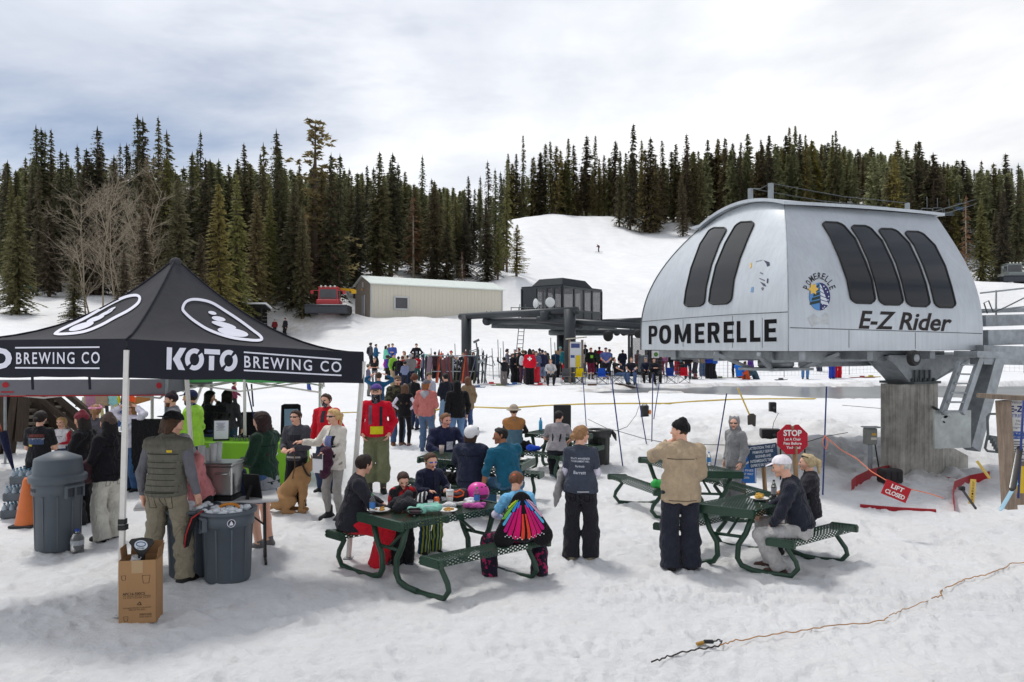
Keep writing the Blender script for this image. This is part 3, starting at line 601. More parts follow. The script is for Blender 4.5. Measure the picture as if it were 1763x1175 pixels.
def quilt(amp,per):return lambda x,y,z:amp*(np.abs(np.sin(math.pi*z/per))*-1+.5)+0*x+0*y
def ik(a,b,l1,l2,pole):
 a,b=np.array(a,float),np.array(b,float);d=b-a;L=np.linalg.norm(d);mx=(l1+l2)*.995
 if L>mx:b=a+d/L*mx;d=b-a;L=mx
 L=max(L,abs(l1-l2)+.02);u=d/max(1e-6,np.linalg.norm(d));x=(l1*l1-l2*l2+L*L)/(2*L);hh=math.sqrt(max(0,l1*l1-x*x))
 p=np.array(pole,float);p=p-u*(p@u);p=p/max(1e-6,np.linalg.norm(p));return a+u*x+p*hh,b
SKIN={'light':(222,172,148),'tan':(196,142,112),'brown':(160,106,78),'pink':(226,164,146)}
LIPS=mat('lips',lin((168,92,86)),rough=.5,var=0,bump=0);EYE=mat('dark_eye',lin((40,30,26)),rough=.3,var=0,bump=0);EYEW=mat('eye_white',lin((225,220,215)),rough=.3,var=0,bump=0)
def skin(k):return mat('skin',lin(SKIN[k]),rough=.55,spec=.35,var=.08,vs=14,bump=.05)
ARMS={'down':((.07,.03,-.52),(.4,-1,.1)),'relax':((.09,.10,-.50),(.5,-1,0)),'pocket':((.02,.07,-.44),(.55,-1,0)),'cross':((-.20,.20,-.24),(1,-.2,-.5)),'front':((-.10,.27,-.30),(.6,-.6,-.5)),'clasp':((-.15,.17,-.42),(1,-.3,-.2)),'hold':((-.03,.32,-.22),(.8,-.2,-.8)),'head':((.03,.06,.26),(1,.25,.2)),'face':((-.10,.18,.12),(.8,.3,-.6)),'drink':((-.10,.22,.06),(.9,.2,-.8)),'reach':((.02,.46,-.22),(.4,-.2,-1)),'reachlow':((.0,.32,-.40),(.6,-.6,-.2)),'table':((-.04,.38,-.26),(1,.0,-.6)),'lap':((-.08,.30,-.38),(1,-.3,.0)),'pole':((.10,.34,-.2),(.6,-.1,-.9)),'out':((.32,.22,-.18),(.3,-.6,-.8)),'akimbo':((-.03,-.02,-.38),(1,-.5,0)),'back':((.05,-.16,-.45),(.6,-1,0)),'up':((.12,.22,.40),(1,0,-.3)),'knee':((.0,.40,-.42),(1,-.2,.2)),'bench':((.16,.06,-.50),(.6,-1,0))}
_seed=[0]
def person(label,loc=None,px=None,foot=None,head=None,Y=None,H=None,face=0,sex='m',sk='light',pose='stand',arms=('down','relax'),lean=0,twist=0,yaw=0,pitch=0,roll=0,seat=.45,top=None,legs=None,shoes=((45,42,42),'shoe'),hair=None,hat=None,extra=(),feet=None,stride=.0,group=None,res=None,build=1.0,wide=1.0,stance=.11,sink=.02,thigh=None):
 """top=(rgb, kind[, opts])  legs=(rgb, kind[, opts])  hair=(rgb, style)  hat=(rgb, kind[, rgb2])"""
 if loc is None:
  loc=gpos(px,foot)if Y is None else at(px,Y)
 loc=Vector(loc);seated=pose=='sit'
 if H is None:H=(CAMZ-(head-HY)/FPX*loc.y-loc.z)if head is not None else 1.72
 H=min(2.0,max(.85,H));k=H/1.75;child=sex=='c' or H<1.45;dist=loc.y
 if res is None:res=.017 if dist<11.5 else .021 if dist<14.5 else .027 if dist<22 else .042
 res=res/k;fine=dist<22
 _seed[0]+=1;ph=_seed[0]*1.37;fem=sex=='f'
 s_=1.0 if not child else 1.0
 hz=.92;hip0=np.array([0,0,hz+.03]);shw=(.165 if fem else .185)*wide*(.95 if child else 1);hs=1.22 if child else 1.0
 if seated:hip0=np.array([0,0,seat/k+.115])
 cl,sl=math.cos(R(lean)),math.sin(R(lean));ct_,st_=math.cos(R(twist)),math.sin(R(twist));cr,sr=math.cos(R(roll)),math.sin(R(roll))
 r0=np.array([ct_,st_,0]);f0=np.array([-st_,ct_,0]);u=np.array([0,0,1.])*cl+f0*sl;f=f0*cl-np.array([0,0,1.])*sl;u,rt=u*cr+r0*sr,r0*cr-u*sr
 T=lambda x,y,z:hip0+rt*x+f*y+u*z
 tl=.50 if not child else .46;waist,chest,neck0=T(0,.005,.15),T(0,.01,tl-.16),T(0,-.005,tl+.03);hc=T(0,.03,tl+.03+.142*(1.05 if child else 1))
 hy,hp=R(yaw),R(pitch);hf=f*math.cos(hy)+rt*math.sin(hy)*1.0;hf=hf*.5*(1 if lean>12 else 2)+(np.array([-math.sin(R(twist)-hy),math.cos(R(twist)-hy),0])*.5 if lean>12 else 0);hf=hf/np.linalg.norm(hf)
 hu=u-hf*(u@hf);hu=hu/np.linalg.norm(hu);hf,hu=hf*math.cos(hp)-hu*math.sin(hp),hu*math.cos(hp)+hf*math.sin(hp);hr=np.cross(hf,hu)
 hc=hc+hf*.02*math.sin(hp)*3;Hd=lambda x,y,z:hc+(hr*x+hf*y+hu*z)*hs
 sho={1:T(shw,-.005,tl-.048),-1:T(-shw,-.005,tl-.048)};wr={};el={}
 for sd,nm in((-1,arms[0]),(1,arms[1])):
  tg,pl=ARMS[nm]if isinstance(nm,str)else nm;um=.6 if lean>15 else 0
  U_=u*(1-um)+np.array([0,0,um]);F_=f*(1-um)+f0*um
  el[sd],wr[sd]=ik(sho[sd],sho[sd]+rt*tg[0]*sd+F_*tg[1]+U_*tg[2],.285,.255,rt*pl[0]*sd+F_*pl[1]+U_*pl[2])
 hipj={sd:hip0+r0*(.092*wide)*sd+np.array([0,0,-.03])for sd in(-1,1)};ank={};kn={};toe={}
 for i,sd in enumerate((-1,1)):
  if feet:fx,fy,fz,ty=feet[i]if len(feet[i])==4 else(*feet[i],0)
  elif seated:fx,fy,fz,ty=sd*.13,.42,0,sd*8
  else:fx,fy,fz,ty=sd*stance,stride*sd,0,sd*14
  a=np.array([fx,fy,fz+.085]);ank[sd]=a;tdir=np.array([math.sin(R(ty)),math.cos(R(ty)),0]);toe[sd]=tdir
  kn[sd],ank[sd]=ik(hipj[sd],a,.43,.42,np.array([sd*.14,1,.25])if not seated else np.array([sd*.25,.6,1]))
 ank={sd:np.array([ank[sd][0],ank[sd][1],max(ank[sd][2],.06)])for sd in ank}
 cw,cd=((.148,.72)if fem else(.163,.70));ww,wd_=((.122,.78)if fem else(.146,.76));pw,pd=((.165,.76)if fem else(.158,.76));cw,ww,pw=cw*wide,ww*wide*build,pw*wide*(1+(build-1)*.5)
 if child:cw*=.92;pw*=.9;ww*=.98
 def torso(F,t,kk=.05,low=True,cut=()):
  if low:F.cap(hip0+u*.0,hip0+u*.03,pw*.86+t,pw*.84+t,pd,f,cut,kk)
  F.cap(T(0,0,.05),waist,pw*.86+t,ww*.92+t,pd,f,cut,kk);F.cap(waist,chest,ww*.9+t,cw*.90+t,cd+.06,f,cut,kk);F.cap(T(0,0,tl-.18),T(0,-.01,tl-.08),cw*.92+t,cw*.68+t,cd,f,cut,kk)
  F.cap(T(-shw*.88,-.008,tl-.045),T(shw*.88,-.008,tl-.045),.060+t*.9,.060+t*.9,1,None,cut,kk);F.cap(T(0,-.012,tl-.05),T(0,-.01,tl+.0),.085+t*.7,.06+t*.5,1,None,cut,kk)
  if fem and not child:
   for sd in(-1,1):F.cap(T(sd*.07,.075,tl-.195),T(sd*.07,.08,tl-.20),.062+t,None,1,None,cut,.05)
 def arm(F,sd,t,upto=1.0,kk=.03,cut=()):
  a,e,w_=sho[sd],el[sd],wr[sd];th=.9 if fem else 1.0
  if child:th*=.86
  if upto<=.5:e2=a+(e-a)*upto*2;n=(e-a)/np.linalg.norm(e-a);F.cap(a,e2+n*.04,.056*th+t,.050*th+t*1.3,1,None,list(cut)+[(e2,n)],kk);return
  F.cap(a,e,.055*th+t,.043*th+t,1,None,cut,kk);q=(upto-.5)*2;w2=e+(w_-e)*q;n=(w_-e)/np.linalg.norm(w_-e);F.cap(e,w2+n*.03,.043*th+t,.031*th+t,1,None,list(cut)+[(w2,n)]if t>.001 else cut,kk)
 def leg(F,sd,t,upto=1.0,kk=.03,flare=0,straight=0):
  a,e,w_=hipj[sd],kn[sd],ank[sd];tk=(thigh or 1)*(.86 if child else 1)*(.5+.5*wide)
  if upto<.52:e2=a+(e-a)*upto*2;n=(e-a)/np.linalg.norm(e-a);F.cap(a,e2+n*.05,.088*tk+t,.072*tk+t+flare,1,None,[(e2,n)],kk);return
  F.cap(a,e,.088*tk+t,.060*tk+t+straight*.4,1,None,(),kk);q=min(1.12,(upto-.5)*2);w2=e+(w_-e)*q;n=(w_-e)/np.linalg.norm(w_-e)
  m=e+(w2-e)*.35;F.cap(e,m,.060*tk+t+straight*.4,.060*tk+t+straight,1,None,(),kk);F.cap(m,w2+n*.04,.058*tk+t+straight,.043*tk+t+straight+flare,1,None,[(w2,n)]if t>.001 else(),kk)
 B=Field();torso(B,-.004);B.cap(neck0-u*.04,hc-hu*.04,.054 if not fem else .047,.050 if not fem else .044)
 for sd in(-1,1):
  arm(B,sd,0);leg(B,sd,0);B.cap(ank[sd]-np.array([0,0,.02]),ank[sd]+toe[sd]*.13-np.array([0,0,.045]),.038,.028)
 if not fine:
  for sd in(-1,1):
   n=(wr[sd]-el[sd])/np.linalg.norm(wr[sd]-el[sd]);B.cap(wr[sd],wr[sd]+n*.10,.036,.034)
  B.cap(Hd(0,0,.012),Hd(0,-.015,.025),.078*hs,.082*hs);B.cap(Hd(0,.03,-.03),Hd(0,.045,-.07),.058*hs,.045*hs)
 bv,bf=B.mesh(res*1.15);vs,qs,mi=[bv],[bf],[np.zeros(len(bf),int)];nv=len(bv)
 if fine:
  h2=(.0085 if dist<15 else .013)/k;hd=Field();hd.cap(Hd(0,-.02,.028),Hd(0,.012,.03),.082*hs,.080*hs,.93,hr);hd.cap(Hd(0,.035,.0),Hd(0,.048,-.062),.058*hs,.036*hs,.95,hr,(),.035)
  hd.cap(Hd(0,-.02,-.05),Hd(0,-.035,-.12),.05*hs,.048*hs)
  hd.cap(Hd(0,.088,.012),Hd(0,.110,-.022),.009*hs,.016*hs,1,None,(),.014);hd.cap(Hd(-.035,.078,.036),Hd(.035,.078,.036),.012*hs,None,1,None,(),.018)
  hd.cap(Hd(-.016,.083,-.054),Hd(.016,.083,-.054),.012*hs,None,1,None,(),.016);hd.cap(Hd(0,.078,-.085),Hd(0,.080,-.088),.018*hs,None,1,None,(),.02)
  for sd in(-1,1):hd.cap(Hd(sd*.034,.070,-.012),Hd(sd*.05,.05,-.018),.022*hs,.022,1,None,(),.03);hd.cap(Hd(sd*.078,-.005,-.012),Hd(sd*.082,-.012,.018),.014*hs,.017*hs,.5,hr,(),.012)
  v,q=hd.mesh(h2);c=v[q].mean(1)-hc;lx,ly,lz=c@hr/hs,c@hf/hs,c@hu/hs;m=np.zeros(len(q),int)
  m[(np.abs(lx)<.026)&(ly>.07)&(np.abs(lz+.054)<.011)]=1;ey=(np.abs(np.abs(lx)-.032)<.016)&(ly>.05)&(np.abs(lz-.014)<.008);m[ey]=2
  vs.append(v);qs.append(q+nv);mi.append(m);nv+=len(v)
  for sd in(-1,1):
   n=(wr[sd]-el[sd])/np.linalg.norm(wr[sd]-el[sd]);side=rt*-sd if abs(n@u)>.7 else np.array([0,0,1.]);pn=f*.3+rt*-sd if abs(n@u)>.7 else np.array([0,0,-1.])
   pn=pn-n*(pn@n);pn/=max(1e-6,np.linalg.norm(pn));th_=np.cross(n,pn);th_=th_ if(th_@(f+u*.6))>0 else-th_;hk=.8 if child else .92 if fem else 1;w0=wr[sd]
   hn=Field();Q=lambda a,b,c:w0+(n*a+th_*b+pn*c)*hk
   for b in(-.024,0,.024):hn.cap(Q(.0,b*.7,0),Q(.085,b,0),.017*hk,.014*hk,1,None,(),.012)
   for j,(b,L)in enumerate(((.030,.070),(.0105,.078),(-.0105,.072),(-.030,.056))):
    q1=Q(.088,b,.001);q2=Q(.088+L*.48,b*1.06,.012+.004*j);q3=Q(.088+L*.74,b*1.04,.030+.006*j);hn.cap(q1,q2,.0092*hk,.0086*hk,1,None,(),.004);hn.cap(q2,q3,.0086*hk,.0075*hk,1,None,(),.004)
   q1=Q(.028,.030,.006);q2=Q(.066,.050,.020);q3=Q(.092,.046,.034);hn.cap(q1,q2,.0135*hk,.0105*hk,1,None,(),.006);hn.cap(q2,q3,.0105*hk,.009*hk,1,None,(),.004)
   v,q=hn.mesh((.0062 if dist<13 else .0085)/k);vs.append(v);qs.append(q+nv);mi.append(np.zeros(len(q),int));nv+=len(v)
 body=np_mesh('person',np.concatenate(vs),np.concatenate(qs),[skin(sk),LIPS,EYE],None,np.concatenate(mi));body.location=loc-Vector((0,0,sink));body.rotation_euler=(0,0,R(face));body.scale=(k,k,k)
 tag(body,label,'person',group);S=(1/k,)*3
 def put(name,F,m,h=None,fold=None,cut=(),smooth=True):
  v,q=F.mesh(h or res,fold,cut)
  return np_mesh(name,v,q,m,body,None,smooth)if len(v)else None
 out={'body':body,'hf':hf,'hu':hu,'hr':hr,'hc':hc,'T':T,'u':u,'f':f,'rt':rt,'wr':wr,'k':k,'tl':tl}
 lk=None
 if legs:
  rgb,lk=legs[0],legs[1];lo_=legs[2]if len(legs)>2 else{}
  F=Field();t,st,fl,up,am={'jeans':(.012,.012,.006,1.0,.008),'snow':(.026,.026,.018,1.10,.008),'legging':(.004,0,0,1.0,.002),'chino':(.016,.018,.008,1.02,.010),'shorts':(.022,0,.018,.44,.004),'skirt':(.03,0,.03,.36,.003),'knee':(.02,.02,.02,.74,.006),'wide':(.03,.03,.02,1.05,.007)}[lk]
  F.cap(hip0+u*.02-f*.01,hip0+u*.09,pw*.90+t*.7,pw*.86+t*.5,pd,f,[(hip0+u*.16,u)],.05);F.cap(hipj[-1],hipj[1],.085+t*.6,None,1,None,(),.05)
  for sd in(-1,1):leg(F,sd,t,lo_.get('upto',up),.035,fl,st)
  pat={kk:vv for kk,vv in lo_.items()if kk in('kind','col2','ps')}
  if 'col2' in pat:pat['col2']=lin(pat['col2'])
  out['trousers']=put({'shorts':'shorts','skirt':'skirt','legging':'leggings'}.get(lk,'trousers'),F,cloth(rgb,**pat),fold=wrinkle(am,ph,34,15))
  if lo_.get('cuff'):
   for sd in(-1,1):
    F=Field();a,w_=kn[sd],ank[sd];n=(w_-a)/np.linalg.norm(w_-a);p0=a+(w_-a)*.42;p1=a+(w_-a)*.66;F.cap(p0-n*.03,p1+n*.03,.078+t*.6,.074+t*.6,1,None,[(p1,n),(p0,-n)])
    put('cuff',F,cloth(lo_['cuff']))
  if lo_.get('socks'):
   for sd in(-1,1):F=Field();F.cap(kn[sd]+(ank[sd]-kn[sd])*.45,ank[sd],.062,.05);put('sock',F,cloth(lo_['socks']))
  if lo_.get('bib'):
   F=Field();ct2=[(T(0,0,tl-.12),u)];torso(F,.034,cut=ct2);put('bib',F,cloth(lo_['bib']),fold=wrinkle(.004,ph))
 if top:
  rgb,tk=top[0],top[1];to=top[2]if len(top)>2 else{}
  t,slv,hem,am={'tee':(.014,.36,-.03,.008),'sweater':(.022,.97,-.05,.009),'hoodie':(.028,.98,-.06,.011),'jacket':(.034,.98,-.10,.012),'puffer':(.034,.98,-.06,.004),'vest':(.036,0,-.06,.003),'coat':(.036,.98,-.22,.009),'shirt':(.018,.97,-.06,.006),'tank':(.012,0,-.04,.004),'fit':(.008,.97,-.02,.003)}[tk]
  hem=to.get('hem',hem);t=to.get('t',t);slv=to.get('sleeve',slv)
  F=Field();hp_=T(0,0,hem);torso(F,t,cut=[(hp_,-u)],low=True);tt=max(t,{'snow':.058,'wide':.042,'chino':.030,'jeans':.024}.get(lk,.016));F.cap(T(0,0,.08),T(0,0,hem),pw*.93+max(t,tt),pw*.99+tt+.012,pd+.03,f,[(hp_,-u)],.04)
  pat={kk:vv for kk,vv in to.items()if kk in('kind','col2','ps')}
  if 'col2' in pat:pat['col2']=lin(pat['col2'])
  sc_=to.get('sleevecol')
  def arms_(F):
   for sd in(-1,1):
    if slv:arm(F,sd,t*.85,slv,.03)
  if tk in('hoodie','jacket','coat','puffer','vest')and not to.get('hood_up'):
   F.cap(T(0,-.02,tl-.01),T(0,-.01,tl+.045),.082+t*.2,.074,1,None,[(T(0,0,tl+.045),u)],.02)
  if to.get('hood')and not to.get('hood_up'):F.cap(T(-.05,-.10,tl-.05),T(.05,-.10,tl-.05),.058,None,1,None,(),.04);F.cap(T(0,-.12,tl-.08),T(0,-.13,tl-.13),.055,.035,1,None,(),.04)
  if slv and not sc_:arms_(F)
  fold=quilt(.011,.075)if tk in('puffer','vest')else wrinkle(am,ph)
  nm={'tee':'t_shirt','fit':'shirt','tank':'shirt'}.get(tk,tk)
  cm_=cloth(rgb,**pat);out['top']=put(nm,F,cm_,fold=fold);out['topmat']=cm_
  if slv and sc_:F2=Field();[arm(F2,sd,t*.8,.98,.03)for sd in(-1,1)];put('sleeve',F2,cloth(sc_),fold=wrinkle(.006,ph+2))
  if tk in('vest','tank','tee')and to.get('under'):F2=Field();torso(F2,t-.022,low=False)if tk=='vest' else None;[arm(F2,sd,.006,.97)for sd in(-1,1)];put('undershirt',F2,cloth(to['under']),fold=wrinkle(.004,ph+1))
  if to.get('hood_up'):
   F2=Field();F2 .cap(Hd(0,-.03,.03),Hd(0,-.005,.035),.108*hs,.104*hs,1,None,[(Hd(0,.055,0),hf)]);F2 .cap(Hd(0,-.04,-.05),T(0,-.03,tl+.02),.095,.10,1,None,[(Hd(0,.06,0),hf)])
   if to.get('ears'):[F2 .cap(Hd(sd*.075,-.02,.115),Hd(sd*.085,-.02,.15),.03,.014)for sd in(-1,1)]
   put('hood',F2,cm_,fold=wrinkle(.004,ph))
  if to.get('hoodcol'):F2=Field();F2 .cap(T(-.06,-.085,tl-.02),T(.06,-.085,tl-.02),.062,None,1,None,(),.04);F2 .cap(T(0,-.11,tl-.06),T(0,-.12,tl-.12),.065,.04,1,None,(),.04);F2 .cap(T(0,-.0,tl+.02),T(0,.0,tl+.03),.085,.08,1,None,[(T(0,0,tl+.045),u)],.03);put('hood',F2,cloth(to['hoodcol']),fold=wrinkle(.004,ph))
  if to.get('yoke'):F2=Field();torso(F2,t+.005,low=False,cut=[(T(0,0,tl-.19),-u)]);put('yoke',F2,cloth(to['yoke']),fold=quilt(.008,.075))
  if to.get('collar'):F2=Field();F2 .cap(T(0,-.01,tl+.0),T(0,0,tl+.055),.082,.07,1,None,[(T(0,0,tl+.06),u)]);put('collar',F2,cloth(to['collar']))
 if shoes:
  rgb,skd=shoes
  for sd in(-1,1):
   F=Field();a=ank[sd];d=toe[sd];gz_=a[2]-.085;big=1.25 if skd in('boot','snowboot')else 1.0;big*=.85 if child else 1;cut=[((0,0,gz_),(0,0,-1))]
   F.cap(a-d*.045+(0,0,-.045),a+d*.06+(0,0,-.045),.043*big,.047*big,1,None,cut);F.cap(a+d*.05+(0,0,-.05),a+d*.145+(0,0,-.055),.046*big,.038*big,1,None,cut);F.cap(a+(0,0,-.03),a+(0,0,.03 if skd!='boot' else .11),.045*big,.046*big,1,None,[(a+(0,0,.05 if skd=='shoe' else .15),(0,0,1))])
   put('boot' if 'boot' in skd else 'shoe',F,mat('footwear',lin(rgb),rough=.65,var=.2,vs=20,bump=.2),h=res*.85)
 if top and dist<11.6 and out.get('top'):
  bvt=bvh_of([out['top']]);dm=cloth(tuple(int(v*.55)for v in top[0]),var=.05,bump=0)
  def stitch(x0,z0,x1,z1,sg,w_=.005,bvx=None,m_=None):n8=8;dx,dz=x1-x0,z1-z0;L8=math.hypot(dx,dz);px8,pz8=-dz/L8*w_,dx/L8*w_;decal('seam',([(x0+dx*i/n8+px8*s8,z0+dz*i/n8+pz8*s8)for i in range(n8+1)for s8 in(-1,1)],[(2*i,2*i+2,2*i+3,2*i+1)for i in range(n8)]),bvx or bvt,T(0,-.05*sg,0),rt,u,f*sg,m_ or dm,body,.004)
  if top[1]in('jacket','hoodie','coat','vest','puffer','sweater'):
   stitch(-.17,tl-.13,.17,tl-.13,1);stitch(0,.02,0,tl-.02,-1,.007);stitch(.10,.06,.14,.16,-1);stitch(-.10,.06,-.14,.16,-1);stitch(-.16,to.get('hem',-.05)+.035,.16,to.get('hem',-.05)+.035,1)
   if top[1]in('vest','puffer'):[stitch(-.19,z8,.19,z8-.004,1,.0035)for z8 in[.0+.058*i8 for i8 in range(6)]]
  if legs and lk in('jeans','chino','snow')and not seated and out.get('trousers'):
   bvl=bvh_of([out['trousers']]);dl=cloth(tuple(int(v*.5)for v in legs[0]),var=.05,bump=0)
   for s8 in(-1,1):stitch(s8*.05,-.05,s8*.13,-.045,1,.004,bvl,dl);stitch(s8*.055,-.05,s8*.06,-.17,1,.003,bvl,dl);stitch(s8*.128,-.05,s8*.122,-.17,1,.003,bvl,dl);stitch(s8*.06,-.17,s8*.122,-.17,1,.003,bvl,dl)
   stitch(0,.05,0,-.14,1,.004,bvl,dl)
 hres=(.0095 if dist<15 else .014 if fine else .03)/k
 if hair:
  rgb,hk=hair;F=Field();n=hf*.86-hu*.50;n=n/np.linalg.norm(n);ct3=[(Hd(0,.058,.07),n*1.0)];rr=.004 if hat and hat[1]!='band' else .012 if hk in('short','crop')else .018
  F.cap(Hd(0,-.022,.032),Hd(0,.014,.036),(.082+rr)*hs,(.080+rr)*hs,.95,hr,ct3+[(Hd(0,0,-.06),-hu)],.02)
  if hk!='crop' and not hat:F.cap(Hd(0,.045,.088),Hd(0,.03,.10),.03*hs,.03*hs,1,None,(),.03)
  if hk=='long':
   for sd in(-1,0,1):F.cap(Hd(sd*.05,-.05,.0),T(sd*.075,-.105,tl-.27+.03*abs(sd)),.058*hs,.03,.75,f,(),.04)
   for sd in(-1,1):F.cap(Hd(sd*.072,-.02,-.02 if hat else .03),T(sd*.09,-.02,tl-.10),.034*hs,.03,1,None,(),.03)
  if hk=='bob':
   for sd in(-1,0,1):F.cap(Hd(sd*.06,-.04,.0),Hd(sd*.07,-.045,-.11),.055*hs,.04,1,None,(),.03)
  if hk=='shag':
   for sd in(-1,0,1):F.cap(Hd(sd*.055,-.045,.0),Hd(sd*.06,-.06,-.10),.052*hs,.03,1,None,(),.03)
  if hk=='pony':F.cap(Hd(0,-.10,.05),Hd(0,-.15,.02),.035,.04,1,None,(),.02);F.cap(Hd(0,-.15,.02),Hd(.0,-.15,-.13),.04,.018,1,None,(),.02)
  if hk=='bun':F.cap(Hd(0,-.115,.0),Hd(0,-.135,-.01),.042,None,1,None,(),.01)
  if hk=='curly':
   g=random.Random(int(ph*10))
   for _ in range(34):a,b=g.uniform(-2.4,2.4),g.uniform(-.3,1.4);q=hc+(hf*-math.cos(a)*math.cos(b)+hr*math.sin(a)*math.cos(b)+hu*(math.sin(b)+.15))*.115*hs;F.cap(q,q,.038,None,1,None,ct3,.015)
  hm=mat('hair',lin(rgb),rough=.6,spec=.25,var=.35,vs=28,bump=.6,bs=60)
  put('hair',F,hm,h=hres,fold=(lambda x,y,z:.004*np.sin(70*x+8*np.sin(14*z))*np.sin(62*y+5*np.sin(11*z)))if fine else None)
 if hat:
  rgb,hk=hat[0],hat[1];F=Field();m=cloth(rgb,bump=.3)
  if hk=='beanie':F.cap(Hd(0,-.02,.04),Hd(0,.01,.045),.100*hs,.098*hs,1,None,[(Hd(0,.06,.052),(hf*.35-hu)/1.06)]);F.cap(Hd(0,-.02,.10),Hd(0,-.03,.125),.065,.05,1,None,(),.03);put('beanie',F,m,h=hres,fold=lambda x,y,z:.002*np.sin(160*x)*np.ones_like(z))
  elif hk in('cap','cap_back'):
   F.cap(Hd(0,-.02,.045),Hd(0,.012,.047),.095*hs,.092*hs,1,None,[(Hd(0,.06,.058),(hf*.22-hu)/1.02)]);put('cap',F,m,h=hres);F2=Field();sgn=-1 if hk=='cap_back' else 1
   F2 .cap(Hd(0,sgn*.075,.062),Hd(0,sgn*.125,.050),.068,.058,.14,hu+hf*.25*sgn);put('brim',F2,cloth(hat[2]if len(hat)>2 else rgb),h=hres*.8)
  elif hk=='helmet':
   m=plastic(rgb,rough=.35);F.cap(Hd(0,-.025,.035),Hd(0,.012,.04),.116*hs,.112*hs,1,None,[(Hd(0,.06,.05),(hf*.9-hu*.45)),(Hd(0,0,-.055),-hu)]);put('helmet',F,m,h=hres)
   F2=Field();[F2 .cap(Hd(sd*.10,-.045,.03),Hd(sd*.10,-.01,.11),.012,None)for sd in(-1,0,1)];put('vent',F2,plastic((60,60,62)),h=hres)
  elif hk=='bucket':F.cap(Hd(0,-.015,.06),Hd(0,.005,.065),.098*hs,.094*hs,1,None,[(Hd(0,0,.045),-hu)]);F.cap(Hd(0,-.004,.042),Hd(0,.004,.042),.165,None,.12,hu,(),.03);put('sun_hat',F,m,h=hres)
  elif hk=='band':F.cap(Hd(0,-.02,.03),Hd(0,.01,.035),.100*hs,.098*hs,1,None,[(Hd(0,0,.07),hu),(Hd(0,0,.025),-hu)]);put('headband',F,m,h=hres)
 def shades(rgb=(25,25,28),frame=None,up=0):
  F=Field()
  for sd in(-1,1):F.cap(Hd(sd*.022,.094-up*.25,.014+up),Hd(sd*.048,.084-up*.25,.014+up),.0185,.0175,.42,hf)
  put('sunglasses',F,plastic(rgb,rough=.15),h=hres*.75);F=Field();F.cap(Hd(-.056,.088-up*.25,.022+up),Hd(.056,.088-up*.25,.022+up),.0065)
  for sd in(-1,1):F.cap(Hd(sd*.066,.07-up*.25,.020+up),Hd(sd*.087,-.01,.018+up*.8),.0065)
  put('glasses_frame',F,plastic(frame or rgb,rough=.3),h=hres*.7)
 for e in extra:
  kd,a=(e,None)if isinstance(e,str)else(e[0],e[1])
  if kd=='shades':shades(*(a or((25,25,28),)))
  elif kd=='shades_up':shades((28,26,26),None,.085)
  elif kd=='goggles_up':F=Field();F.cap(Hd(-.05,.085,.082),Hd(.05,.085,.082),.036,None,.6,hf);F.cap(Hd(0,-.02,.07),Hd(0,.0,.07),.118,None,1,None,[(Hd(0,0,.085),hu),(Hd(0,0,.055),-hu)]);put('goggles',F,plastic(a,rough=.2),h=hres)
  elif kd=='mask':F=Field();F.cap(Hd(0,.03,-.005),Hd(0,.045,-.066),.068*hs,.052*hs,.95,hr,[(Hd(0,0,.0),hu),(Hd(0,-.01,0),-hf)]);F.cap(Hd(0,.095,-.02),Hd(0,.095,-.03),.026,None,1,None,(),.03);put('face_mask',F,cloth(a,kind='spots',col2=lin((190,190,195)),ps=60),h=hres)
  elif kd=='gaiter':F=Field();F.cap(Hd(0,.02,-.0),Hd(0,.035,-.07),.078*hs,.068*hs,1,None,[(Hd(0,0,.004),hu)]);F.cap(Hd(0,.0,-.09),T(0,0,tl+.01),.072,.095,1,None,(),.03);put('neck_gaiter',F,cloth(a,kind='camo',col2=lin((96,98,108)),ps=16),h=hres*1.2,fold=wrinkle(.004,ph,60))
  elif kd=='beard':F=Field();F.cap(Hd(0,.038,-.03),Hd(0,.05,-.082),.060*hs,.042*hs,.98,hr,[(Hd(0,0,-.03),hu),(Hd(0,.0,0),-hf)]);put('beard',F,mat('hair',lin(a),rough=.6,spec=.25,var=.35,vs=28,bump=.6,bs=60),h=hres)
  elif kd=='scarf':F=Field();F.cap(T(0,-.0,tl+.01),T(0,.01,tl+.05),.088,.075);put('scarf',F,cloth(a,kind='camo',col2=lin((120,130,140)),ps=24),fold=wrinkle(.006,ph,50))
  elif kd=='hang':F=Field();F.cap(T(-.27,.05,.16),T(-.31,.02,-.10),.075,.085,.55,rt,(),.03);F.cap(T(-.31,.02,-.08),T(-.34,.0,-.24),.08,.045,.5,rt,(),.04);F.cap(T(-.27,.10,.14),T(-.27,.12,-.02),.06,.05);put('carried_jacket',F,cloth(a),fold=wrinkle(.014,ph,34,40))
  elif kd=='straps':
   F=Field()
   for sd in(-1,1):F.cap(T(sd*.10,.135,tl-.14),T(sd*.085,.12,.10),.018);F.cap(T(sd*.105,-.01,tl+.0),T(sd*.10,.135,tl-.14),.018);F.cap(T(sd*.105,-.01,tl+.0),T(sd*.10,-.14,tl-.14),.018)
   put('strap',F,cloth(a))
  elif kd=='pack':F=Field();F.cap(T(0,-.19,.12),T(0,-.18,tl-.12),.135,.12,.7,f,(),.03);F.cap(T(0,-.25,.14),T(0,-.24,.22),.085,.08,.7,f);put('backpack',F,cloth(a),fold=wrinkle(.005,ph))
  elif kd=='bag':F=Field();F.cap(T(a[1],a[2],-.02),T(a[1],a[2],.10),.12,.10,.6,f);put('bag',F,cloth(a[0]),fold=wrinkle(.006,ph));F=Field();F.cap(T(a[1]*.9,a[2],.12),T(-a[1]*.5,-.02,tl),.014);put('strap',F,cloth(a[0]))
  elif kd=='overalls':
   F=Field();torso(F,.028,cut=[(T(0,0,.20),u)]);put('bib',F,cloth(a),fold=wrinkle(.006,ph));F=Field()
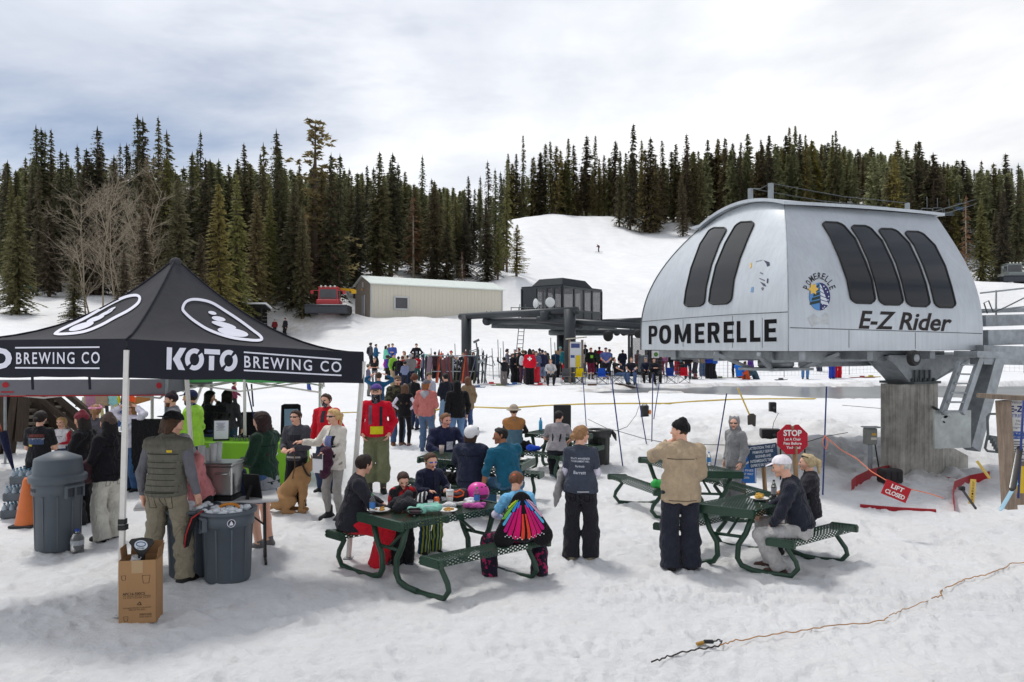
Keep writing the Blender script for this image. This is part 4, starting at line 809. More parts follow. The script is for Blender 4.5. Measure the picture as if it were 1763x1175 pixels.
   for sd in(-1,1):F.cap(T(sd*.07,-.135,.16),T(sd*.10,-.02,tl+.012),.022)
   put('strap',F,cloth(a))
  elif kd=='skirt_top':F=Field();F.cap(T(0,0,.02),T(0,.0,-.16),pw*.95+.04,pw+.06,pd,f,[(T(0,0,-.18),-u)]);put('shirt_tail',F,cloth(a),fold=wrinkle(.005,ph))
  elif kd=='coat_arm':F=Field();w_=wr[-1];F.cap(w_+u*.02,w_-u*.30+f*.03,.085,.10,.8,f);F.cap(w_-rt*.05,w_-u*.18-rt*.06,.07,.06);put('carried_jacket',F,cloth(a),fold=wrinkle(.014,ph))
  elif kd=='papers':b=MB();c=wr[-1]+f*.10+rt*.08-u*.16;b.box(c,(.20,.012,.30),Matrix((rt,f,u)).transposed(),0);b.build('paper',paint((225,226,230)),body);b=MB();b.box(c+u*.11+f*.009,(.19,.006,.085),Matrix((rt,f,u)).transposed());b.build('header',paint((60,62,66)),body)
  elif kd=='mane':
   F=Field()
   for j in range(7):q=Hd(0,-.06-.012*j,.12-.03*j);F.cap(q,q-hf*.05+hu*.02,.026,.008)
   put('fin',F,cloth(a))
  elif kd=='tie':F=Field();F.cap(Hd(0,-.105,.045),Hd(0,-.12,.04),.022,None,.5,hf);put('hair_tie',F,cloth(a),h=hres)
  elif kd=='cross':
   F=Field()
   bvv=bvh_of([out['top']]);b=MB();pts=[]
   for(x0,x1,z0,z1)in((-.035,.035,-.10,.10),(-.10,.10,-.035,.035)):
    for sx,sz in((x0,z0),(x1,z0),(x1,z1),(x0,z1)):pts.append((sx,sz))
   decal('cross_emblem',subdiv2((pts,[(0,1,2,3),(4,5,6,7)]),3),bvv,T(0,-.05,tl-.16),rt,u,f,cloth((240,240,240)),body,.012)
  elif kd=='print':
   txt,wd2,hh2,zz,rgbp,side=a;tv=subdiv2(fit(text_mesh(txt,1,.01,line=1.05,res=2),wd2,hh2),1);bvv=bvh_of([out['top']]);sg=1 if side=='back' else-1
   decal('print',tv,bvv,T(0,-.05*sg,zz),rt*sg,u,f*sg,cloth(rgbp,var=0,bump=0),body,.005)
  elif kd=='patch':
   rgbp,wd2,hh2,xx,zz,side=a;bvv=bvh_of([out['top']]);sg=1 if side=='back' else-1;q=wd2/2;r_=hh2/2
   decal('print',subdiv2(([(-q,-r_),(q,-r_),(q,r_),(-q,r_)],[(0,1,2,3)]),3),bvv,T(xx*sg,-.05*sg,zz),rt*sg,u,f*sg,cloth(rgbp),body,.006)
 return out
def ray_px(bv,px,py,off=.006):
 d=Vector(((px-HX)/FPX,1,-(py-HY)/FPX)).normalized();h=bv.ray_cast(Vector((0,0,CAMZ)),d)
 if h[0]is None:return None
 n=h[1]if h[1].dot(d)<0 else-h[1];return h[0]+n*off
def px_mesh(name,pts,faces,bv,m,parent=None,off=.006):
 vs=[ray_px(bv,x,y,off)for x,y in pts];b=MB();vv=[v if v is not None else Vector((0,0,-9))for v in vs]
 b.add(vv,[f for f in faces if all(vs[i]is not None for i in f)]);return b.build(name,m,parent)
def px_poly(name,pts,bv,m,parent=None,off=.006,sub=2):
 cx=sum(p[0]for p in pts)/len(pts);cy=sum(p[1]for p in pts)/len(pts);v=[(cx,cy)]+list(pts);n=len(pts)
 v,f=subdiv2((v,[(0,1+i,1+(i+1)%n)for i in range(n)]),sub);return px_mesh(name,v,f,bv,m,parent,off)
def px_ring(name,outer,inner,bv,m,parent=None,off=.006):
 n=len(outer);v,f=subdiv2((list(outer)+list(inner),[(i,(i+1)%n,n+(i+1)%n,n+i)for i in range(n)]),1);return px_mesh(name,v,f,bv,m,parent,off)
def px_text(name,txt,quad,bv,m,parent=None,off=.006,bold=.0,shear=0,sub=1,spacing=1.0,line=1.0):
 """lettering stretched over the quad TL,TR,BR,BL (photo pixels) and printed on the surface there"""
 vs,fs=fit(text_mesh(txt,1,bold,shear,spacing=spacing,line=line),1,1);tl_,tr_,br_,bl_=quad
 pts=[]
 for x,y in vs:
  u,v=x+.5,.5-y;pts.append(tuple((tl_[i]*(1-u)+tr_[i]*u)*(1-v)+(bl_[i]*(1-u)+br_[i]*u)*v for i in(0,1)))
 pts,fs=subdiv2((pts,fs),sub);return px_mesh(name,pts,fs,bv,m,parent,off)
def smooth_closed(pts,k=6):
 out=[];n=len(pts)
 for i in range(n):
  p0,p1,p2,p3=(pts[(i+j-1)%n]for j in range(4))
  for s in range(k):
   t=s/k;out.append(tuple(.5*(2*p1[a]+(p2[a]-p0[a])*t+(2*p0[a]-5*p1[a]+4*p2[a]-p3[a])*t*t+(3*p1[a]-p0[a]-3*p2[a]+p3[a])*t**3)for a in(0,1)))
 return out
def inset(pts,d):
 n=len(pts);out=[]
 for i in range(n):
  a,b=pts[i-1],pts[(i+1)%n];t=(b[0]-a[0],b[1]-a[1]);L=math.hypot(*t)or 1;out.append((pts[i][0]-t[1]/L*d,pts[i][1]+t[0]/L*d))
 return out
def ell(cx,cy,rx,ry,rot,n=18):
 c,s=math.cos(R(rot)),math.sin(R(rot));return[(cx+rx*math.cos(a)*c-ry*math.sin(a)*s,cy+rx*math.cos(a)*s+ry*math.sin(a)*c)for a in(6.2832*i/n for i in range(n))]
Z1=lambda p:(1080+p[0]*.3874,300+p[1]*.3874)
SILVER=mat('silver_panel',(.54,.575,.61),rough=.36,metal=.45,spec=.5,kind='streak',var=.10,vs=1.3,bump=.03,bs=3)
STEEL=mat('galvanised_steel',(.30,.325,.345),rough=.5,metal=.4,spec=.5,var=.3,vs=5,bump=.05)
DKSTEEL=mat('dark_steel',(.10,.115,.12),rough=.55,metal=.2,var=.25,bump=.05)
BLK=mat('black_print',(.010,.010,.012),rough=.7,spec=.08,var=.4,vs=12,bump=0)
WINGLASS=mat('tinted_window',(.010,.011,.013),rough=.07,spec=.32,var=0,bump=0)
RUBBER=mat('black_rubber',(.02,.02,.02),rough=.6,var=.1,bump=0)
ORANGE_DIRT=mat('grime',(.30,.28,.25),rough=.8,var=.3,bump=0)
cab_t=empty('lift_terminal','large silver rounded chairlift cabin lettered POMERELLE and E-Z Rider on a concrete pier','lift terminal',(0,0,0))
cA=Vector((4.758,13,0));cuL=Vector((-.322,.948,0)).normalized();cuR=Vector((.869,.495,0)).normalized();cLL,cLR=5.25,5.98
Z0,ZT,DL,DR=2.56,5.33,1.15,1.0
def cab_ring(z,n1=22,n2=26,grow=0):
 t=max(0,(z-2.95)/(ZT-2.95));q=t**2.15;iL,iR=DL*q-grow,DR*q-grow;crown=.26*t**4
 c1=cA+cuL*iL+cuR*iR;c2=cA+cuL*(cLL-iL)+cuR*iR;c3=cA+cuL*(cLL-iL)+cuR*(cLR+grow);c4=cA+cuL*iL+cuR*(cLR+grow);out=[]
 for a,b,n in((c1,c2,n1),(c2,c3,n2),(c3,c4,n1),(c4,c1,n2)):
  for i in range(n):
   p=a.lerp(b,i/n);s=((p-cA).dot(cuL))/cLL;h=1-min(1,abs(2*s-1)/max(.05,1-2*(iL+grow)/cLL))**2
   out.append(Vector((p.x,p.y,z+crown*max(0,h))))
 return out
def build_cab():
 zs=[Z0,2.75,2.95]+[2.95+(ZT-2.95)*i/16 for i in range(1,17)];rings=[cab_ring(z)for z in zs];n=len(rings[0]);b=MB()
 vs=[v for r in rings for v in r];fs=[(k*n+i,k*n+(i+1)%n,(k+1)*n+(i+1)%n,(k+1)*n+i)[::-1]for k in range(len(zs)-1)for i in range(n)]
 b.add(vs,fs,0,True);shell=b.build('shell',SILVER,cab_t)
 me=shell.data
 for e in me.edges:
  a,c=e.vertices
  if a%n==c%n and(a%n)in(0,22,48,70):e.use_edge_sharp=True
 bv=bvh_of([shell])
 b=MB();b.add([v-Vector((0,0,.002))for v in rings[0]],[tuple(range(n))]);b.build('underside',STEEL,cab_t)
 b=MB();r1=[v+Vector((0,0,.01))for v in cab_ring(ZT,grow=.13)];r2=[v+Vector((0,0,.075))for v in cab_ring(ZT,grow=.13)]
 half=22;b.add(r1+r2,[(i,(i+1)%n,n+(i+1)%n,n+i)[::-1]for i in range(n)],0)
 def strip(r,flip):
  o=len(b.v);b.add([r[i]for i in range(23)]+[r[70-i]for i in range(23)],[((j,j+1,23+j+1,23+j)if flip else(23+j,23+j+1,j+1,j))for j in range(22)])
 strip(r2,True);strip(r1,False);b.build('roof',SILVER,cab_t)
 for s_,ring_i in(('near',0),('far',22)):
  b=MB();b.tube([rings[k][ring_i]for k in range(len(zs))],.018 if ring_i else .010,5);b.build('edge_trim',DKSTEEL if ring_i else STEEL,cab_t)
 W=[[[(253,590),(262,520),(285,420),(325,312),(372,240)],[(343,585),(352,500),(375,405),(410,312),(448,240)]],[[(363,580),(372,510),(395,410),(437,308),(490,216)],[(463,575),(475,470),(502,375),(536,290),(570,212)]],[[(995,572),(975,470),(940,370),(900,280),(860,214)],[(1103,576),(1085,470),(1055,388),(1010,288),(950,218)]],[[(1122,580),(1100,480),(1070,385),(1030,295),(988,230)],[(1228,582),(1205,480),(1175,393),(1130,298),(1072,232)]],[[(1243,586),(1222,490),(1195,400),(1150,305),(1111,244)],[(1347,590),(1325,490),(1295,403),(1250,308),(1190,246)]],[[(1368,592),(1345,495),(1315,410),(1275,320),(1226,256)],[(1461,594),(1438,500),(1410,408),(1365,318),(1305,258)]]]
 for L_,R_ in W:
  def ev(pl,t):t*=4;i=min(3,int(t));f=t-i;return tuple(pl[i][a]*(1-f)+pl[i+1][a]*f for a in(0,1))
  nv,nu=40,8;pts=[]
  for i in range(nv+1):
   t=i/nv;e=min(t,1-t)/.06;wf=(1-(1-min(1,e))**2.6)**.45*.5 if e<1 else .5;wf=max(wf,.30)
   a,c=ev(L_,t),ev(R_,t)
   for j in range(nu+1):
    u=.5+(j/nu-.5)*2*wf;pts.append(Z1((a[0]*(1-u)+c[0]*u,a[1]*(1-u)+c[1]*u)))
  f=[(i*(nu+1)+j,i*(nu+1)+j+1,(i+1)*(nu+1)+j+1,(i+1)*(nu+1)+j)for i in range(nv)for j in range(nu)]
  o=px_mesh('window',pts,f,bv,WINGLASS,cab_t,.012)
  for p in o.data.polygons:p.use_smooth=True
  rim=[i*(nu+1)for i in range(nv+1)]+[nv*(nu+1)+j for j in range(1,nu+1)]+[i*(nu+1)+nu for i in range(nv-1,-1,-1)]+[j for j in range(nu-1,0,-1)]
  b=MB();b.tube([o.data.vertices[i].co.copy()for i in rim],.02,5,closed=True);b.build('gasket',RUBBER,o)
 for pts in([(62,656),(250,640),(480,624),(716,613)],[(720,683),(1000,691),(1300,700),(1580,709)]):
  b=MB();q=[ray_px(bv,*Z1((pts[0][0]+3,pts[0][1])),.004)]+[ray_px(bv,*Z1(p),.004)for p in pts[1:-1]]+[ray_px(bv,*Z1((pts[-1][0]-3,pts[-1][1])),.004)];b.tube([p for p in q if p],.007,4);b.build('seam',DKSTEEL,cab_t)
 def rbow(x0,x1,y0,y1,n=7):return[(x0+(x1-x0)*math.sin(math.pi*i/n/1)if 0 else x0+(x1-x0)*math.sin(math.pi*i/n)**.55,y0+(y1-y0)*(.5-.5*math.cos(math.pi*i/n)))for i in range(n+1)]
 def ringq(o,i):n=len(o);return[[o[k],o[k+1],i[k+1],i[k]]for k in range(n-1)]
 oo=[(.5+.5*math.copysign(abs(math.cos(a))**.75,math.cos(a)),.5+.5*math.copysign(abs(math.sin(a))**.85,math.sin(a)))for a in[6.2832*k/24 for k in range(25)]];oi=[(.5+(x-.5)*.42,.5+(y-.5)*.60)for x,y in oo]
 P_=[[(0,0),(.32,0),(.32,1),(0,1)]]+ringq([(.3,0)]+rbow(.55,1.0,0,.60)+[(.3,.60)],[(.3,.17)]+rbow(.5,.66,.17,.43)+[(.3,.43)])
 SHAPE={'P':P_,'O':ringq(oo,oi),'E':[[(0,0),(.36,0),(.36,1),(0,1)],[(.34,0),(1,0),(1,.19),(.34,.19)],[(.34,.40),(.92,.40),(.92,.59),(.34,.59)],[(.34,.81),(1,.81),(1,1),(.34,1)]],'L':[[(0,0),(.38,0),(.38,1),(0,1)],[(.36,.80),(1,.80),(1,1),(.36,1)]],'R':P_+[[(.42,.55),(.72,.55),(1.04,1),(.68,1)]],'M':[[(0,0),(.24,0),(.24,1),(0,1)],[(.76,0),(1,0),(1,1),(.76,1)],[(.04,0),(.26,0),(.58,.92),(.42,.92)],[(.74,0),(.96,0),(.58,.92),(.42,.92)]]}
 xs=[(96,134),(142,195),(211,283),(302,343),(358,410),(429,474),(487,530),(546,592),(610,664)];top_=lambda x:675-(x-96)*.054;bot_=lambda x:757-(x-96)*.0225
 for(x0,x1),ch in zip(xs,'POMERELLE'):
  vs,fs=[],[]
  for q in SHAPE[ch]:
   k=len(vs);fs.append(tuple(range(k,k+len(q))))
   for u,v_ in q:x=x0+(x1-x0)*u;vs.append(Z1((x,top_(x)+(bot_(x)-top_(x))*v_)))
  px_mesh('lettering',vs,fs,bv,BLK,cab_t,.006)
 px_text('lettering','E-Z Rider',[Z1((1036,607)),Z1((1446,622)),Z1((1436,700)),Z1((1028,688))],bv,mat('brown_print',(.04,.034,.034),rough=.7,spec=.08,var=.4,vs=9,bump=0),cab_t,bold=.02,shear=.12)
 for x,y0,y1 in((248,645,768),(468,630,772),(985,694,772),(1280,704,776),(600,640,772)):
  q=[ray_px(bv,*Z1((x,y0+(y1-y0)*k/4)),.003)for k in range(5)];b=MB();b.tube([p for p in q if p],.004,4);b.build('seam',DKSTEEL,cab_t)
 badge=lambda nm,pts,col,off=.006:px_poly(nm,[Z1(p)for p in pts],bv,paint(col),cab_t,off)
 cx,cy,rx,ry=854,545,47,62
 def arc(a0,a1,k=12):return[(cx+rx*math.cos(R(a0+(a1-a0)*i/k)),cy+ry*math.sin(R(a0+(a1-a0)*i/k)))for i in range(k+1)]
 badge('emblem',arc(90,270),(86,140,196));badge('emblem',arc(-90,90),(50,52,100))
 for k in range(5):y0=488+18*k;hw=12+7*k;badge('emblem_tree',[(850+k,y0),(850+k,y0+13),(850-hw,y0+22),(850-hw+3,y0+9)],(44,62,58),.009);badge('emblem_tree',[(854+k,y0+1),(854+k,y0+15),(854+hw,y0+25),(854+hw-4,y0+11)],(205,212,222),.009)
 for a in range(12):r_=(22,13)[a%2]
 badge('emblem_sun',[(825+(24 if a%2==0 else 14)*math.cos(R(30*a)),512+(28 if a%2==0 else 17)*math.sin(R(30*a)))for a in range(12)],(226,186,90),.011)
 for dx,dy in((872,500),(880,512),(888,525),(893,545),(866,578),(875,590),(882,575),(868,597),(890,560),(878,603-4)):badge('emblem_star',ell(dx,dy,3,3.4,0,6),(210,215,228),.009)
 name='POMERELLE'
 for i,ch in enumerate(name):
  a=R(-158+136*i/8);px_,py_=853+62*math.cos(a),536+84*math.sin(a);tx=math.cos(a+math.pi/2),math.sin(a+math.pi/2);nx_=math.cos(a),math.sin(a);hw,hh=(6.5 if ch!='M' else 7.5),14
  q=[Z1((px_+sx*hw*tx[0]+sy*hh*nx_[0],py_+sx*hw*tx[1]+sy*hh*nx_[1]))for sx,sy in((-1,1),(1,1),(1,-1),(-1,-1))];px_text('lettering',ch,q,bv,mat('grey_print',(.04,.04,.05),rough=.7,spec=.1,var=.2,bump=0),cab_t,bold=.008)
 for pts,col in(([(606,383),(632,392),(634,406),(622,412),(618,398)],(60,62,84)),([(545,398),(553,395),(553,415),(545,420)],(222,190,120)),([(552,505),(562,500),(560,525),(548,525)],(120,160,200)),([(622,465),(628,464),(626,485),(620,485)],(70,72,88)),([(590,478),(612,488),(618,500),(606,498)],(80,82,96)),([(588,462),(612,472),(611,476),(588,466)],(90,92,104)),([(592,436),(604,441),(603,446),(590,441)],(110,114,124)),([(572,388),(600,381),(600,384),(572,391)],(150,156,166)),([(600,502),(608,506),(602,518),(596,510)],(110,112,122))):
  badge('worn_emblem',pts,col)
 for pts in([(800,640),(830,620),(850,640),(880,615),(905,630),(900,670),(850,665),(820,680)],):px_poly('stain',[Z1(p)for p in pts],bv,mat('stain',(.49,.515,.53),rough=.5,metal=.3,var=.2,vs=8,bump=0),cab_t,.003)
 tops=[]
 for(x,y0,y1,Y,w_)in((1292,352,325,16.8,.085),(1327,353,316,15.4,.085),(1525,378,357,18.9,.07),(1562,384,350,17.5,.085)):
  b=MB();p0,p1=P(x,y0,Y),P(x,y1,Y);b.bar(p0-Vector((0,0,.2)),p1,w_,w_);b.build('roof_post',STEEL,cab_t);tops.append(p1)
 for a,c in((1,3),(0,2),(0,1)):
  b=MB();m=tops[a].lerp(tops[c],.5)-Vector((0,0,.06));b.tube([tops[a],m,tops[c]],.008,4);b.build('wire',DKSTEEL,cab_t)
build_cab()
def on_line(px,o,d):
 k=(px-HX)/FPX;return(k*o.y-o.x)/(d.x-k*d.y)
def build_cab_base():
 Bp=lambda a,b_,w_,h_,nm='beam',m=STEEL:MB().bar(a,b_,w_,h_).build(nm,m,cab_t)
 for s in(.9,2.6,4.3):Bp(cA+cuR*.35+cuL*s+V(0,0,2.44),cA+cuR*(cLR-.2)+cuL*s+V(0,0,2.44),.16,.2)
 for s in(.5,2.4,4.4):Bp(cA+cuR*s+cuL*.15+V(0,0,2.47),cA+cuR*s+cuL*(cLL-.2)+V(0,0,2.47),.14,.16)
 b=MB();c=cA+cuR*1.0+cuL*1.4;b.lathe([(.0,2.22),(.30,2.22),(.34,2.26),(.34,2.36),(.25,2.40)],c,20);b.build('sheave_hub',STEEL,cab_t)
 b=MB();M3=Matrix((cuR,cuR.cross(V(0,0,-1))*1,V(0,0,1))).transposed();b.box(c+V(0,0,2.20),(1.1,.9,.05),M3);b.build('drip_tray',STEEL,cab_t)
 for sx,sy in((-1,-1),(1,-1),(-1,1),(1,1)):Bp(c+cuR*.4*sx+cuL*.3*sy+V(0,0,2.2),c+cuR*1.1*sx+cuL*.7*sy+V(0,0,2.5),.07,.07,'brace')
 conc=mat('board_marked_concrete',(.46,.44,.40),rough=.9,kind='concrete',spec=.15,var=.12,vs=9,bump=.35,bs=16)
 p0=Vector(((1550-HX)/FPX*15.75,15.75,0));w1=on_line(1614,p0,cuR);w2=.52;pz=CAMZ-(662-HY)/FPX*15.9
 pier=empty('concrete_pier','tall weathered concrete pier carrying the silver lift cabin','pier',p0+cuR*w1/2+cuL*w2/2,0)
 def blk(nm,poly,z0,z1,m=conc,zz=None):
  b=MB();n=len(poly);zt=zz or[z1]*n;vs=[Vector((q.x,q.y,z0))for q in poly]+[Vector((q.x,q.y,zt[i]))for i,q in enumerate(poly)]
  b.add(vs,[tuple(range(n))[::-1],tuple(range(n,2*n))]+[(i,(i+1)%n,n+(i+1)%n,n+i)for i in range(n)]);o=b.build(nm,m,pier);o.matrix_parent_inverse=Matrix.Translation(-pier.location);return o
 g=random.Random(4);nb=9
 def boards(o,d,ln,n,out):
  for i in range(n):
   a,c=o+d*(ln*i/n+.004),o+d*(ln*(i+1)/n-.004);k=.004+.012*g.random();poly=[a+out*k,c+out*k,c-out*.02,a-out*.02];blk('formwork_face',poly,-.4,pz-.01)
 n1,n2=Vector((cuR.y,-cuR.x,0)),Vector((-cuL.y,cuL.x,0));blk('core',[p0,p0+cuR*w1,p0+cuR*w1+cuL*w2,p0+cuL*w2],-.5,pz)
 boards(p0,cuR,w1,8,n1);boards(p0,cuL,w2,5,n2)
 f0=p0+cuR*(w1+.02);blk('footing',[f0-cuL*-.02,f0+cuR*1.15,f0+cuR*1.15+cuL*1.0,f0+cuL*1.0],-.5,.5,zz=[.62,.18,.18,.62])
 ct=p0+cuR*w1*.52+cuL*w2*.5
 b=MB();b.box(ct+V(0,0,pz+.03),(.95,.8,.05),M3);b.build('base_plate',DKSTEEL,cab_t)
 for i in range(5):
  b=MB();q=ct+cuR*(-.38+.19*i)-cuL*.34+V(0,0,pz+.06);b.lathe([(.0,.06),(.03,.06),(.035,0)],q,6);b.build('bolt',DKSTEEL,cab_t)
 lo,hi=[(-.42,pz+.06),(.42,pz+.06)],[(1.75,2.42),(-1.15,2.42)]
 for s in(-.32,.26):
  b=MB();b.prism(lo+[(1.9,2.30),(1.9,2.46),(-1.15,2.46),(-1.15,2.38)],.05,ct+cuL*s,cuR,V(0,0,1),0,cuL);b.build('gusset',STEEL,cab_t)
 b=MB();b.prism([(-.46,pz+.05),(-.42,pz+.05),(-1.1,2.44),(-1.18,2.44)],.62,ct-cuL*.33,cuR,V(0,0,1),0,cuL);b.build('web',STEEL,cab_t)
 b=MB();b.prism([(.42,pz+.05),(.46,pz+.05),(1.95,2.38),(1.85,2.40)],.62,ct-cuL*.33,cuR,V(0,0,1),0,cuL);b.build('web',STEEL,cab_t)
 for i in range(4):
  b=MB();b.box(ct+cuR*(-.3+.17*i)-cuL*.36+V(0,0,pz+.17),(.05,.03,.26),M3);b.build('stiffener',DKSTEEL,cab_t)
 r0=cA+cuR*2.0+cuL*1.6;Bp(r0+V(0,0,2.36),r0+cuR*9+V(0,0,2.36),.26,.28)
 tq=P(1573,617,13.9);b=MB();b.lathe([(.0,-.03),(.07,-.03),(.075,-.05),(.135,-.055),(.145,-.03),(.145,.03),(.135,.055),(.075,.05),(.07,.03),(0,.03)],tq,24,0,axis=n1);b.build('tyre',RUBBER,cab_t)
 b=MB();b.lathe([(0,.075),(.07,.07),(.075,.03)],tq,16,0,axis=n1);b.build('hub',STEEL,cab_t)
 for(x0,x1,y0,Y,h_,w_)in((1690,1835,553,17.2,.26,.2),(1690,1850,582,16.2,.33,.3),(1682,1845,611,15.8,.40,.3),(1690,1850,536,18.2,.1,.12)):
  Bp(P(x0,y0,Y),P(x1,y0-4*(1 if y0<596 else-1),Y+1.2),w_,h_)
 for y_ in(502,534):b=MB();b.tube([P(1688,y_+3,17.5),P(1840,y_-14,18.6)],.022,6);b.build('handrail',STEEL,cab_t)
 for x_ in(1715,1790):b=MB();b.tube([P(x_,500 if x_<1750 else 492,17.8),P(x_,556,17.8)],.022,6);b.build('handrail_post',STEEL,cab_t)
 b=MB();b.tube([P(1700,540,17.4),P(1694,522,17.4),P(1702,518,17.4),P(1710,538,17.4),P(1730,530,17.4),P(1790,500,17.8)],.016,5);b.build('cable',DKSTEEL,cab_t)
 Bp(P(1662,610,15.1),P(1722,612,15.5),.5,.13,'platform')
 for(a,c)in(((1653,625),(1622,712)),((1688,616),(1656,712))):Bp(P(*a,15.1),P(*c,14.8),.07,.15,'ladder_rail')
 for i in range(6):t=i/5.2;Bp(P(1653-31*t,628+84*t,15.08-.3*t),P(1686-32*t,629+83*t,15.08-.3*t),.10,.03,'rung')
 Bp(P(1712,612,16.0),P(1668,772,15.6),.30,.32,'leaning_column')
 pn=[P(1609,707,14.85),P(1676,706,15.25),P(1672,771,15.25),P(1609,773,14.85)];b=MB();nn=(pn[1]-pn[0]).cross(pn[3]-pn[0]).normalized();b.prism([(0,0),(1,0),(1,1),(0,1)],.03,pn[3],pn[2]-pn[3],pn[0]-pn[3],0,nn);o=b.build('sheet_panel',mat('zinc_sheet',(.40,.43,.42),rough=.5,metal=.4,var=.25,vs=4,bump=.05),cab_t)
 bvp=bvh_of([o]);
 for k,(x,y,r_)in enumerate([(1622,722,3.2),(1628,718,4),(1634,714,3.5),(1625,727,2.6),(1637,716,2.2)]):px_poly('worn_sticker',ell(x,y,r_,r_*.6,-35+20*k,7),bvp,BLK if k%2 else paint((200,204,206)),cab_t,.004,1)
 b=MB();b.tube([P(1598,650,17),P(1601,655,17),P(1604,700,16.4),P(1626,712,15.4)],.03,6);b.build('cable_loop',DKSTEEL,cab_t)
 e=empty('control_box','grey electrical box on a post left of the concrete pier','electrical box',at(1498,15.6))
 b=MB();b.bar(V(0,0,-.3),V(0,0,.95),.07,.07);b.build('post',STEEL,e);b=MB();b.box(V(0,0,.88),(.23,.16,.33),None,0,.01);b.build('housing',mat('grey_enamel',lin((128,130,126)),rough=.5,var=.15,vs=8,bump=.03),e)
 b=MB();b.box(V(.02,-.02,1.07),(.34,.24,.02));b.build('hood',STEEL,e);b=MB();b.box(V(.04,-.083,.93),(.09,.006,.05));b.build('sticker',paint((200,160,70)),e);b=MB();b.box(V(.04,-.083,.84),(.12,.006,.05));b.build('sticker',paint((210,205,190)),e)
 b=MB();b.tube([V(.08,-.05,.72),V(.13,-.05,.4),V(.22,-.02,-.05)],.014,5);b.build('conduit',RUBBER,e)
build_cab_base()
BLUEBLK=mat('blue_black_steel',(.032,.038,.044),rough=.45,metal=.2,spec=.5,var=.15,vs=3,bump=.04)
def build_far_lift():
 e=empty('dark_lift_terminal','black chairlift terminal with tubular frame and glazed control cabin','lift terminal',(0,0,0))
 def tb(nm,pts,r,n=14,m=BLUEBLK):b=MB();b.tube(pts,r,n);return b.build(nm,m,e)
 L0,L1=P(803,546,46),P(803,546,46);L0 .z=gz(L0 .x,L0 .y)-.4;tb('post',[L0,L1+V(0,0,.1)],.31);R1=P(981,536,39.2);R0=R1 .copy();R0 .z=gz(R0 .x,R0 .y)-.4;tb('post',[R0,R1+V(0,0,.1)],.31)
 tb('cross_tube',[P(793,545.5,46.4),P(993,535,39)],.20);tb('lower_tube',[P(836,553,45),P(930,553,42),P(1000,560,40)],.20);tb('lower_tube',[P(925,550,40.5),P(1110,563,38)],.17)
 tb('rear_tube',[P(1030,556,47),P(1115,552,46)],.20);tb('tube_end',[P(838,553,44.6),P(840,553,45.2)],.27);tb('saddle',[P(938,536,40.2),P(938,552,40.2)],.26)
 tb('pedestal',[P(968,570,47),Vector((P(968,570,47).x,47,.6))],.34,14)
 b=MB();c=P(1000,572,45.5);b.lathe([(0,-.12),(1.7,-.12),(1.85,-.2),(1.95,-.16),(1.95,.1),(1.85,.12),(1.7,.02),(0,.04)],c,36);b.build('bullwheel',DKSTEEL,e)
 tb('drive_beam',[P(950,568,45),P(1105,572,41)],.14);b=MB();b.bar(P(850,561,45),P(1060,566,43),.9,.3);b.build('machine_deck',DKSTEEL,e)
 for x in(1048,1062,1074,1086,1098):b=MB();b.lathe([(0,-.05),(.17,-.05),(.19,-.02),(.19,.02),(.17,.05),(0,.05)],P(x,573,42.5),12,axis=(0,1,0));b.build('sheave',RUBBER,e)
 b=MB();b.lathe([(0,-.07),(.27,-.07),(.30,0),(.27,.07),(0,.07)],P(1047,579,41.5),16,axis=(.6,1,0));b.build('tyre',RUBBER,e);b=MB();b.lathe([(0,-.07),(.2,-.07),(.24,0),(.2,.07),(0,.07)],P(1099,575,40),16,axis=(.6,1,0));b.build('tyre',RUBBER,e)
 tb('hose',[P(1030,550,43.5),P(1048,563,43),P(1056,572,42.6),P(1080,572,42.5),P(1102,553,42)],.045,6,RUBBER)
 k0,k1,k2=Vector((.62,46,0)),Vector((2.93,44,0)),Vector((5.67,48,0));k3=k0+(k2-k1);zb,zt=4.12,6.12;sm=mat('smoked_glass',(.10,.10,.11),rough=.05,spec=.7,var=0,bump=0,alpha=.42)
 def face(a,c,cuts,panes,names=None):
  d=c-a;n_=Vector((d.y,-d.x,0)).normalized()
  for i in range(len(cuts)):p=a+d*cuts[i];b=MB();b.bar(p+V(0,0,zb),p+V(0,0,zt),.12,.12);b.build('mullion',BLUEBLK,e)
  for z in(zb,zb+.62,zt):b=MB();b.bar(a+V(0,0,z),c+V(0,0,z),.11,.12);b.build('rail',BLUEBLK,e)
  b=MB();b.bar(a+V(0,0,zb+.31),c+V(0,0,zb+.31),.05,.56);b.build('sill_panel',BLUEBLK,e)
  for i in range(len(cuts)-1):
   if panes[i]:p,q=a+d*cuts[i],a+d*cuts[i+1];b=MB();b.prism([(0,0),(1,0),(1,1),(0,1)],.02,p+V(0,0,zb+.64),q-p,V(0,0,zt-zb-.66));b.build('window',sm,e)
   else:p,q=a+d*cuts[i],a+d*cuts[i+1];b=MB();b.bar(p+V(0,0,(zb+zt)/2),q+V(0,0,(zb+zt)/2),.06,zt-zb-.04);b.build('panel',BLUEBLK,e)
 face(k0,k1,[0,.36,.62,.80,1],[0,1,1,1]);face(k1,k2,[0,.28,.52,.74,1],[1,1,1,1]);face(k3,k0,[0,.5,1],[1,1]);face(k2,k3,[0,.5,1],[1,1])
 b=MB();q=[k0,k1,k2,k3];cc=sum(q,Vector())/4;b.add([cc+(p-cc)*1.02+V(0,0,zt+dz)for dz in(.02,.12)for p in q],[(3,2,1,0),(4,5,6,7),(0,1,5,4),(1,2,6,5),(2,3,7,6),(3,0,4,7)]);i0=[cc+(p-cc)*.80+V(0,0,zt+.1)for p in q];i1=[cc+(p-cc)*.58+V(0,0,zt+.62)for p in q]
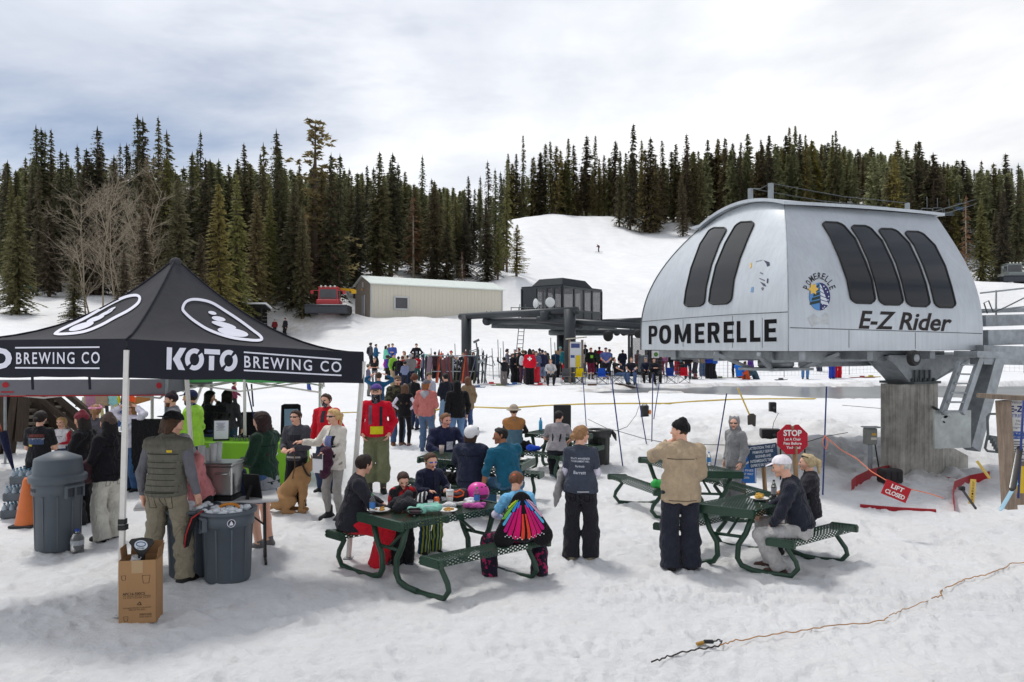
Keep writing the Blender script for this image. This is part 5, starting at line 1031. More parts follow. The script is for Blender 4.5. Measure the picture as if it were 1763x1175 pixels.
 b.add(i0+i1,[(0,1,5,4),(1,2,6,5),(2,3,7,6),(3,0,4,7),(4,5,6,7),(3,2,1,0)]);b.build('roof',mat('roof_sheet',(.022,.027,.032),rough=.75,metal=0,spec=.2,var=.15,bump=.03),e)
 b=MB();b.add([p+V(0,0,zb)for p in q]+[p+V(0,0,zb-.1)for p in q],[(3,2,1,0)[::-1],(4,5,6,7)[::-1],(0,1,5,4),(1,2,6,5),(2,3,7,6),(3,0,4,7)]);b.build('deck',DKSTEEL,e)
 b=MB();b.box(cc+V(.2,.2,zb+.5),(1.2,.5,.9));b.build('desk',DKSTEEL,e)
 white=plastic((225,228,228),rough=.35)
 for x,y,ax in((923,523,(-.9,-.5,0)),(947,521,(.1,-1,.05))):b=MB();b.lathe([(.05,-.32),(.08,-.2),(.18,-.05),(.26,.02),(.28,.04),(.26,.05),(0,.03)],P(x,y,42.6),18,axis=ax);b.build('floodlight',white,e);b=MB();b.bar(P(x+6,y+2,42.9),P(x+6,540,42.6),.06,.06);b.build('bracket',DKSTEEL,e)
 for(x0,x1)in((893.5,889),(903,899.5)):tb('ladder_rail',[P(x0+1.5,524,44),P(x0,560,44),P(x1,606,43.4)],.025,5,DKSTEEL)
 for i in range(12):t=i/11;tb('rung',[P(894.5-5*t,530+76*t,43.8),P(904-4.5*t,530+76*t,43.8)],.016,4,DKSTEEL)
 for z in(530,540):tb('guard_rail',[P(880,z,44.6),P(900,z,45),P(925,z+1,44)],.022,4,DKSTEEL)
 for x in(880,893,908):tb('guard_post',[P(x,529,44.6),P(x,553,44.6)],.022,4,DKSTEEL)
 for x in(838,845):tb('pin',[P(x,543,44.5),P(x,536,44.5)],.03,5,DKSTEEL)
 return e
build_far_lift()
def build_kiosk():
 e=empty('lift_hut','small dark glazed booth half hidden behind the left end of the silver cabin','booth',at(1100,44));b=MB()
 for x,y in((-.5,-.5),(.5,-.5),(.5,.5),(-.5,.5)):q=MB();q.bar(V(x,y,0),V(x,y,2.35),.1,.1);q.build('post',BLUEBLK,e)
 q=MB();q.box(V(0,0,2.4),(1.3,1.3,.12));q.build('roof',BLUEBLK,e);q=MB();q.box(V(.95,.3,.75),(.9,.1,1.9));q.build('brown_panel',mat('brown_panel',lin((62,52,52)),rough=.7),e)
 q=MB();q.box(V(0,-.48,1.5),(.9,.02,1.4));q.build('window',mat('smoked_glass',(.10,.10,.11),rough=.05,spec=.7,var=0,bump=0,alpha=.42),e)
 q=MB();q.box(V(.05,-1.1,.72),(.5,.5,.95),None,0,.04);tag(q.build('grey_cabinet',plastic((84,90,94)),None,e.location),'grey plastic cabinet in front of the dark booth','cabinet')
 q=MB();q.box(V(.75,-1.1,1.25),(.42,.03,.42));s=q.build('notice_board',paint((205,205,205)),None,e.location);tag(s,'white square notice with a green disc beside the grey cabinet','sign');q=MB();q.lathe([(0,0),(.12,0),(.12,.01),(0,.01)],V(.78,-1.12,1.24),14,axis=(0,-1,0));q.build('green_disc',paint((80,130,60)),s)
 q=MB();q.bar(V(.75,-1.09,-.2),V(.75,-1.09,1.05),.05,.05);q.build('post',DKSTEEL,s)
build_kiosk()
def build_shed():
 A=Vector((-15.5,83,0));A.z=gz(A.x,A.y)-.1;d=Vector((.861,.509,0));n=Vector((-.509,.861,0));Ln,Wd,Hh=16.6,5.3,3.75
 e=empty('metal_shed','long tan metal shed with a pale roof and one square window','shed',A,math.atan2(d.y,d.x));e.rotation_euler=(0,R(.35),math.atan2(d.y,d.x))
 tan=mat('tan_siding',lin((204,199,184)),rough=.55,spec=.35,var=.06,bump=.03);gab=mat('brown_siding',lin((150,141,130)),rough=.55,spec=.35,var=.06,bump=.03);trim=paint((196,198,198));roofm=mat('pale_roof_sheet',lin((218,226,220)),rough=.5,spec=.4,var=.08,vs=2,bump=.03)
 def ribbed(o,ax,ln,ht,out,m,gable=0,nm='wall'):
  ax,out,o=Vector(ax),Vector(out),Vector(o);k=max(2,round(ln/.46))
  for i in range(k):
   b=MB();x0,x1=ln*i/k,ln*(i+1)/k;f=lambda x:ht+gable*(1-abs(2*x/ln-1));prof=[(x0,0),(x1-.10,0),(x1-.085,.02),(x1-.025,.02),(x1-.01,0),(x1,0)]
   vs=[o+ax*x+out*q for x,q in prof]+[o+ax*x+out*q+V(0,0,f(x))for x,q in prof];b.add(vs,[(j,j+1,7+j,6+j)for j in range(5)]);b.build(nm,m,e)
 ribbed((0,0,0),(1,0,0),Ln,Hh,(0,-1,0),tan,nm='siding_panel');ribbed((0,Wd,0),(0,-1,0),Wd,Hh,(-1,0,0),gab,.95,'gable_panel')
 b=MB();b.box(V(Ln/2,Wd-.03,Hh/2),(Ln,.05,Hh));b.build('back_wall',tan,e);b=MB();b.box(V(Ln-.03,Wd/2,Hh/2),(.05,Wd,Hh));b.build('end_wall',tan,e)
 for s in(0,1):
  b=MB();a0,a1=V(-.25,-.25 if s==0 else Wd+.25,Hh-.06),V(-.25,Wd/2,Hh+.98);L_=V(Ln+.5,0,0);up=V(0,0,.07);b.add([a0,a1,a1+L_,a0+L_,a0+up,a1+up,a1+L_+up,a0+L_+up],[(0,1,2,3),(7,6,5,4),(0,3,7,4),(1,5,6,2),(0,4,5,1),(3,2,6,7)]);r=b.build('roof',roofm,e)
 b=MB();b.bar(V(-.03,-.06,0),V(-.03,-.06,Hh),.14,.14);b.build('corner_trim',trim,e);b=MB();b.bar(V(Ln,-.06,0),V(Ln,-.06,Hh),.12,.12);b.build('corner_trim',trim,e);b=MB();b.bar(V(-.2,-.22,Hh-.04),V(Ln+.2,-.22,Hh-.04),.1,.12);b.build('eave_trim',roofm,e)
 wx=2.65;b=MB()
 for q in((V(wx,-.08,1.0),V(wx+1.75,-.08,1.0)),(V(wx,-.08,2.35),V(wx+1.75,-.08,2.35)),(V(wx+.07,-.08,1.0),V(wx+.07,-.08,2.35)),(V(wx+1.68,-.08,1.0),V(wx+1.68,-.08,2.35))):b.bar(*q,.16,.16,up=(0,1,0))
 wnd=b.build('window',trim,e);b=MB();b.box(V(wx+.87,-.05,1.67),(1.6,.02,1.3));b.build('pane',mat('dark_pane',(.06,.062,.068),rough=.06,spec=.7,var=.2,vs=1,bump=0),wnd)
 b=MB();b.box(V(-.06,2.35,1.25),(.06,1.0,2.5));dr=b.build('door',paint((160,164,170)),e);b=MB();b.bar(V(-.1,1.8,0),V(-.1,1.8,2.55),.12,.1);b.build('door_frame',trim,dr);b=MB();b.box(V(-.06,2.6,3.75),(.06,.35,.6));b.build('vent',trim,e);b=MB();b.ball(V(-.12,2.6,3.2),.12);b.build('lamp',mat('lamp_glow',lin((230,180,110)),rough=.4,var=0,bump=0),e)
build_shed()
def build_leanto():
 p=at(405,73);e=empty('shade_lean_to','black open shed standing in for shadow under the firs right of the tent roof','shed',p,R(8));dk=mat('shadow_black',(.018,.016,.015),rough=.9,var=.3,bump=.2)  # shed and its near-black colour stand in for the black shadow here
 for x in(-2.3,-.8,.8,2.4):b=MB();b.bar(V(x,0,-.4),V(x,0,2.9),.18,.18);b.build('post',dk,e)
 for i in range(8):b=MB();b.box(V(0,2.2,.2+.36*i),(5.2,.06,.33));b.build('board',dk,e)
 b=MB();b.box(V(0,1,3.0),(5.8,3.2,.14),Matrix.Rotation(R(-6),3,'X'));b.build('roof',dk,e);b=MB();b.box(V(.2,1,3.16),(5.6,3.1,.18),Matrix.Rotation(R(-6),3,'X'));b.build('snow_cover',SNOW,e)
 g=random.Random(8)
 def junk(nm,x,y,s,c,lab,cat,rz=0):q=at(x,y);b=MB();b.box(V(0,0,s[2]/2),s,None,0,min(s)*.15);b.box(V(s[0]*.2,-.05,s[2]),(s[0]*.5,s[1]*.5,s[2]*.5));tag(b.build(nm,plastic(c),None,q,rz),lab,cat)
 junk('storage_box',447,69,(.6,.5,.42),(205,205,205),'white box dumped beside the black lean-to','box',.5);junk('snowmobile',445,67.5,(1.5,.7,.5),(38,36,40),'dark snowmobile half buried beside the lean-to','snowmobile',.2);junk('tool_box',402,68,(.6,.4,.5),(50,54,80),'blue grey box at the left of the lean-to rubbish','box');junk('machine_part',470,68.5,(1.3,.6,.35),(30,30,32),'black machine part lying right of the dark snowmobile','machine')
 q=at(452,66.6);b=MB();b.box(V(0,0,.14),(1.7,.3,.28));tag(b.build('timber_beam',wood((96,92,82)),None,q,.05),'grey squared timber on the snow below the lean-to','timber');q=at(428,67);b=MB();b.bar(V(-.7,0,.5),V(.7,0,.08),.12,.1);tag(b.build('timber_beam',wood((54,50,48)),None,q,.1),'dark slanting timber by the lean-to rubbish','timber')
 q=at(415,70);b=MB();b.lathe([(.0,.75),(.03,.72),(.1,.1),(.16,.0)],(0,0,.5),10);tag(b.build('traffic_cone',plastic((230,70,50)),None,q),'tiny orange cone in the black lean-to','cone')
build_leanto()
def snowcat(loc,rz,red,label,arm):
 e=empty('snowcat',label,'snowcat',loc,rz);body=mat('cat_paint',lin(red),rough=.35,spec=.5,var=.06,bump=.02,coat=.3);dk=DKSTEEL;b=MB();b.box(V(0,.2,1.25),(2.3,3.6,.55),None,0,.08);b.build('chassis',body,e)
 b=MB();b.prism([(-1.05,1.45),(1.05,1.45),(.98,2.75),(-.98,2.75)],2.0,V(0,-.9,0),V(1,0,0),V(0,0,1),0,V(0,1,0));cabn=b.build('cab',body,e)
 b=MB();b.prism([(-.92,1.72),(.92,1.72),(.86,2.62),(-.86,2.62)],.02,V(0,-.925,0),V(1,0,0),V(0,0,1),0,V(0,1,0));b.build('windscreen',mat('dark_pane',(.06,.062,.068),rough=.06,spec=.7,var=.2,vs=1,bump=0),cabn)
 b=MB();b.bar(V(-.5,-.95,1.75),V(.1,-.95,2.3),.03,.03);b.build('wiper',dk,cabn)
 for sx in(-1,1):b=MB();b.box(V(sx*1.06,-.3,2.1),(.02,1.0,.8));b.build('side_window',WINGLASS,cabn);b=MB();b.bar(V(sx*1.0,-.9,2.5),V(sx*1.75,-1.0,2.45),.06,.06);b.box(V(sx*1.65,-1.0,2.3),(.3,.08,.36));b.build('mirror',body,e)
 b=MB();b.box(V(0,.1,2.82),(2.1,2.1,.12),None,0,.04);b.build('roof',body,e)
 for x in(-.7,-.25,.25,.7):b=MB();b.lathe([(0,0),(.1,0),(.12,.1),(0,.12)],V(x,-1.0,2.9),10,axis=(0,-1,0));b.build('headlight',paint((210,210,200)),e)
 b=MB();b.box(V(0,-1.1,1.55),(1.7,.1,.22));b.build('grille',dk,e)
 for sx in(-1,1):
  b=MB();pr=[(-1.7,.35),(-1.35,.0),(1.9,.0),(2.2,.4),(2.0,.85),(-1.5,.85)];b.prism(pr,1.0,V(sx*1.65-.5,0,0),V(0,1,0),V(0,0,1),0,V(1,0,0));tk=b.build('track',RUBBER,e)
  for i in range(12):t=-1.5+3.4*i/11;b=MB();b.box(V(sx*1.65,t,.88),(1.05,.06,.06));b.build('track_bar',DKSTEEL,tk)
  for k in range(7):b=MB();b.box(V(sx*1.65,-1.62+.03*k,.12+.12*k),(1.06,.06,.05));b.build('track_bar',DKSTEEL,tk)
 b=MB();pr=[(0,.1),(.1,.0),(.1,.75),(-.1,.95),(-.16,.9),(0,.7)];b.prism(pr,4.3,V(-2.15,-2.5,0),V(0,1,0),V(0,0,1),0,V(1,0,0));b.build('blade',mat('blade_steel',(.06,.065,.075),rough=.4,metal=.4,var=.2),e);b=MB();b.bar(V(-.6,-2.4,.5),V(-.6,-.9,.8),.15,.15);b.bar(V(.6,-2.4,.5),V(.6,-.9,.8),.15,.15);b.build('push_arm',dk,e)
 if arm:b=MB();b.bar(V(1.2,.3,2.7),V(2.6,-.4,2.55),.3,.3);b.box(V(2.6,-.5,2.4),(.5,.3,.4));b.build('winch_arm',paint((208,162,40)),e)
 else:b=MB();b.bar(V(-2.2,1,1.5),V(2.2,1,1.5),.08,.08);b.bar(V(-2.2,1,1),V(-2.2,1,1.5),.08,.08);b.bar(V(2.2,1,1),V(2.2,1,1.5),.08,.08);b.build('rack',dk,e)
 return e
snowcat(at(567,80),R(6),(186,28,40),'red snowcat with black tracks and blade parked by the tan shed',True)
snowcat(at(1742,112),R(-10),(126,134,132),'grey snowcat with a wide blade parked below the right hand firs',False)
FAB=mat('black_canopy_cloth',lin((64,64,68)),rough=.85,spec=.2,var=.14,vs=2,bump=.6,bs=4);FABV=mat('valance_cloth',lin((38,39,48)),rough=.8,spec=.2,var=.1,vs=3,bump=.5,bs=5);WPRINT=mat('white_print',lin((226,226,238)),rough=.7,spec=.2,var=.03,bump=0)
POLE=mat('white_pole',lin((214,212,206)),rough=.45,spec=.4,var=.08,vs=12,bump=.03)
def canopy(name,label,corners,peak,pw,vdrop,mroof,mval,legs,wave=.012,group=None):
 """four eave corners in order, one exponent per hip"""
 e=empty(name,label,'canopy tent',(0,0,0));roofs=[];n=14
 for i in range(4):
  a,c=corners[i],corners[(i+1)%4];b=MB();vs=[]
  for r in range(n+1):
   t=r/n
   for k in range(n+1):
    s=k/n;q=a.lerp(c,s);p_=pw[i]*(1-s)+pw[(i+1)%4]*s;xy=q.lerp(peak,t);z=q.z+(peak.z-q.z)*(t**p_)-.05*math.sin(math.pi*s)*(1-t)*t*3+.010*math.sin(9*s+7*t+i)*(1-t)*math.sin(math.pi*s)
    vs.append(V(xy.x,xy.y,z))
  b.add(vs,[(r*(n+1)+k,r*(n+1)+k+1,(r+1)*(n+1)+k+1,(r+1)*(n+1)+k)for r in range(n)for k in range(n)],0,True);roofs.append(b.build('roof_panel',mroof,e))
 b=MB();b.ball(peak-V(0,0,.05),.07,10,0,(1,1,.9));b.build('peak_cap',mroof,e)
 vals=[]
 for i in range(4):
  a,c=corners[i],corners[(i+1)%4];b=MB();m=40;d=(c-a);out=Vector((d.y,-d.x,0)).normalized();vs=[]
  for r in range(5):
   for k in range(m+1):s=k/m;q=a.lerp(c,s);vd=vdrop[i]*(1-s)+vdrop[(i+1)%4]*s;vs.append(q+out*(.012+wave*(r/4)*math.sin(17*s+2*i+2*math.sin(7*s)))-V(0,0,vd*r/4+.012*(r/4)*math.sin(3.14*s)*math.sin(11*s+i)))
  b.add(vs,[(r*(m+1)+k,(r+1)*(m+1)+k,(r+1)*(m+1)+k+1,r*(m+1)+k+1)for r in range(4)for k in range(m)],0,True);vals.append(b.build('valance',mval,e))
  b=MB();b.tube([q.lerp(peak,0)for q in(a,c)],.012,5);b.build('piping',mval,e)
 for i in range(4):b=MB();b.tube([V(corners[i].x,corners[i].y,corners[i].z+.006).lerp(V(peak.x,peak.y,corners[i].z),t)*1+V(0,0,(peak.z-corners[i].z)*t**pw[i]+.004)for t in[k/12 for k in range(13)]],.010,5);b.build('hip_seam',mval,e)
 for top,foot in legs:
  b=MB();b.bar(top,foot,.045,.045);b.build('leg',POLE,e);mid=top.lerp(foot,.64);b=MB();b.box(mid,(.062,.062,.05));b.build('leg_clamp',RUBBER,e);b=MB();b.box(foot+V(0,0,.008),(.11,.11,.016));b.build('foot_plate',STEEL,e)
 for i in range(4):
  ce=sum(corners,Vector())/4;a,c=(corners[i]+(ce-corners[i])*.07)-V(0,0,.10),(corners[(i+1)%4]+(ce-corners[(i+1)%4])*.07)-V(0,0,.10);b=MB();m=a.lerp(c,.5)
  b.bar(a,m-V(0,0,.22),.022,.03);b.bar(a-V(0,0,.24),m,.022,.03);b.bar(m-V(0,0,.22),c,.022,.03);b.bar(m,c-V(0,0,.24),.022,.03);b.build('truss_bar',POLE,e)
 return e,roofs,vals
kN,kR,kL=V(-3.748,7.35,2.71),V(-1.83,9.29,2.56),V(-6.27,8.12,2.70);kB=kR+(kL-kN)+V(0,0,.06);kP=V(-3.88,8.71,3.66)
def build_koto():
 f=lambda px,py:gpos(px,py);nb=at(339,10.4);e,roofs,vals=canopy('canopy_tent','black pop up canopy tent printed KOTO BREWING CO at the left front',[kN,kR,kB,kL],kP,[1.22,1.95,1.9,2.5],[.37,.37,.37,.37],FAB,FABV,[(kN-V(0,0,.1),f(207,1064)),(kR-V(0,0,.1),f(600,962)),(kB-V(0,0,.1),V(nb.x,nb.y,nb.z)),(kL-V(0,0,.1),at(-115,8.2))])
 bv=bvh_of([roofs[0]]);bl=bvh_of([roofs[3]]);Zt=lambda p:(p[0]/2.755,430+p[1]/2.755)
 o=[(858,285),(872,250),(905,234),(955,236),(1010,252),(1075,292),(1140,335),(1200,380),(1238,410),(1246,432),(1222,441),(1170,438),(1085,425),(990,392),(920,350),(875,312)]
 for pts,B_ in((o,bv),([(257,408),(275,386),(330,358),(400,325),(470,285),(540,247),(600,221),(650,214),(672,230),(662,262),(615,298),(550,332),(480,370),(400,400),(310,411)],bl)):
  P2=smooth_closed([Zt(p)for p in pts],5);cx=sum(p[0]for p in P2)/len(P2);cy=sum(p[1]for p in P2)/len(P2);inn=inset(P2,4.6)
  if sum((p[0]-cx)**2 for p in inn)>sum((p[0]-cx)**2 for p in P2):inn=inset(P2,-4.6)
  px_ring('logo_ring',P2,inn,B_,WPRINT,e,.012)
 for c,B_ in(((1005,304,20,8,14),bv),((1035,332,33,11,11),bv),((1060,361,60,12,14),bv),((1103,396,74,19,10),bv),((388,369,62,14,-17),bl),((455,333,45,10,-20),bl),((502,307,40,7,-25),bl),((530,288,25,5,-28),bl)):px_poly('logo_stone',[Zt(p)for p in ell(*c,22)],B_,WPRINT,e,.012,1)
 b0,b3=bvh_of([vals[0]]),bvh_of([vals[3]])
 def T(x):return tuple(Zt(p)for p in x)
 px_text('lettering','BREWING CO',T([(1157,503),(1617,533),(1617,583),(1157,560)]),b0,WPRINT,e,.008,bold=.012,spacing=1.28);px_text('lettering','BREWING CO',T([(80,488),(476,485),(476,541),(80,544)]),b3,WPRINT,e,.008,bold=.012,spacing=1.28)
 px_text('lettering','KOTO',T([(-330,470),(60,466),(60,566),(-330,574)]),b3,WPRINT,e,.008,bold=.055)
 for a,c,B_ in(((1155,487),(1618,522),b0),((1155,573),(1618,597),b0),((75,466),(475,463),b3),((75,561),(475,563),b3)):h=3.5;px_poly('print_line',[Zt(p)for p in((a[0],a[1]-h),(c[0],c[1]-h),(c[0],c[1]+h),(a[0],a[1]+h))],B_,WPRINT,e,.008,3)
 def mk_poly(pts,B_=b0):px_poly('lettering',[Zt(p)for p in pts],B_,WPRINT,e,.008,2)
 mk_poly([(790,463),(815,465),(811,569),(788,569)]);mk_poly([(852,466),(882,467),(843,517),(876,572),(845,570),(818,519)])
 for cx,cy,rx,ry in((921,521,45,52),(1083,527,42,51)):
  for a0,a1 in((-38,122),(142,302)):
   k=16;A=[R(a0+(a1-a0)*i/k)for i in range(k+1)];px_ring_pts=[(cx+rx*math.cos(a),cy+ry*math.sin(a))for a in A]+[(cx+rx*.50*math.cos(a),cy+ry*.56*math.sin(a))for a in A[::-1]]
   n=k+1;vs=[Zt(p)for p in px_ring_pts];px_mesh('lettering',*subdiv2((vs,[(i,i+1,2*n-2-i,2*n-1-i)for i in range(k)]),1),b0,WPRINT,e,.008)
 mk_poly([(968,471),(1042,475),(1042,499),(968,495)]);mk_poly([(990,504),(1015,505),(1013,573),(989,572)])
 for x,y0,y1 in((153,600,665),(424,605,664),(600,608,668)):
  p,q=P(*Zt((x,y0)),7.5),P(*Zt((x+3,y1)),7.52);b=MB();b.bar(p,q,.024,.006);b.build('strap',FABV,e)
 b=MB();cl=P(212,908,7.35);b.box(cl,(.07,.07,.05));b.build('leg_clamp',RUBBER,e)
build_koto()
GREYF=mat('grey_canopy_cloth',lin((110,110,116)),rough=.85,spec=.2,var=.1,vs=2,bump=.25,bs=8);REDF=mat('red_trim',lin((158,40,48)),rough=.8,var=.1,bump=0);GREENF=mat('green_canopy_cloth',lin((84,160,92)),rough=.8,var=.1,vs=2,bump=.2);WHITEF=mat('white_canopy_cloth',lin((228,228,230)),rough=.8,var=.05,bump=.15)
def build_back_tents():
 Y=13.2;c0,c1=P(-150,656,Y),P(287,654,Y+.3);c2=c1+V(-.4,3,.05);c3=c0+V(-.4,3,0);pk=(c0+c1+c2+c3)/4+V(0,0,.30)
 e,rf,vl=canopy('canopy_tent','grey canopy tent with a red hem behind the black one',[c0,c1,c2,c3],pk,[1.1]*4,[.27]*4,WHITEF,GREYF,[(c1,at(283,Y+.4)),(c2,V(c2 .x,c2 .y,gz(c2 .x,c2 .y))),(c3,V(c3 .x,c3 .y,gz(c3 .x,c3 .y))),(c0,at(-150,Y))],.02)
 for ch in e.children:
  if ch.name.startswith('leg')and 'clamp' not in ch.name:ch.data.materials[0]=STEEL
 b=MB();d=(c1-c0);b.bar(c0-V(0,.03,.275),c1-V(0,.03,.275),.02,.02);b.build('hem',REDF,e);bv=bvh_of([vl[0]])
 px_poly('red_mark',ell(274,664,5,5.5,0,8),bv,REDF,e,.01,1);px_poly('red_mark',ell(10,663,6,5,0,8),bv,REDF,e,.01,1);px_poly('red_mark',[(2,674),(24,674),(24,676.5),(2,676.5)],bv,REDF,e,.01,1)
 Y=14.5;c0,c1=P(262,646,Y),P(560,646,Y);c2,c3=c1+V(-.5,2.4,0),c0+V(.1,2.4,0);pk=(c0+c1+c2+c3)/4+V(0,0,.22)
 e,rf,vl=canopy('canopy_tent','bright green canopy mostly hidden behind the black tent valance',[c0,c1,c2,c3],pk,[1.1]*4,[.14]*4,GREENF,GREENF,[(P(421,650,Y),at(422,Y)),(P(551,648,Y+2),at(551,Y+2)),(c3,at(300,Y+2.4)),(c0,at(262,Y))],.01)
build_back_tents()
GREENM=mat('green_coating',lin((30,62,46)),rough=.38,spec=.5,var=.15,vs=10,bump=.05);SNOWB=SNOW
TABLES={}
def picnic_table(key,O,ea,na,Lt,bo,label,near=True):
 e3=V(math.cos(R(ea)),math.sin(R(ea)),0);n3=V(math.cos(R(na)),math.sin(R(na)),0);z0=gz(O[0],O[1]);O=V(O[0],O[1],0);root=empty('picnic_table',label,'picnic table',V(O.x,O.y,z0));B=V(0,0,0)
 X=lambda a,c,z:e3*a+n3*c+V(0,0,z)
 def slab(nm,c0,wd,z,L,pitch):
  dr=.075 if wd>.5 else .065;tot=wd+2*dr;
  def mp(u,v):
   if v<dr:return X(u,c0-wd/2-.012*math.sin(v/dr*1.57+1.57),z-(dr-v))
   if v>dr+wd:return X(u,c0+wd/2+.012*math.sin((tot-v)/dr*1.57+1.57),z-(v-dr-wd))
   return X(u,c0-wd/2+(v-dr),z)
  b=MB();cu,cv=pitch;slope=cu/cv;sw=cu*.29
  k0,k1=-int(tot*slope/cu)-1,int(L/cu)+1
  for k in range(k0,k1+1):
   for sg in(1,-1):
    seg=[]
    for j in range(41):
     v=tot*j/40;u=k*cu+v*slope if sg>0 else k*cu+(tot-v)*slope
     if 0<=u<=L:seg.append((u,v))
    if len(seg)<2:continue
    vs=[];
    for u,v in seg:vs+=[mp(max(0,u-sw),v),mp(min(L,u+sw),v)]
    b.add(vs,[(2*i,2*i+1,2*i+3,2*i+2)for i in range(len(seg)-1)])
  o=b.build(nm,GREENM,root)
  for s in(0,1):b=MB();pts=[mp(L*s,v)for v in(0,dr*.6,dr,dr+wd*.5,dr+wd,tot-dr*.6,tot)];fb=[];
  for s in(0,L):
   b=MB();q=e3*(.018 if s else-.018);h=dr+.02
   prof=[(-wd/2-.02,-h),(-wd/2-.025,-.02),(-wd/2-.005,.008),(wd/2+.005,.008),(wd/2+.025,-.02),(wd/2+.02,-h)];b.prism([(x,y+z)for x,y in prof],.04,X(s,c0,0)-q,n3,V(0,0,1),0,e3*(1 if s else-1)if False else e3);b.build('end_plate',GREENM,o)
  return o
 zt,zb=.75,.455;slab('tabletop',0,.74,zt,Lt,(.066,.034)if near else(.085,.045));
 for sg in(-1,1):slab('bench_seat',sg*bo,.27,zb,Lt,(.066,.034)if near else(.085,.045))
 for u,du in((.16,1),(Lt-.16,-1)):
  for sg in(-1,1):
   b=MB();b.tube([X(u,sg*.30,zt-.07),X(u,sg*.22,zt-.3),X(u,sg*.13,.30),X(u+.0,sg*.12,.14),X(u,sg*.17,.06),X(u,sg*.30,.022),X(u,sg*.48,.012)],.034,8);b.build('leg',GREENM,root)
   b=MB();sw=bo+.0;b.tube([X(u,sg*(sw+.06),zb-.05),X(u,sg*(sw+.0),zb-.12),X(u,sg*(sw+.10),zb-.26),X(u,sg*(sw+.12),.12),X(u,sg*(sw+.05),.03),X(u,sg*(sw-.22),.012),X(u,sg*.44,.012)],.030,8);b.build('bench_leg',GREENM,root)
  b=MB();b.tube([X(u,-.17,.40),X(u,.17,.40)],.02,6);b.build('crossbar',GREENM,root)
  b=MB();b.tube([X(u,0,.40),X(u+du*.38,0,zt-.03)],.018,6);b.build('brace',GREENM,root)
 TABLES[key]=(V(O.x,O.y,z0),e3,n3,bo,Lt);return root
picnic_table('t1',(-1.50,8.36),38,138,1.5,.85,'green mesh picnic table nearest the camera, cluttered with food and gloves');picnic_table('t4',(2.46,8.98),36,147,1.35,.69,'green mesh picnic table at the right with chips and a cola bottle')
picnic_table('t2',(-1.45,12.75),-27,72,1.9,.78,'green mesh picnic table directly behind the nearest one',False);picnic_table('t3',(.45,15.7),-40,58,1.25,.78,'far green mesh picnic table with the sun hat woman',False);picnic_table('t5',(3.0,11.05),110,172,1.5,.74,'green mesh picnic table beside the person in the grey animal suit')
def tpos(key,u,v,z=.765):O,e3,n3,bo,Lt=TABLES[key];return O+e3*u+n3*v+V(0,0,z)
GREYP=mat('grey_bin_plastic',lin((84,92,100)),rough=.5,spec=.4,var=.07,vs=5,bump=.06,bs=30);BLKP=plastic((26,26,28));WHITEP=plastic((226,226,226));CARD=mat('cardboard',lin((166,130,94)),rough=.9,spec=.1,var=.06,vs=4,bump=.05,bs=60);CARDIN=mat('cardboard_inside',lin((136,104,74)),rough=.9,spec=.1,var=.06,bump=0)
def bin_body(e,r0,r1,h,m=GREYP,name='body'):
 b=MB();b.lathe([(0,.0),(r0,0),(r0+.012,.02),(r1-.02,h*.78),(r1+.004,h*.79),(r1+.004,h*.93),(r1-.002,h*.94),(r1+.035,h*.955),(r1+.038,h),(r1-.01,h),(r1-.025,h*.9),(r1-.03,h*.86)],n=40);o=b.build(name,m,e)
 for a in range(10):t=6.283*a/10+.2;b=MB();b.bar(V(math.cos(t)*(r0+.008),math.sin(t)*(r0+.008),.06),V(math.cos(t)*(r1-.018),math.sin(t)*(r1-.018),h*.77),.02,.014);b.build('rib',m,o)
 return o
def bin_handle(e,r,z,ang,m=GREYP):
 c,s=math.cos(R(ang)),math.sin(R(ang));M=Matrix.Rotation(R(ang),3,'Z');b=MB();b.box(V(c*(r+.02),s*(r+.02),z),(.06,.26,.035),M,0,.01);b.box(V(c*(r+.01),s*(r+.01),z-.09),(.05,.025,.17),M);
 for k in(-1,1):b.box(V(c*(r+.012),s*(r+.012),z-.07)+M@V(0,.12*k,0),(.055,.025,.16),M,0,.008)
 h=b.build('handle',m,e);b=MB();b.box(V(c*(r+.006),s*(r+.006),z-.075),(.02,.2,.11),M);b.build('recess_shade',mat('shaded_plastic',lin((58,64,72)),rough=.6,var=.05,bump=0),h)  # plate in darkened bin colour paints the shade behind the handle
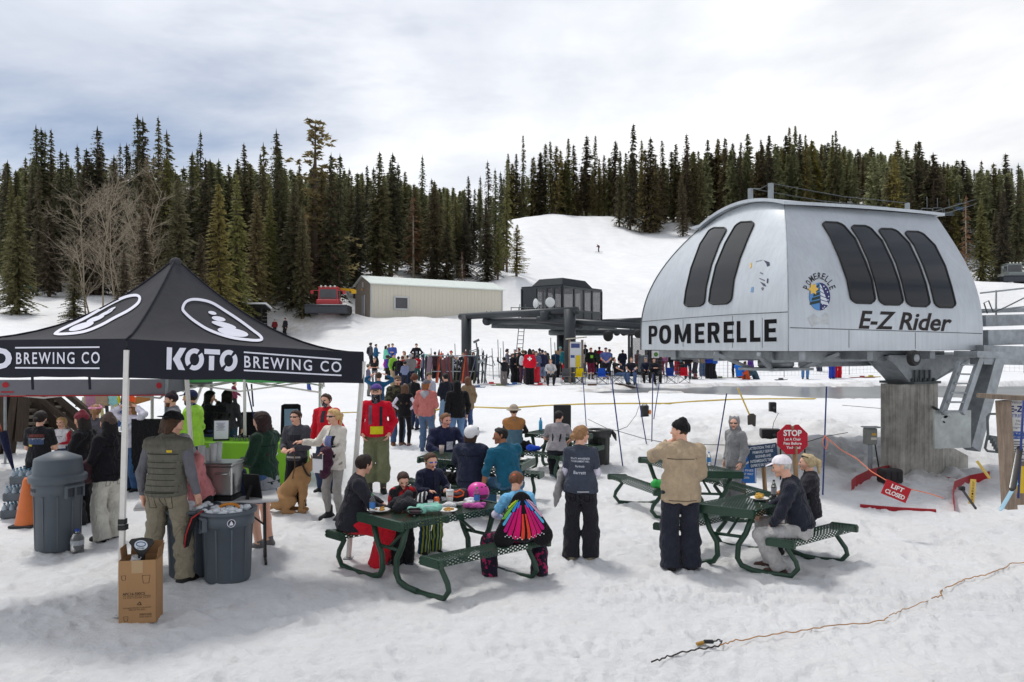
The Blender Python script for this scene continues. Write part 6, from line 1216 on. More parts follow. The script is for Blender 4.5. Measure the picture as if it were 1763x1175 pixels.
def trash():
 e=empty('trash_can','big grey round trash can with a domed lid under the black tent','trash can',gpos(100,944));bin_body(e,.255,.30,.93)
 b=MB();b.lathe([(.34,.90),(.345,.955),(.335,.97),(.30,.985),(.298,.99),(.280,1.17),(.272,1.19),(.10,1.265),(.04,1.275),(0,1.276)],n=40);b.build('lid',GREYP,e);bin_handle(e,.295,.84,-22)
 bv=bvh_of([e.children[0]]);fw=lambda a:V(math.cos(R(a)),math.sin(R(a)),0);d=fw(-128);tv=subdiv2(fit(text_mesh('BRUTE',1,.02),.17,.045),1);decal('lettering',tv,bv,d*.30+V(0,0,.80),V(-d.y,d.x,0),V(0,0,1),-d,mat('dark_print',(.03,.035,.04),rough=.7,var=.1,bump=0),e,.004)
 j=empty('water_jug','clear plastic water jug with a blue cap beside the trash can','jug',gpos(133,951));b=MB();b.lathe([(0,0),(.075,0),(.08,.02),(.076,.05),(.08,.07),(.076,.10),(.08,.13),(.08,.18),(.06,.225),(.028,.25),(.026,.275)],n=20);b.build('bottle',GLASS,j);b=MB();b.lathe([(.03,.268),(.03,.30),(0,.30)],n=14);b.build('cap',plastic((40,70,150)),j);b=MB();b.lathe([(.081,.10),(.081,.16)],n=20);b.build('label',mat('pale_label',(.7,.74,.8),rough=.5,var=.1,bump=0,alpha=.5),j)
 for px,py,lab,ice in((392,997,'grey round ice bin in front of the folding table',1),(331,988,'grey ice bin half hidden behind the man in the grey vest',0)):
  e=empty('ice_bin',lab,'bin',gpos(px,py));bin_body(e,.235,.285,.80 if ice else .78);bin_handle(e,.28,.74,-140 if ice else-40);g=random.Random(px);b=MB();b.lathe([(.27,.70),(.2,.75),(0,.77)],n=20);b.build('ice_bed',mat('ice',(.8,.84,.88),rough=.3,spec=.5,var=.1,vs=20,bump=.5),e)
  for k in range(46):b.__init__();a,r_=g.random()*6.28,.25*g.random()**.5;b.ball(V(math.cos(a)*r_,math.sin(a)*r_,.755+g.uniform(0,.045)),g.uniform(.03,.055),6,0,(1,g.uniform(.6,1),.7));b.build('ice_chunk',mat('ice',(.8,.84,.88),rough=.3,spec=.5,var=.1,vs=20,bump=.5),e)
  if ice:d=V(math.cos(R(-62)),math.sin(R(-62)),0);bv=bvh_of([e.children[0]]);b=MB();decal('badge',subdiv2(([(0,0)]+[(.045*math.cos(a*.52),.045*math.sin(a*.52))for a in range(12)],[(0,1+i,1+(i+1)%12)for i in range(12)]),1),bv,d*.29+V(0,0,.69),V(-d.y,d.x,0),V(0,0,1),-d,BLKP,e,.004);decal('badge_ring',subdiv2(([(q*math.cos(a*.52),q*math.sin(a*.52))for q in(.045,.038)for a in range(12)],[(i,(i+1)%12,12+(i+1)%12,12+i)for i in range(12)]),1),bv,d*.29+V(0,0,.69),V(-d.y,d.x,0),V(0,0,1),-d,WPRINT,e,.007);decal('badge_tree',subdiv2(([(0,.028),(-.016,0),(.016,0),(-.022,-.022),(.022,-.022)],[(0,1,2),(1,3,4,2)]),1),bv,d*.29+V(0,0,.69),V(-d.y,d.x,0),V(0,0,1),-d,WPRINT,e,.008)
 b=MB();q=gpos(392,997);b.tube([q+V(*p)for p in((-.2,-.16,.80),(-.29,-.2,.74),(-.38,-.16,.56),(-.44,-.1,.32),(-.46,-.05,.12))],[.05,.07,.08,.08,.05],8,flat=.5);tag(b.build('black_jacket',cloth((34,34,38))),'black jacket with red piping hung over the ice bin rim','jacket')
 b=MB();b.tube([q+V(*p)for p in((-.19,-.22,.82),(-.29,-.27,.75),(-.37,-.24,.56),(-.42,-.18,.34))],.008,5);b.build('piping',cloth((190,50,50)),bpy.data.objects['black_jacket']);b=MB();b.tube([q+V(.02+.11*math.cos(a),-.02+.05*math.sin(a),.81+.035*math.sin(a))for a in(0,.6,1.2,1.8,2.4,3.0)],.018,6);tag(b.build('orange_hose',plastic((206,130,40))),'orange hose end lying on the ice of the front bin','hose')
trash()
def carton():
 q=gpos(243,1066);h,wx,wy=.60,.33,.24;rz=R(10);e=empty('cardboard_box','tall open cardboard box printed APC16-500CS at the tent leg','box',q,rz)
 t=.006
 for nm,c,s in(('front_side',(0,-wy/2,h/2),(wx,t,h)),('back_side',(0,wy/2,h/2),(wx,t,h)),('left_side',(-wx/2,0,h/2),(t,wy-.014,h)),('right_side',(wx/2,0,h/2),(t,wy-.014,h)),('bottom',(0,0,.01),(wx-.02,wy-.02,t))):b=MB();b.box(V(*c),s);b.build(nm,CARD,e)
 b=MB();b.box(V(-wx/2-.0,.03,h+.05),(t,wy*.7,.11),Matrix.Rotation(R(-6),3,'Y'));b.build('flap',CARDIN,e);b=MB();b.box(V(.02,wy/2+.01,h+.06),(wx*.9,t,.13),Matrix.Rotation(R(-8),3,'X'));b.build('flap',CARDIN,e);b=MB();b.box(V(wx/2+.012,.0,h+.05),(t,wy*.8,.12),Matrix.Rotation(R(9),3,'Y'));b.build('flap',CARDIN,e)
 b=MB();b.box(V(0,-wy/2-.004,h-.06),(.10,.002,.12));b.build('tape',mat('tape',lin((176,148,112)),rough=.3,var=0,bump=0),e)
 ink=mat('carton_ink',lin((66,54,46)),rough=.9,var=.2,bump=0);F=lambda tx,w_,h_,x,z,bold=0:put_text('lettering',fit(text_mesh(tx,1,bold),w_,h_),V(x,-wy/2-.0035,z),(1,0,0),(0,0,1),ink,e,.001)
 F('APC16-500CS',.20,.026,-.03,.285,.02);F('TO: DELIVER VERTICAL OPENING',.25,.012,.0,.262);F('16 OZ CLEAR CUPS',.24,.012,.0,.246);F('CUP MADE WITH RECYCLED PLASTIC',.25,.013,.0,.15);F('100% OF THE BOX',.15,.013,.0,.132);F('500/CASE',.11,.018,.075,.085,.015);F('20/25 SLEEVE',.11,.014,.075,.062)
 b=MB();pts=[(-.02,0),(0,.032),(.02,0)];
 for i in range(3):a,c=pts[i],pts[(i+1)%3];b.bar(V(a[0]+.02,-wy/2-.005,.178+a[1]*.9),V((a[0]*.3+c[0]*.7)+.02,-wy/2-.005,.178+(a[1]*.3+c[1]*.7)*.9),.003,.007)
 b.build('recycling_mark',ink,e)
 for x,z,s in((.08,.42,.035),(-.12,.44,.02),(-.10,.05,.02)):b=MB();b.tube([V(x-s,-wy/2-.004,z+s),V(x+s,-wy/2-.004,z+s),V(x+s*.7,-wy/2-.004,z-s*1.1),V(x-s*.7,-wy/2-.004,z-s*1.1)],.0022,4,closed=True);b.build('cup_mark',ink,e)
 s=empty('beer_tap_sign','black fan shaped board with an oval white badge stuck in the cardboard box','sign',q+V(.0,.02,.50));b=MB();b.prism([(-.025,-.2),(.025,-.2),(.03,.12),(.12,.24),(.10,.27),(0,.285),(-.10,.27),(-.12,.24),(-.03,.12)],.02,(0,0,0),(1,0,0),(0,0,1));b.build('board',BLKP,s)
 b=MB();b.add([(.065*math.cos(a*.35),-.023,.215+.048*math.sin(a*.35))for a in range(18)],[tuple(range(18))]);b.build('badge',paint((205,214,222)),s);b=MB();b.tube([(.045*math.cos(a*.45),-.025,.225+.022*math.sin(a*.45))for a in range(14)],.004,4,closed=True);b.build('badge_ring',paint((40,70,130)),s);put_text('lettering',fit(text_mesh('KOTO BEER',1,.01),.07,.014),V(0,-.024,.185),(1,0,0),(0,0,1),BLK,s)
 b=MB();b.lathe([(.03,-.05),(.045,.12),(.04,.12),(.027,-.04)],(0,0,0),14);tag(b.build('clear_cup',mat('cloudy_plastic',(.75,.76,.78),rough=.3,var=.1,bump=.1,alpha=.6),None,q+V(-.07,-.03,.5)),'stack of clear cups leaning in the cardboard box','cup');bpy.data.objects['clear_cup'].rotation_euler=(0,R(20),0)
carton()
def folding_table():
 p=gpos(452,962);q=V(-3.0,9.4,gz(-3.0,9.4));rz=R(20);e=empty('folding_table','white folding table under the tent holding the steel cooler','table',q,rz);Wt=plastic((206,206,206),rough=.5);b=MB();b.box(V(-.72,.1,.755),(1.6,.66,.04),None,0,.012);b.build('tabletop',Wt,e)
 for x in(-1.3,-.08):b=MB();b.bar(V(x,-.0,.74),V(x+.01,-.02,.02),.03,.03);b.build('leg',BLKP,e);b=MB();b.bar(V(x+.01,-.3,.015),V(x+.01,.28,.015),.03,.03);b.build('foot',BLKP,e);b=MB();b.bar(V(x,0,.42),V(x+(.35 if x<-1 else-.35),0,.72),.02,.02);b.build('brace',BLKP,e)
 tz=q.z+.775;W=lambda x,y:(Matrix.Rotation(rz,3,'Z')@V(x,y,0))+V(q.x,q.y,tz)
 st=mat('brushed_steel',(.50,.50,.49),rough=.28,metal=.9,var=.1,vs=3,bump=.02);c=empty('steel_cooler','brushed steel cooler chest standing on the folding table','cooler',W(-.62,.06),rz-R(22))
 b=MB();b.box(V(0,0,.235),(.50,.36,.35),None,0,.015);b.build('body',st,c);b=MB();b.box(V(0,0,.028),(.51,.37,.056),None,0,.008);b.build('base',BLKP,c);b=MB();b.box(V(0,0,.432),(.52,.38,.042),None,0,.014);b.build('lid',st,c);b=MB();b.tube([V(.06,-.19,.33),V(.06,-.215,.33),V(.20,-.215,.33),V(.20,-.19,.33)],.012,6);b.box(V(.13,-.183,.33),(.18,.01,.06));b.build('handle',st,c)
 cup=mat('cloudy_plastic',(.75,.76,.78),rough=.25,var=.1,bump=.1,alpha=.55)
 for k,(x,y,hh)in enumerate(((-.10,-.02,.20),(-.03,.03,.16),(.03,-.02,.22),(.09,.04,.23))):b=MB();b.lathe([(.032,0),(.046,hh),(.043,hh),(.029,.004)],n=16);tag(b.build('cup_stack',cup,None,W(-.70+x,.06+y)+V(0,0,.453)),['leftmost stack of clear cups on the steel cooler','shortest stack of clear cups on the steel cooler','second tallest stack of clear cups on the steel cooler','tallest stack of clear cups, rightmost on the steel cooler'][k],'cups','cup stacks on the cooler')
 f=empty('picture_frame','black easel backed frame seen from behind on the folding table','frame',W(-.22,-.08),R(-20));b=MB();b.box(V(0,0,.15),(.24,.014,.30),Matrix.Rotation(R(12),3,'X'));b.build('back_board',BLKP,f);b=MB();b.bar(V(0,-.02,.16),V(0,-.10,.0),.05,.006);b.build('easel_leg',BLKP,f)
 bg=MB();Fd=Field();Fd.cap((0,0,.10),(.0,0,.24),.13,.09,.8,(0,1,0));v,qd=Fd.mesh(.02,wrinkle(.012,2));o=np_mesh('navy_backpack',v,qd,cloth((36,42,62)));o.location=W(-.36,.16);tag(o,'navy backpack on the folding table in front of the woman in green','backpack');b=MB();b.tube([V(-.02,-.02,.3),V(-.05,-.03,.38),V(.04,-.03,.37),V(.04,0,.3)],.012,5);b.build('strap',cloth((120,80,50)),o)
folding_table()
def green_table():
 GC=mat('lime_tablecloth',lin((122,176,52)),rough=.85,spec=.15,var=.06,vs=2,bump=.3,bs=6);q=at(425,14.2);e=empty('draped_table','table draped in lime green cloth behind the folding table','table',q,R(-6));b=MB();n=60;top,mid,bot=[],[],[]
 w_,d_=2.1,.8
 per=[(-w_/2+w_*i/20,-d_/2)for i in range(20)]+[(w_/2,-d_/2+d_*i/10)for i in range(10)]+[(w_/2-w_*i/20,d_/2)for i in range(20)]+[(-w_/2,d_/2-d_*i/10)for i in range(10)]
 vs=[]
 for z,k in((.80,.985),(.79,1.0),(.45,1.01),(.06,1.03)):vs+=[V(x*k,y*k+(.04*math.sin(i*1.9)if z<.5 else 0),z)for i,(x,y)in enumerate(per)]
 b.add(vs,[(r*60+i,r*60+(i+1)%60,(r+1)*60+(i+1)%60,(r+1)*60+i)[::-1]for r in range(3)for i in range(60)]+[tuple(range(60))],0,True);b.build('tablecloth',GC,e)
 W=lambda x,y:Matrix.Rotation(R(-6),3,'Z')@V(x,y,.80)+q
 f=empty('sign_holder','black framed white price list standing on the green table','sign',W(-.45,-.1),R(10));b=MB();b.box(V(0,0,.20),(.29,.02,.40),Matrix.Rotation(R(-6),3,'X'));b.build('frame',BLKP,f);b=MB();b.box(V(0,-.014,.205),(.255,.004,.34),Matrix.Rotation(R(-6),3,'X'));b.build('sheet',paint((226,226,240)),f)
 for i in range(9):b=MB();b.box(V(-.01,-.018+.0,.33-.022*i),(.16-.03*(i%3),.002,.005),Matrix.Rotation(R(-6),3,'X'));b.build('text_line',paint((90,90,110)),f)
 g=random.Random(2)
 for i in range(9):b=MB();b.lathe([(.02,0),(.03,.10),(.027,.10),(.018,.004)],n=10);tag(b.build('tasting_glass',GLASS,None,W(-.18+.05*i,-.12+.07*(i%2))),'small clear tasting glass in the row on the green table','glass','tasting glasses on the green table')
 b=MB();b.box(V(0,0,.12),(.17,.1,.24),None,0,.01);tag(b.build('drink_carton',plastic((52,84,44)),None,W(.42,.02)),'dark green carton on the green table','carton')
 b=MB();b.lathe([(0,0),(.04,0),(.04,.16),(.015,.22),(.015,.25),(0,.25)],n=12);o=tag(b.build('water_bottle',GLASS,None,W(.12,.28)),'clear water bottle with blue label on the green table','bottle');b=MB();b.lathe([(.042,.05),(.042,.13)],n=12);b.build('label',plastic((40,110,190)),o)
 for k in range(4):b=MB();b.box(V(.50+.05*k,-.46,.58-.015*k),(.025,.012,.42),Matrix.Rotation(R(38),3,'Y'));tag(b.build('paper_strip',paint((208,222,216)),None,q),'pale paper strip hanging from the green table edge','paper','paper strips on the green cloth')
 for px,Y,h,lab in((431,16.2,1.04,'black fabric chair back standing behind the green table'),(502,17.0,1.15,'black framed blue poster board on the snow behind the young man')):
  c=empty('folding_chair' if px<450 else 'poster_board',lab,'chair' if px<450 else 'board',at(px,Y),R(8));b=MB();b.prism([(-.24,.42),(.22,.42),(.20,h),(.14,h+.03),(-.16,h+.03),(-.22,h)],.04,(0,0,0),(1,0,0),(0,0,1));b.build('back' if px<450 else 'panel',cloth((34,34,38)),c)
  for x in(-.21,.2):b=MB();b.bar(V(x,0,.5),V(x,.05,0),.025,.025);b.build('leg',BLKP,c)
  if px>450:b=MB();b.box(V(0,-.05,h*.72),(.30,.01,h*.42));b.build('sheet',paint((150,176,206)),c)
 for x0,y0,x1,y1 in((424,660,440,735),(433,662,436,700)):b=MB();b.tube([P(x0,y0,15.5),P(x1,y1,15.2)],.016,6);tag(b.build('bamboo_pole',mat('blue_pole',lin((46,62,120)),rough=.5,var=.1,bump=0)),'blue pole leaning behind the green table' if x0<430 else 'shorter blue pole upright behind the green table','pole')
green_table()
def left_corner():
 wat=mat('bottle_water',(.42,.52,.60),rough=.12,spec=.6,var=.2,vs=14,bump=0,alpha=.75);film=mat('shrink_film',(.07,.09,.11),rough=.2,spec=.5,var=.2,vs=8,bump=.2)
 base=gpos(38,897)
 for k,(dx,z)in enumerate(((0,0),(.04,.255),(.14,.51))):
  e=empty('water_pack',['bottom shrink wrapped pack of bottled water beside the orange cone','middle pack of bottled water in the stack by the cone','top pack of bottled water in the stack by the cone'][k],'bottled water',base+V(-.10+dx,.3,z),R(8));b=MB();b.box(V(0,0,.075),(.62,.42,.13),None,0,.02);b.build('wrap',film,e)
  for i in range(6):
   for j in range(4):b=MB();x,y=-.26+.104*i,-.155+.103*j;b.lathe([(.0,0),(.042,.005),(.042,.15),(.036,.17),(.014,.205),(.014,.215)],V(x,y,.008),8);b.lathe([(.016,.212),(.016,.235),(0,.235)],V(x,y,.008),8,1);b.lathe([(.0425,.05),(.0425,.11)],V(x,y,.008),8,2);b.build('bottle',[wat,plastic((70,120,150)),plastic((70,110,190))],e)
 e=empty('traffic_cone','faded orange traffic cone behind the trash can','cone',gpos(46,906));b=MB();b.lathe([(.155,.03),(.15,.05),(.05,.66),(.03,.70),(0,.70)],n=20);b.build('cone',plastic((214,116,62),rough=.6),e);b=MB();b.box(V(0,0,.018),(.34,.34,.036),None,0,.01);b.build('base',BLKP,e)
 dw=wood((74,64,56));s=empty('wooden_stairs','dark weathered wooden stairs and deck behind the grey canopy','stairs',(0,0,0));B_=lambda nm,a,c,w_,h_,m=dw:MB().bar(a,c,w_,h_).build(nm,m,s)
 Y=19.0
 for x0,x1,y0,y1 in((12,-2,660,790),(32,16,660,780),(44,36,655,760)):B_('post',P(x0,y0,Y-1.6),P(x1,y1,Y-1.6),.20,.16)
 for k in range(9):B_('tread',P(88-9*0+7*k,690+11*k,Y+1.2-.1*k),P(30+7*k,697+11*k,Y-.5-.1*k),.32,.06,wood((120,112,100)))
 for d in(0,46):B_('stringer',P(46+d*.6,682-d*.3,Y+d*.03),P(140+d*.4,770-d*.5,Y-.3+d*.03),.10,.28)
 for(a,c)in(((52,672),(132,738)),((78,668),(150,728)),((95,662),(160,715))):B_('handrail',P(*a,Y),P(*c,Y-.6),.09,.13)
 for x in(78,88,62):B_('baluster',P(x,660,Y),P(x,745,Y),.12,.12)
 for k in range(5):B_('deck_board',P(-60,676+5*k,Y+.6-.25*k),P(72,672+5*k,Y+1.2-.25*k),.24,.05,wood((132,124,112)))
 B_('beam',P(-60,706,Y),P(70,700,Y+.5),.16,.3);B_('back_wall',P(-80,750,Y+.9),P(92,745,Y+1.2),.1,1.7,wood((44,40,38)))
 u=empty('umbrella','folded dark blue umbrella leaning at the stairs','umbrella',P(14,790,15.6));b=MB();b.tube([V(-.12,0,.55),V(-.02,0,.2),V(.14,0,-.32)],[.10,.07,.01],8);b.build('canopy',cloth((34,38,66)),u);b=MB();b.tube([V(-.12,0,.55),V(-.2,0,.78)],.012,5);b.build('handle',plastic((190,90,60)),u)
 g=random.Random(6);Y=22.0
 e=empty('ski_rack','wooden ski rack hung with coats beyond the stairs','rack',(0,0,0));b=MB();b.bar(P(130,700,Y),P(205,697,Y),.05,.05);b.build('rail',wood((150,140,120)),e)
 for x in(140,168,200):b=MB();b.bar(P(x,690,Y),P(x+2,745,Y),.05,.05);b.build('post',wood((150,140,120)),e)
 for x,w_,c,lab in((159,.28,(176,130,150),'pink patterned jacket hanging beyond the stairs'),(175,.28,(170,146,124),'tan coat hanging beyond the stairs'),(196,.2,(150,206,204),'mint jacket hanging beyond the stairs'),(203,.10,(216,206,40),'yellow cloth hanging beside the mint jacket'),(214,.12,(110,40,110),'purple cloth hanging beside the tent pole'),(226,.14,(236,90,44),'bright orange jacket hanging right of the tent pole')):
  t=P(x,664,Y-.2);F=Field();F.cap((0,0,0),(0,0,-.45),w_*.55,w_*.8,.5,(0,1,0));v,qd=F.mesh(.04,wrinkle(.02,x));o=np_mesh('hanging_jacket',v,qd,cloth(c));o.location=t;tag(o,lab,'jacket')
 for i in range(9):
  x=142+8.5*i;b=MB();p,q_=P(x+g.uniform(-4,4),680+g.uniform(-3,6),Y-.1),P(x+g.uniform(-5,5),735,Y-.5);b.bar(p,q_,.09,.02);tag(b.build('ski',plastic(g.choice([(214,90,40),(40,70,120),(196,196,190),(40,40,44),(60,110,150),(196,186,120)]))),'ski leaning on the rack beyond the wooden stairs','ski','skis on the rack by the stairs')
 b=MB();b.bar(P(228,692,23),P(263,682,23.6),.06,.22);tag(b.build('timber_beam',wood((168,118,66))),'orange brown timber on the snow right of the tent pole','timber')
 b=MB();b.box(P(252,768,13.3),(.5,.06,.95));tag(b.build('camp_chair',cloth((30,30,32))),'black chair back beside the girl in the white hoodie','chair')
left_corner()
def small_cone():pass
def bottle(p,h,r,label,body=None,cap=(60,130,80),lab=(60,120,190),fill=None):
 e=empty('drink_bottle',label,'bottle',p);b=MB();b.lathe([(0,0),(r,.004),(r,h*.10),(r*.94,h*.14),(r,h*.2),(r,h*.62),(r*.8,h*.74),(r*.38,h*.88),(r*.36,h*.93)],n=16);b.build('bottle',body or GLASS,e);b=MB();b.lathe([(r*.42,h*.92),(r*.42,h),(0,h)],n=12);b.build('cap',plastic(cap),e)
 if lab:b=MB();b.lathe([(r*1.02,h*.26),(r*1.02,h*.58)],n=16);b.build('label',plastic(lab),e)
 if fill:b=MB();b.lathe([(0,.006),(r*.95,.008),(r*.95,h*fill),(0,h*fill)],n=14);b.build('drink',mat('cola',(.02,.008,.006),rough=.1,var=0,bump=0),e)
def lump(name,label,cat,p,caps,c,h=.012,am=.006,rz=0,m=None):
 F=Field();[F.cap(*q)for q in caps];v,qd=F.mesh(h,wrinkle(am,_seed[0]+len(label),60,55));o=np_mesh(name,v,qd,m or cloth(c));o.location=p;o.rotation_euler=(0,0,rz);return tag(o,label,cat)
def plate(p,label,food):
 e=empty('paper_plate',label,'plate',p);b=MB();b.lathe([(0,.004),(.085,.004),(.115,.018),(.116,.021),(.084,.009),(0,.008)],n=24);b.build('plate',paint((228,228,226)),e);g=random.Random(len(label))
 for k in range(food[0]):b=MB();a,r_=g.random()*6.28,g.uniform(0,.06);b.ball(V(math.cos(a)*r_,math.sin(a)*r_,.018+g.uniform(0,food[2])),g.uniform(.012,.024),6,0,(1.3,.8,.7));b.build('food',mat('fried_food',lin(food[1]),rough=.7,var=.4,vs=30,bump=.3),e)
def can(p,c,label):
 e=empty('drink_can',label,'can',p);b=MB();b.lathe([(0,0),(.026,0),(.033,.010),(.033,.105),(.027,.118),(.026,.120),(0,.118)],n=18);b.build('can',metal(c,.3,metal=.3),e);b=MB();b.lathe([(.0335,.045),(.0335,.075)],n=18,a0=3.6,a1=5.4);b.build('logo',paint((240,236,230)),e)
def paper_cup(p,h,label):
 e=empty('paper_cup',label,'cup',p);b=MB();b.lathe([(0,0),(.034,0),(.047,h),(.044,h),(.03,.01)],n=20);b.build('cup',paint((216,216,212)),e);b=MB();b.lathe([(.05,h-.004),(.05,h+.006),(.04,h+.010),(0,h+.010)],n=20);b.build('lid',plastic((200,204,206)),e);b=MB();b.tube([V(0,0,h),V(.01,0,h+.075)],.005,6);b.build('straw',WHITEP,e);b=MB();b.lathe([(.0435,h*.62),(.0445,h*.68)],n=20,a0=4.2,a1=5.6);b.build('print',paint((200,90,80)),e)
def tabletop_things():
 t=lambda u,v:tpos('t1',u,v)
 bottle(t(.10,.22),.215,.034,'water bottle with green cap and blue label at the near left table corner');bottle(t(1.22,-.16),.21,.034,'empty water bottle in front of the pink helmet')
 lump('ski_gloves','black and grey ski gloves heaped before the smaller boy','gloves',t(.36,.12),[((0,0,.05),(.12,.05,.08),.065),((.02,.08,.10),(.10,.14,.16),.055),((.16,.02,.07),(.25,.0,.05),.05),((-.08,.1,.05),(-.02,.16,.09),.05)],(44,44,48),am=.008)
 lump('ski_gloves','black and white ski glove lying over the dark ones','gloves',t(.58,.10),[((0,0,.05),(.06,.08,.12),.05),((.05,.08,.10),(.10,.12,.15),.03)],(40,40,42),m=cloth((40,40,42),kind='vstripe',col2=lin((214,214,216)),ps=7))
 o=lump('ski_goggles','ski goggles with a mint and white strap at the near table edge','goggles',t(.40,-.14),[((-.07,0,.04),(.07,.0,.04),.042),((.07,.02,.05),(.26,.05,.06),.038),((.02,.06,.07),(.22,.10,.08),.03)],(132,190,174));b=MB();b.tube([V(-.11+.0,-.02,.04),V(-.06,-.05,.07),V(.04,-.05,.07),V(.08,-.03,.04),V(.03,-.05,.01),V(-.07,-.05,.01)],.012,6,closed=True);b.build('frame',BLKP,o);b=MB();b.ball(V(-.01,-.035,.04),.05,12,0,(1.5,.4,.6));b.build('lens',mat('mirror_lens',(.10,.06,.07),rough=.12,spec=.7,metal=.3,var=0,bump=0),o);b=MB();b.box(V(.17,.025,.075),(.16,.012,.03),Matrix.Rotation(R(14),3,'Z'));b.build('stripe',paint((206,208,226)),o)
 b=MB();b.lathe([(.0,0),(.026,0),(.032,.12),(.029,.12)],n=16);tag(b.build('clear_cup',mat('cloudy_plastic',(.75,.76,.78),rough=.3,var=.1,bump=.1,alpha=.6),None,t(.62,-.10)),'clear cup right of the mint goggles','cup')
 can(t(.80,.02),(224,104,48),'orange soda can in the middle of the nearest table');paper_cup(t(1.0,.04),.17,'tall white paper cup with lid and straw before the boy in shades');plate(t(.74,-.24),'white plate with scraps of fried food at the table edge',(6,(200,150,80),.01));plate(t(.22,.25),'plate with a bun behind the water bottle',(5,(206,150,70),.03))
 lump('napkin','crumpled white wrapper behind the plate','wrapper',t(.84,-.08),[((-.08,0,.02),(.10,.02,.025),.028),((0,.03,.03),(.05,.05,.04),.025)],(220,220,222));lump('gloves','pink and purple gloves at the table edge','gloves',t(1.08,-.24),[((-.08,0,.02),(.08,0,.025),.03),((.08,.02,.02),(.15,.05,.03),.022),((.06,-.03,.02),(.13,-.05,.02),.02)],(196,92,164));lump('napkin','white paper tray behind the pink gloves','paper tray',t(1.06,-.08),[((-.12,0,.02),(.12,0,.03),.022)],(214,212,208));lump('napkin','crumpled white napkin beside the pink helmet','napkin',t(1.22,-.05),[((-.05,0,.03),(.06,.01,.04),.035),((.0,-.06,.02),(.04,-.07,.03),.03)],(224,224,232))
 h=empty('ski_helmet','bright pink ski helmet on the nearest table','helmet',t(1.40,.04),R(20));F=Field();F.cap((0,0,.10),(.03,0,.10),.125,.12,1,None,[((0,0,.02),(0,0,-1))]);v,q=F.mesh(.012);np_mesh('shell',v,q,plastic((222,60,160),rough=.35),h);b=MB();b.lathe([(.128,.05),(.131,.075),(.127,.09)],(.015,0,0),24);b.build('band',plastic((90,34,70)),h)
 for a in(-.5,.1,.7):b=MB();b.box(V(.02+.11*math.sin(a),-.075*math.cos(a),.18),(.02,.05,.012),Matrix.Rotation(-a,3,'Z'));b.build('vent',BLKP,h)
 h2=empty('ski_helmet','dark helmet with orange rimmed goggles beside the pink one','helmet',t(1.16,.14),R(15));F=Field();F.cap((0,0,.07),(.10,.02,.08),.085,.08,1,None,[((0,0,.01),(0,0,-1))]);v,q=F.mesh(.012);np_mesh('shell',v,q,cloth((52,52,58)),h2);b=MB();b.tube([V(-.09,-.08,.10),V(-.06,-.10,.155),V(-.01,-.11,.14),V(.04,-.105,.165),V(.09,-.08,.13),V(.08,-.08,.09),V(0,-.10,.075)],.010,6,closed=True);b.build('goggle_frame',plastic((236,92,36)),h2);b=MB();b.ball(V(0,-.085,.12),.07,10,0,(1.2,.2,.5));b.build('lens',mat('mirror_lens',(.10,.06,.07),rough=.12,spec=.7,metal=.3,var=0,bump=0),h2)
 t=lambda u,v:tpos('t4',u,v);plate(t(.72,-.04),'bowl heaped with golden chips on the right hand table',(34,(222,178,84),.055));bottle(t(.86,-.13),.235,.034,'dark cola bottle on the right hand table',None,(30,30,32),(150,150,156),.62);lump('sandwich','toasted sandwich in the hand of the man in the white cap','sandwich',t(1.02,-.10),[((-.05,0,.03),(.08,.02,.05),.038)],(176,118,64));lump('napkin','white paper tray under the sandwich','paper tray',t(.98,-.12),[((-.1,0,.01),(.1,0,.015),.016)],(226,222,220))
 t=lambda u,v:tpos('t2',u,v);b=MB();e=empty('beer_glass','plastic cup of amber beer on the second table','cup',t(.30,.02));b.lathe([(0,0),(.032,0),(.045,.15),(.042,.15)],n=18);b.build('cup',mat('cloudy_plastic',(.75,.76,.78),rough=.3,var=.1,bump=.1,alpha=.6),e);b=MB();b.lathe([(0,.006),(.031,.006),(.041,.12),(0,.12)],n=18);b.build('beer',mat('beer',lin((216,140,40)),rough=.2,var=.05,bump=0),e);plate(t(.72,.1),'white plate beside the hand of the man in navy',(2,(200,160,90),.01));plate(t(1.75,.06),'white plate at the far right of the second table',(2,(200,160,90),.01))
 b=MB();b.lathe([(0,0),(.035,0),(.042,.13),(0,.13)],n=16);tag(b.build('paper_cup',paint((150,160,130)),None,t(1.62,.14)),'sage green cup on the second table','cup')
 bottle(tpos('t3',.12,.1),.26,.038,'bright blue water bottle beside the sun hat woman',plastic((70,170,220)),(40,80,120),None);t=lambda u,v:tpos('t5',u,v);bottle(t(.85,.12),.22,.032,'cola bottle with a red cap on the table by the grey suit',None,(200,40,40),(190,40,40),.6);bottle(t(.55,-.2),.21,.033,'clear water bottle on the table by the grey suit',None,(60,130,200),(80,150,210));
 h=empty('ski_helmet','grey helmet and goggles on the table by the grey suit','helmet',t(.42,.12));F=Field();F.cap((0,0,.09),(.03,0,.09),.12,.115,1,None,[((0,0,.01),(0,0,-1))]);v,q=F.mesh(.014);np_mesh('shell',v,q,plastic((92,92,98)),h);b=MB();b.box(V(-.02,-.10,.07),(.16,.05,.08),None,0,.015);b.build('goggles',BLKP,h);b=MB();b.ball(V(.02,-.12,.04),.02,6);b.build('buckle',plastic((210,90,50)),h)
 p=tpos('t3',.5,-.78,.47);lump('wool_hat','bright blue hat lying on the far bench','hat',p,[((-.06,0,.06),(.08,0,.05),.085,.06,.8,(0,0,1))],(36,76,190));lump('black_jacket','black jacket heaped on the far bench by the sun hat woman','jacket',tpos('t3',.12,-.74,.47),[((-.1,0,.06),(.16,0,.08),.09)],(30,30,32),am=.015)
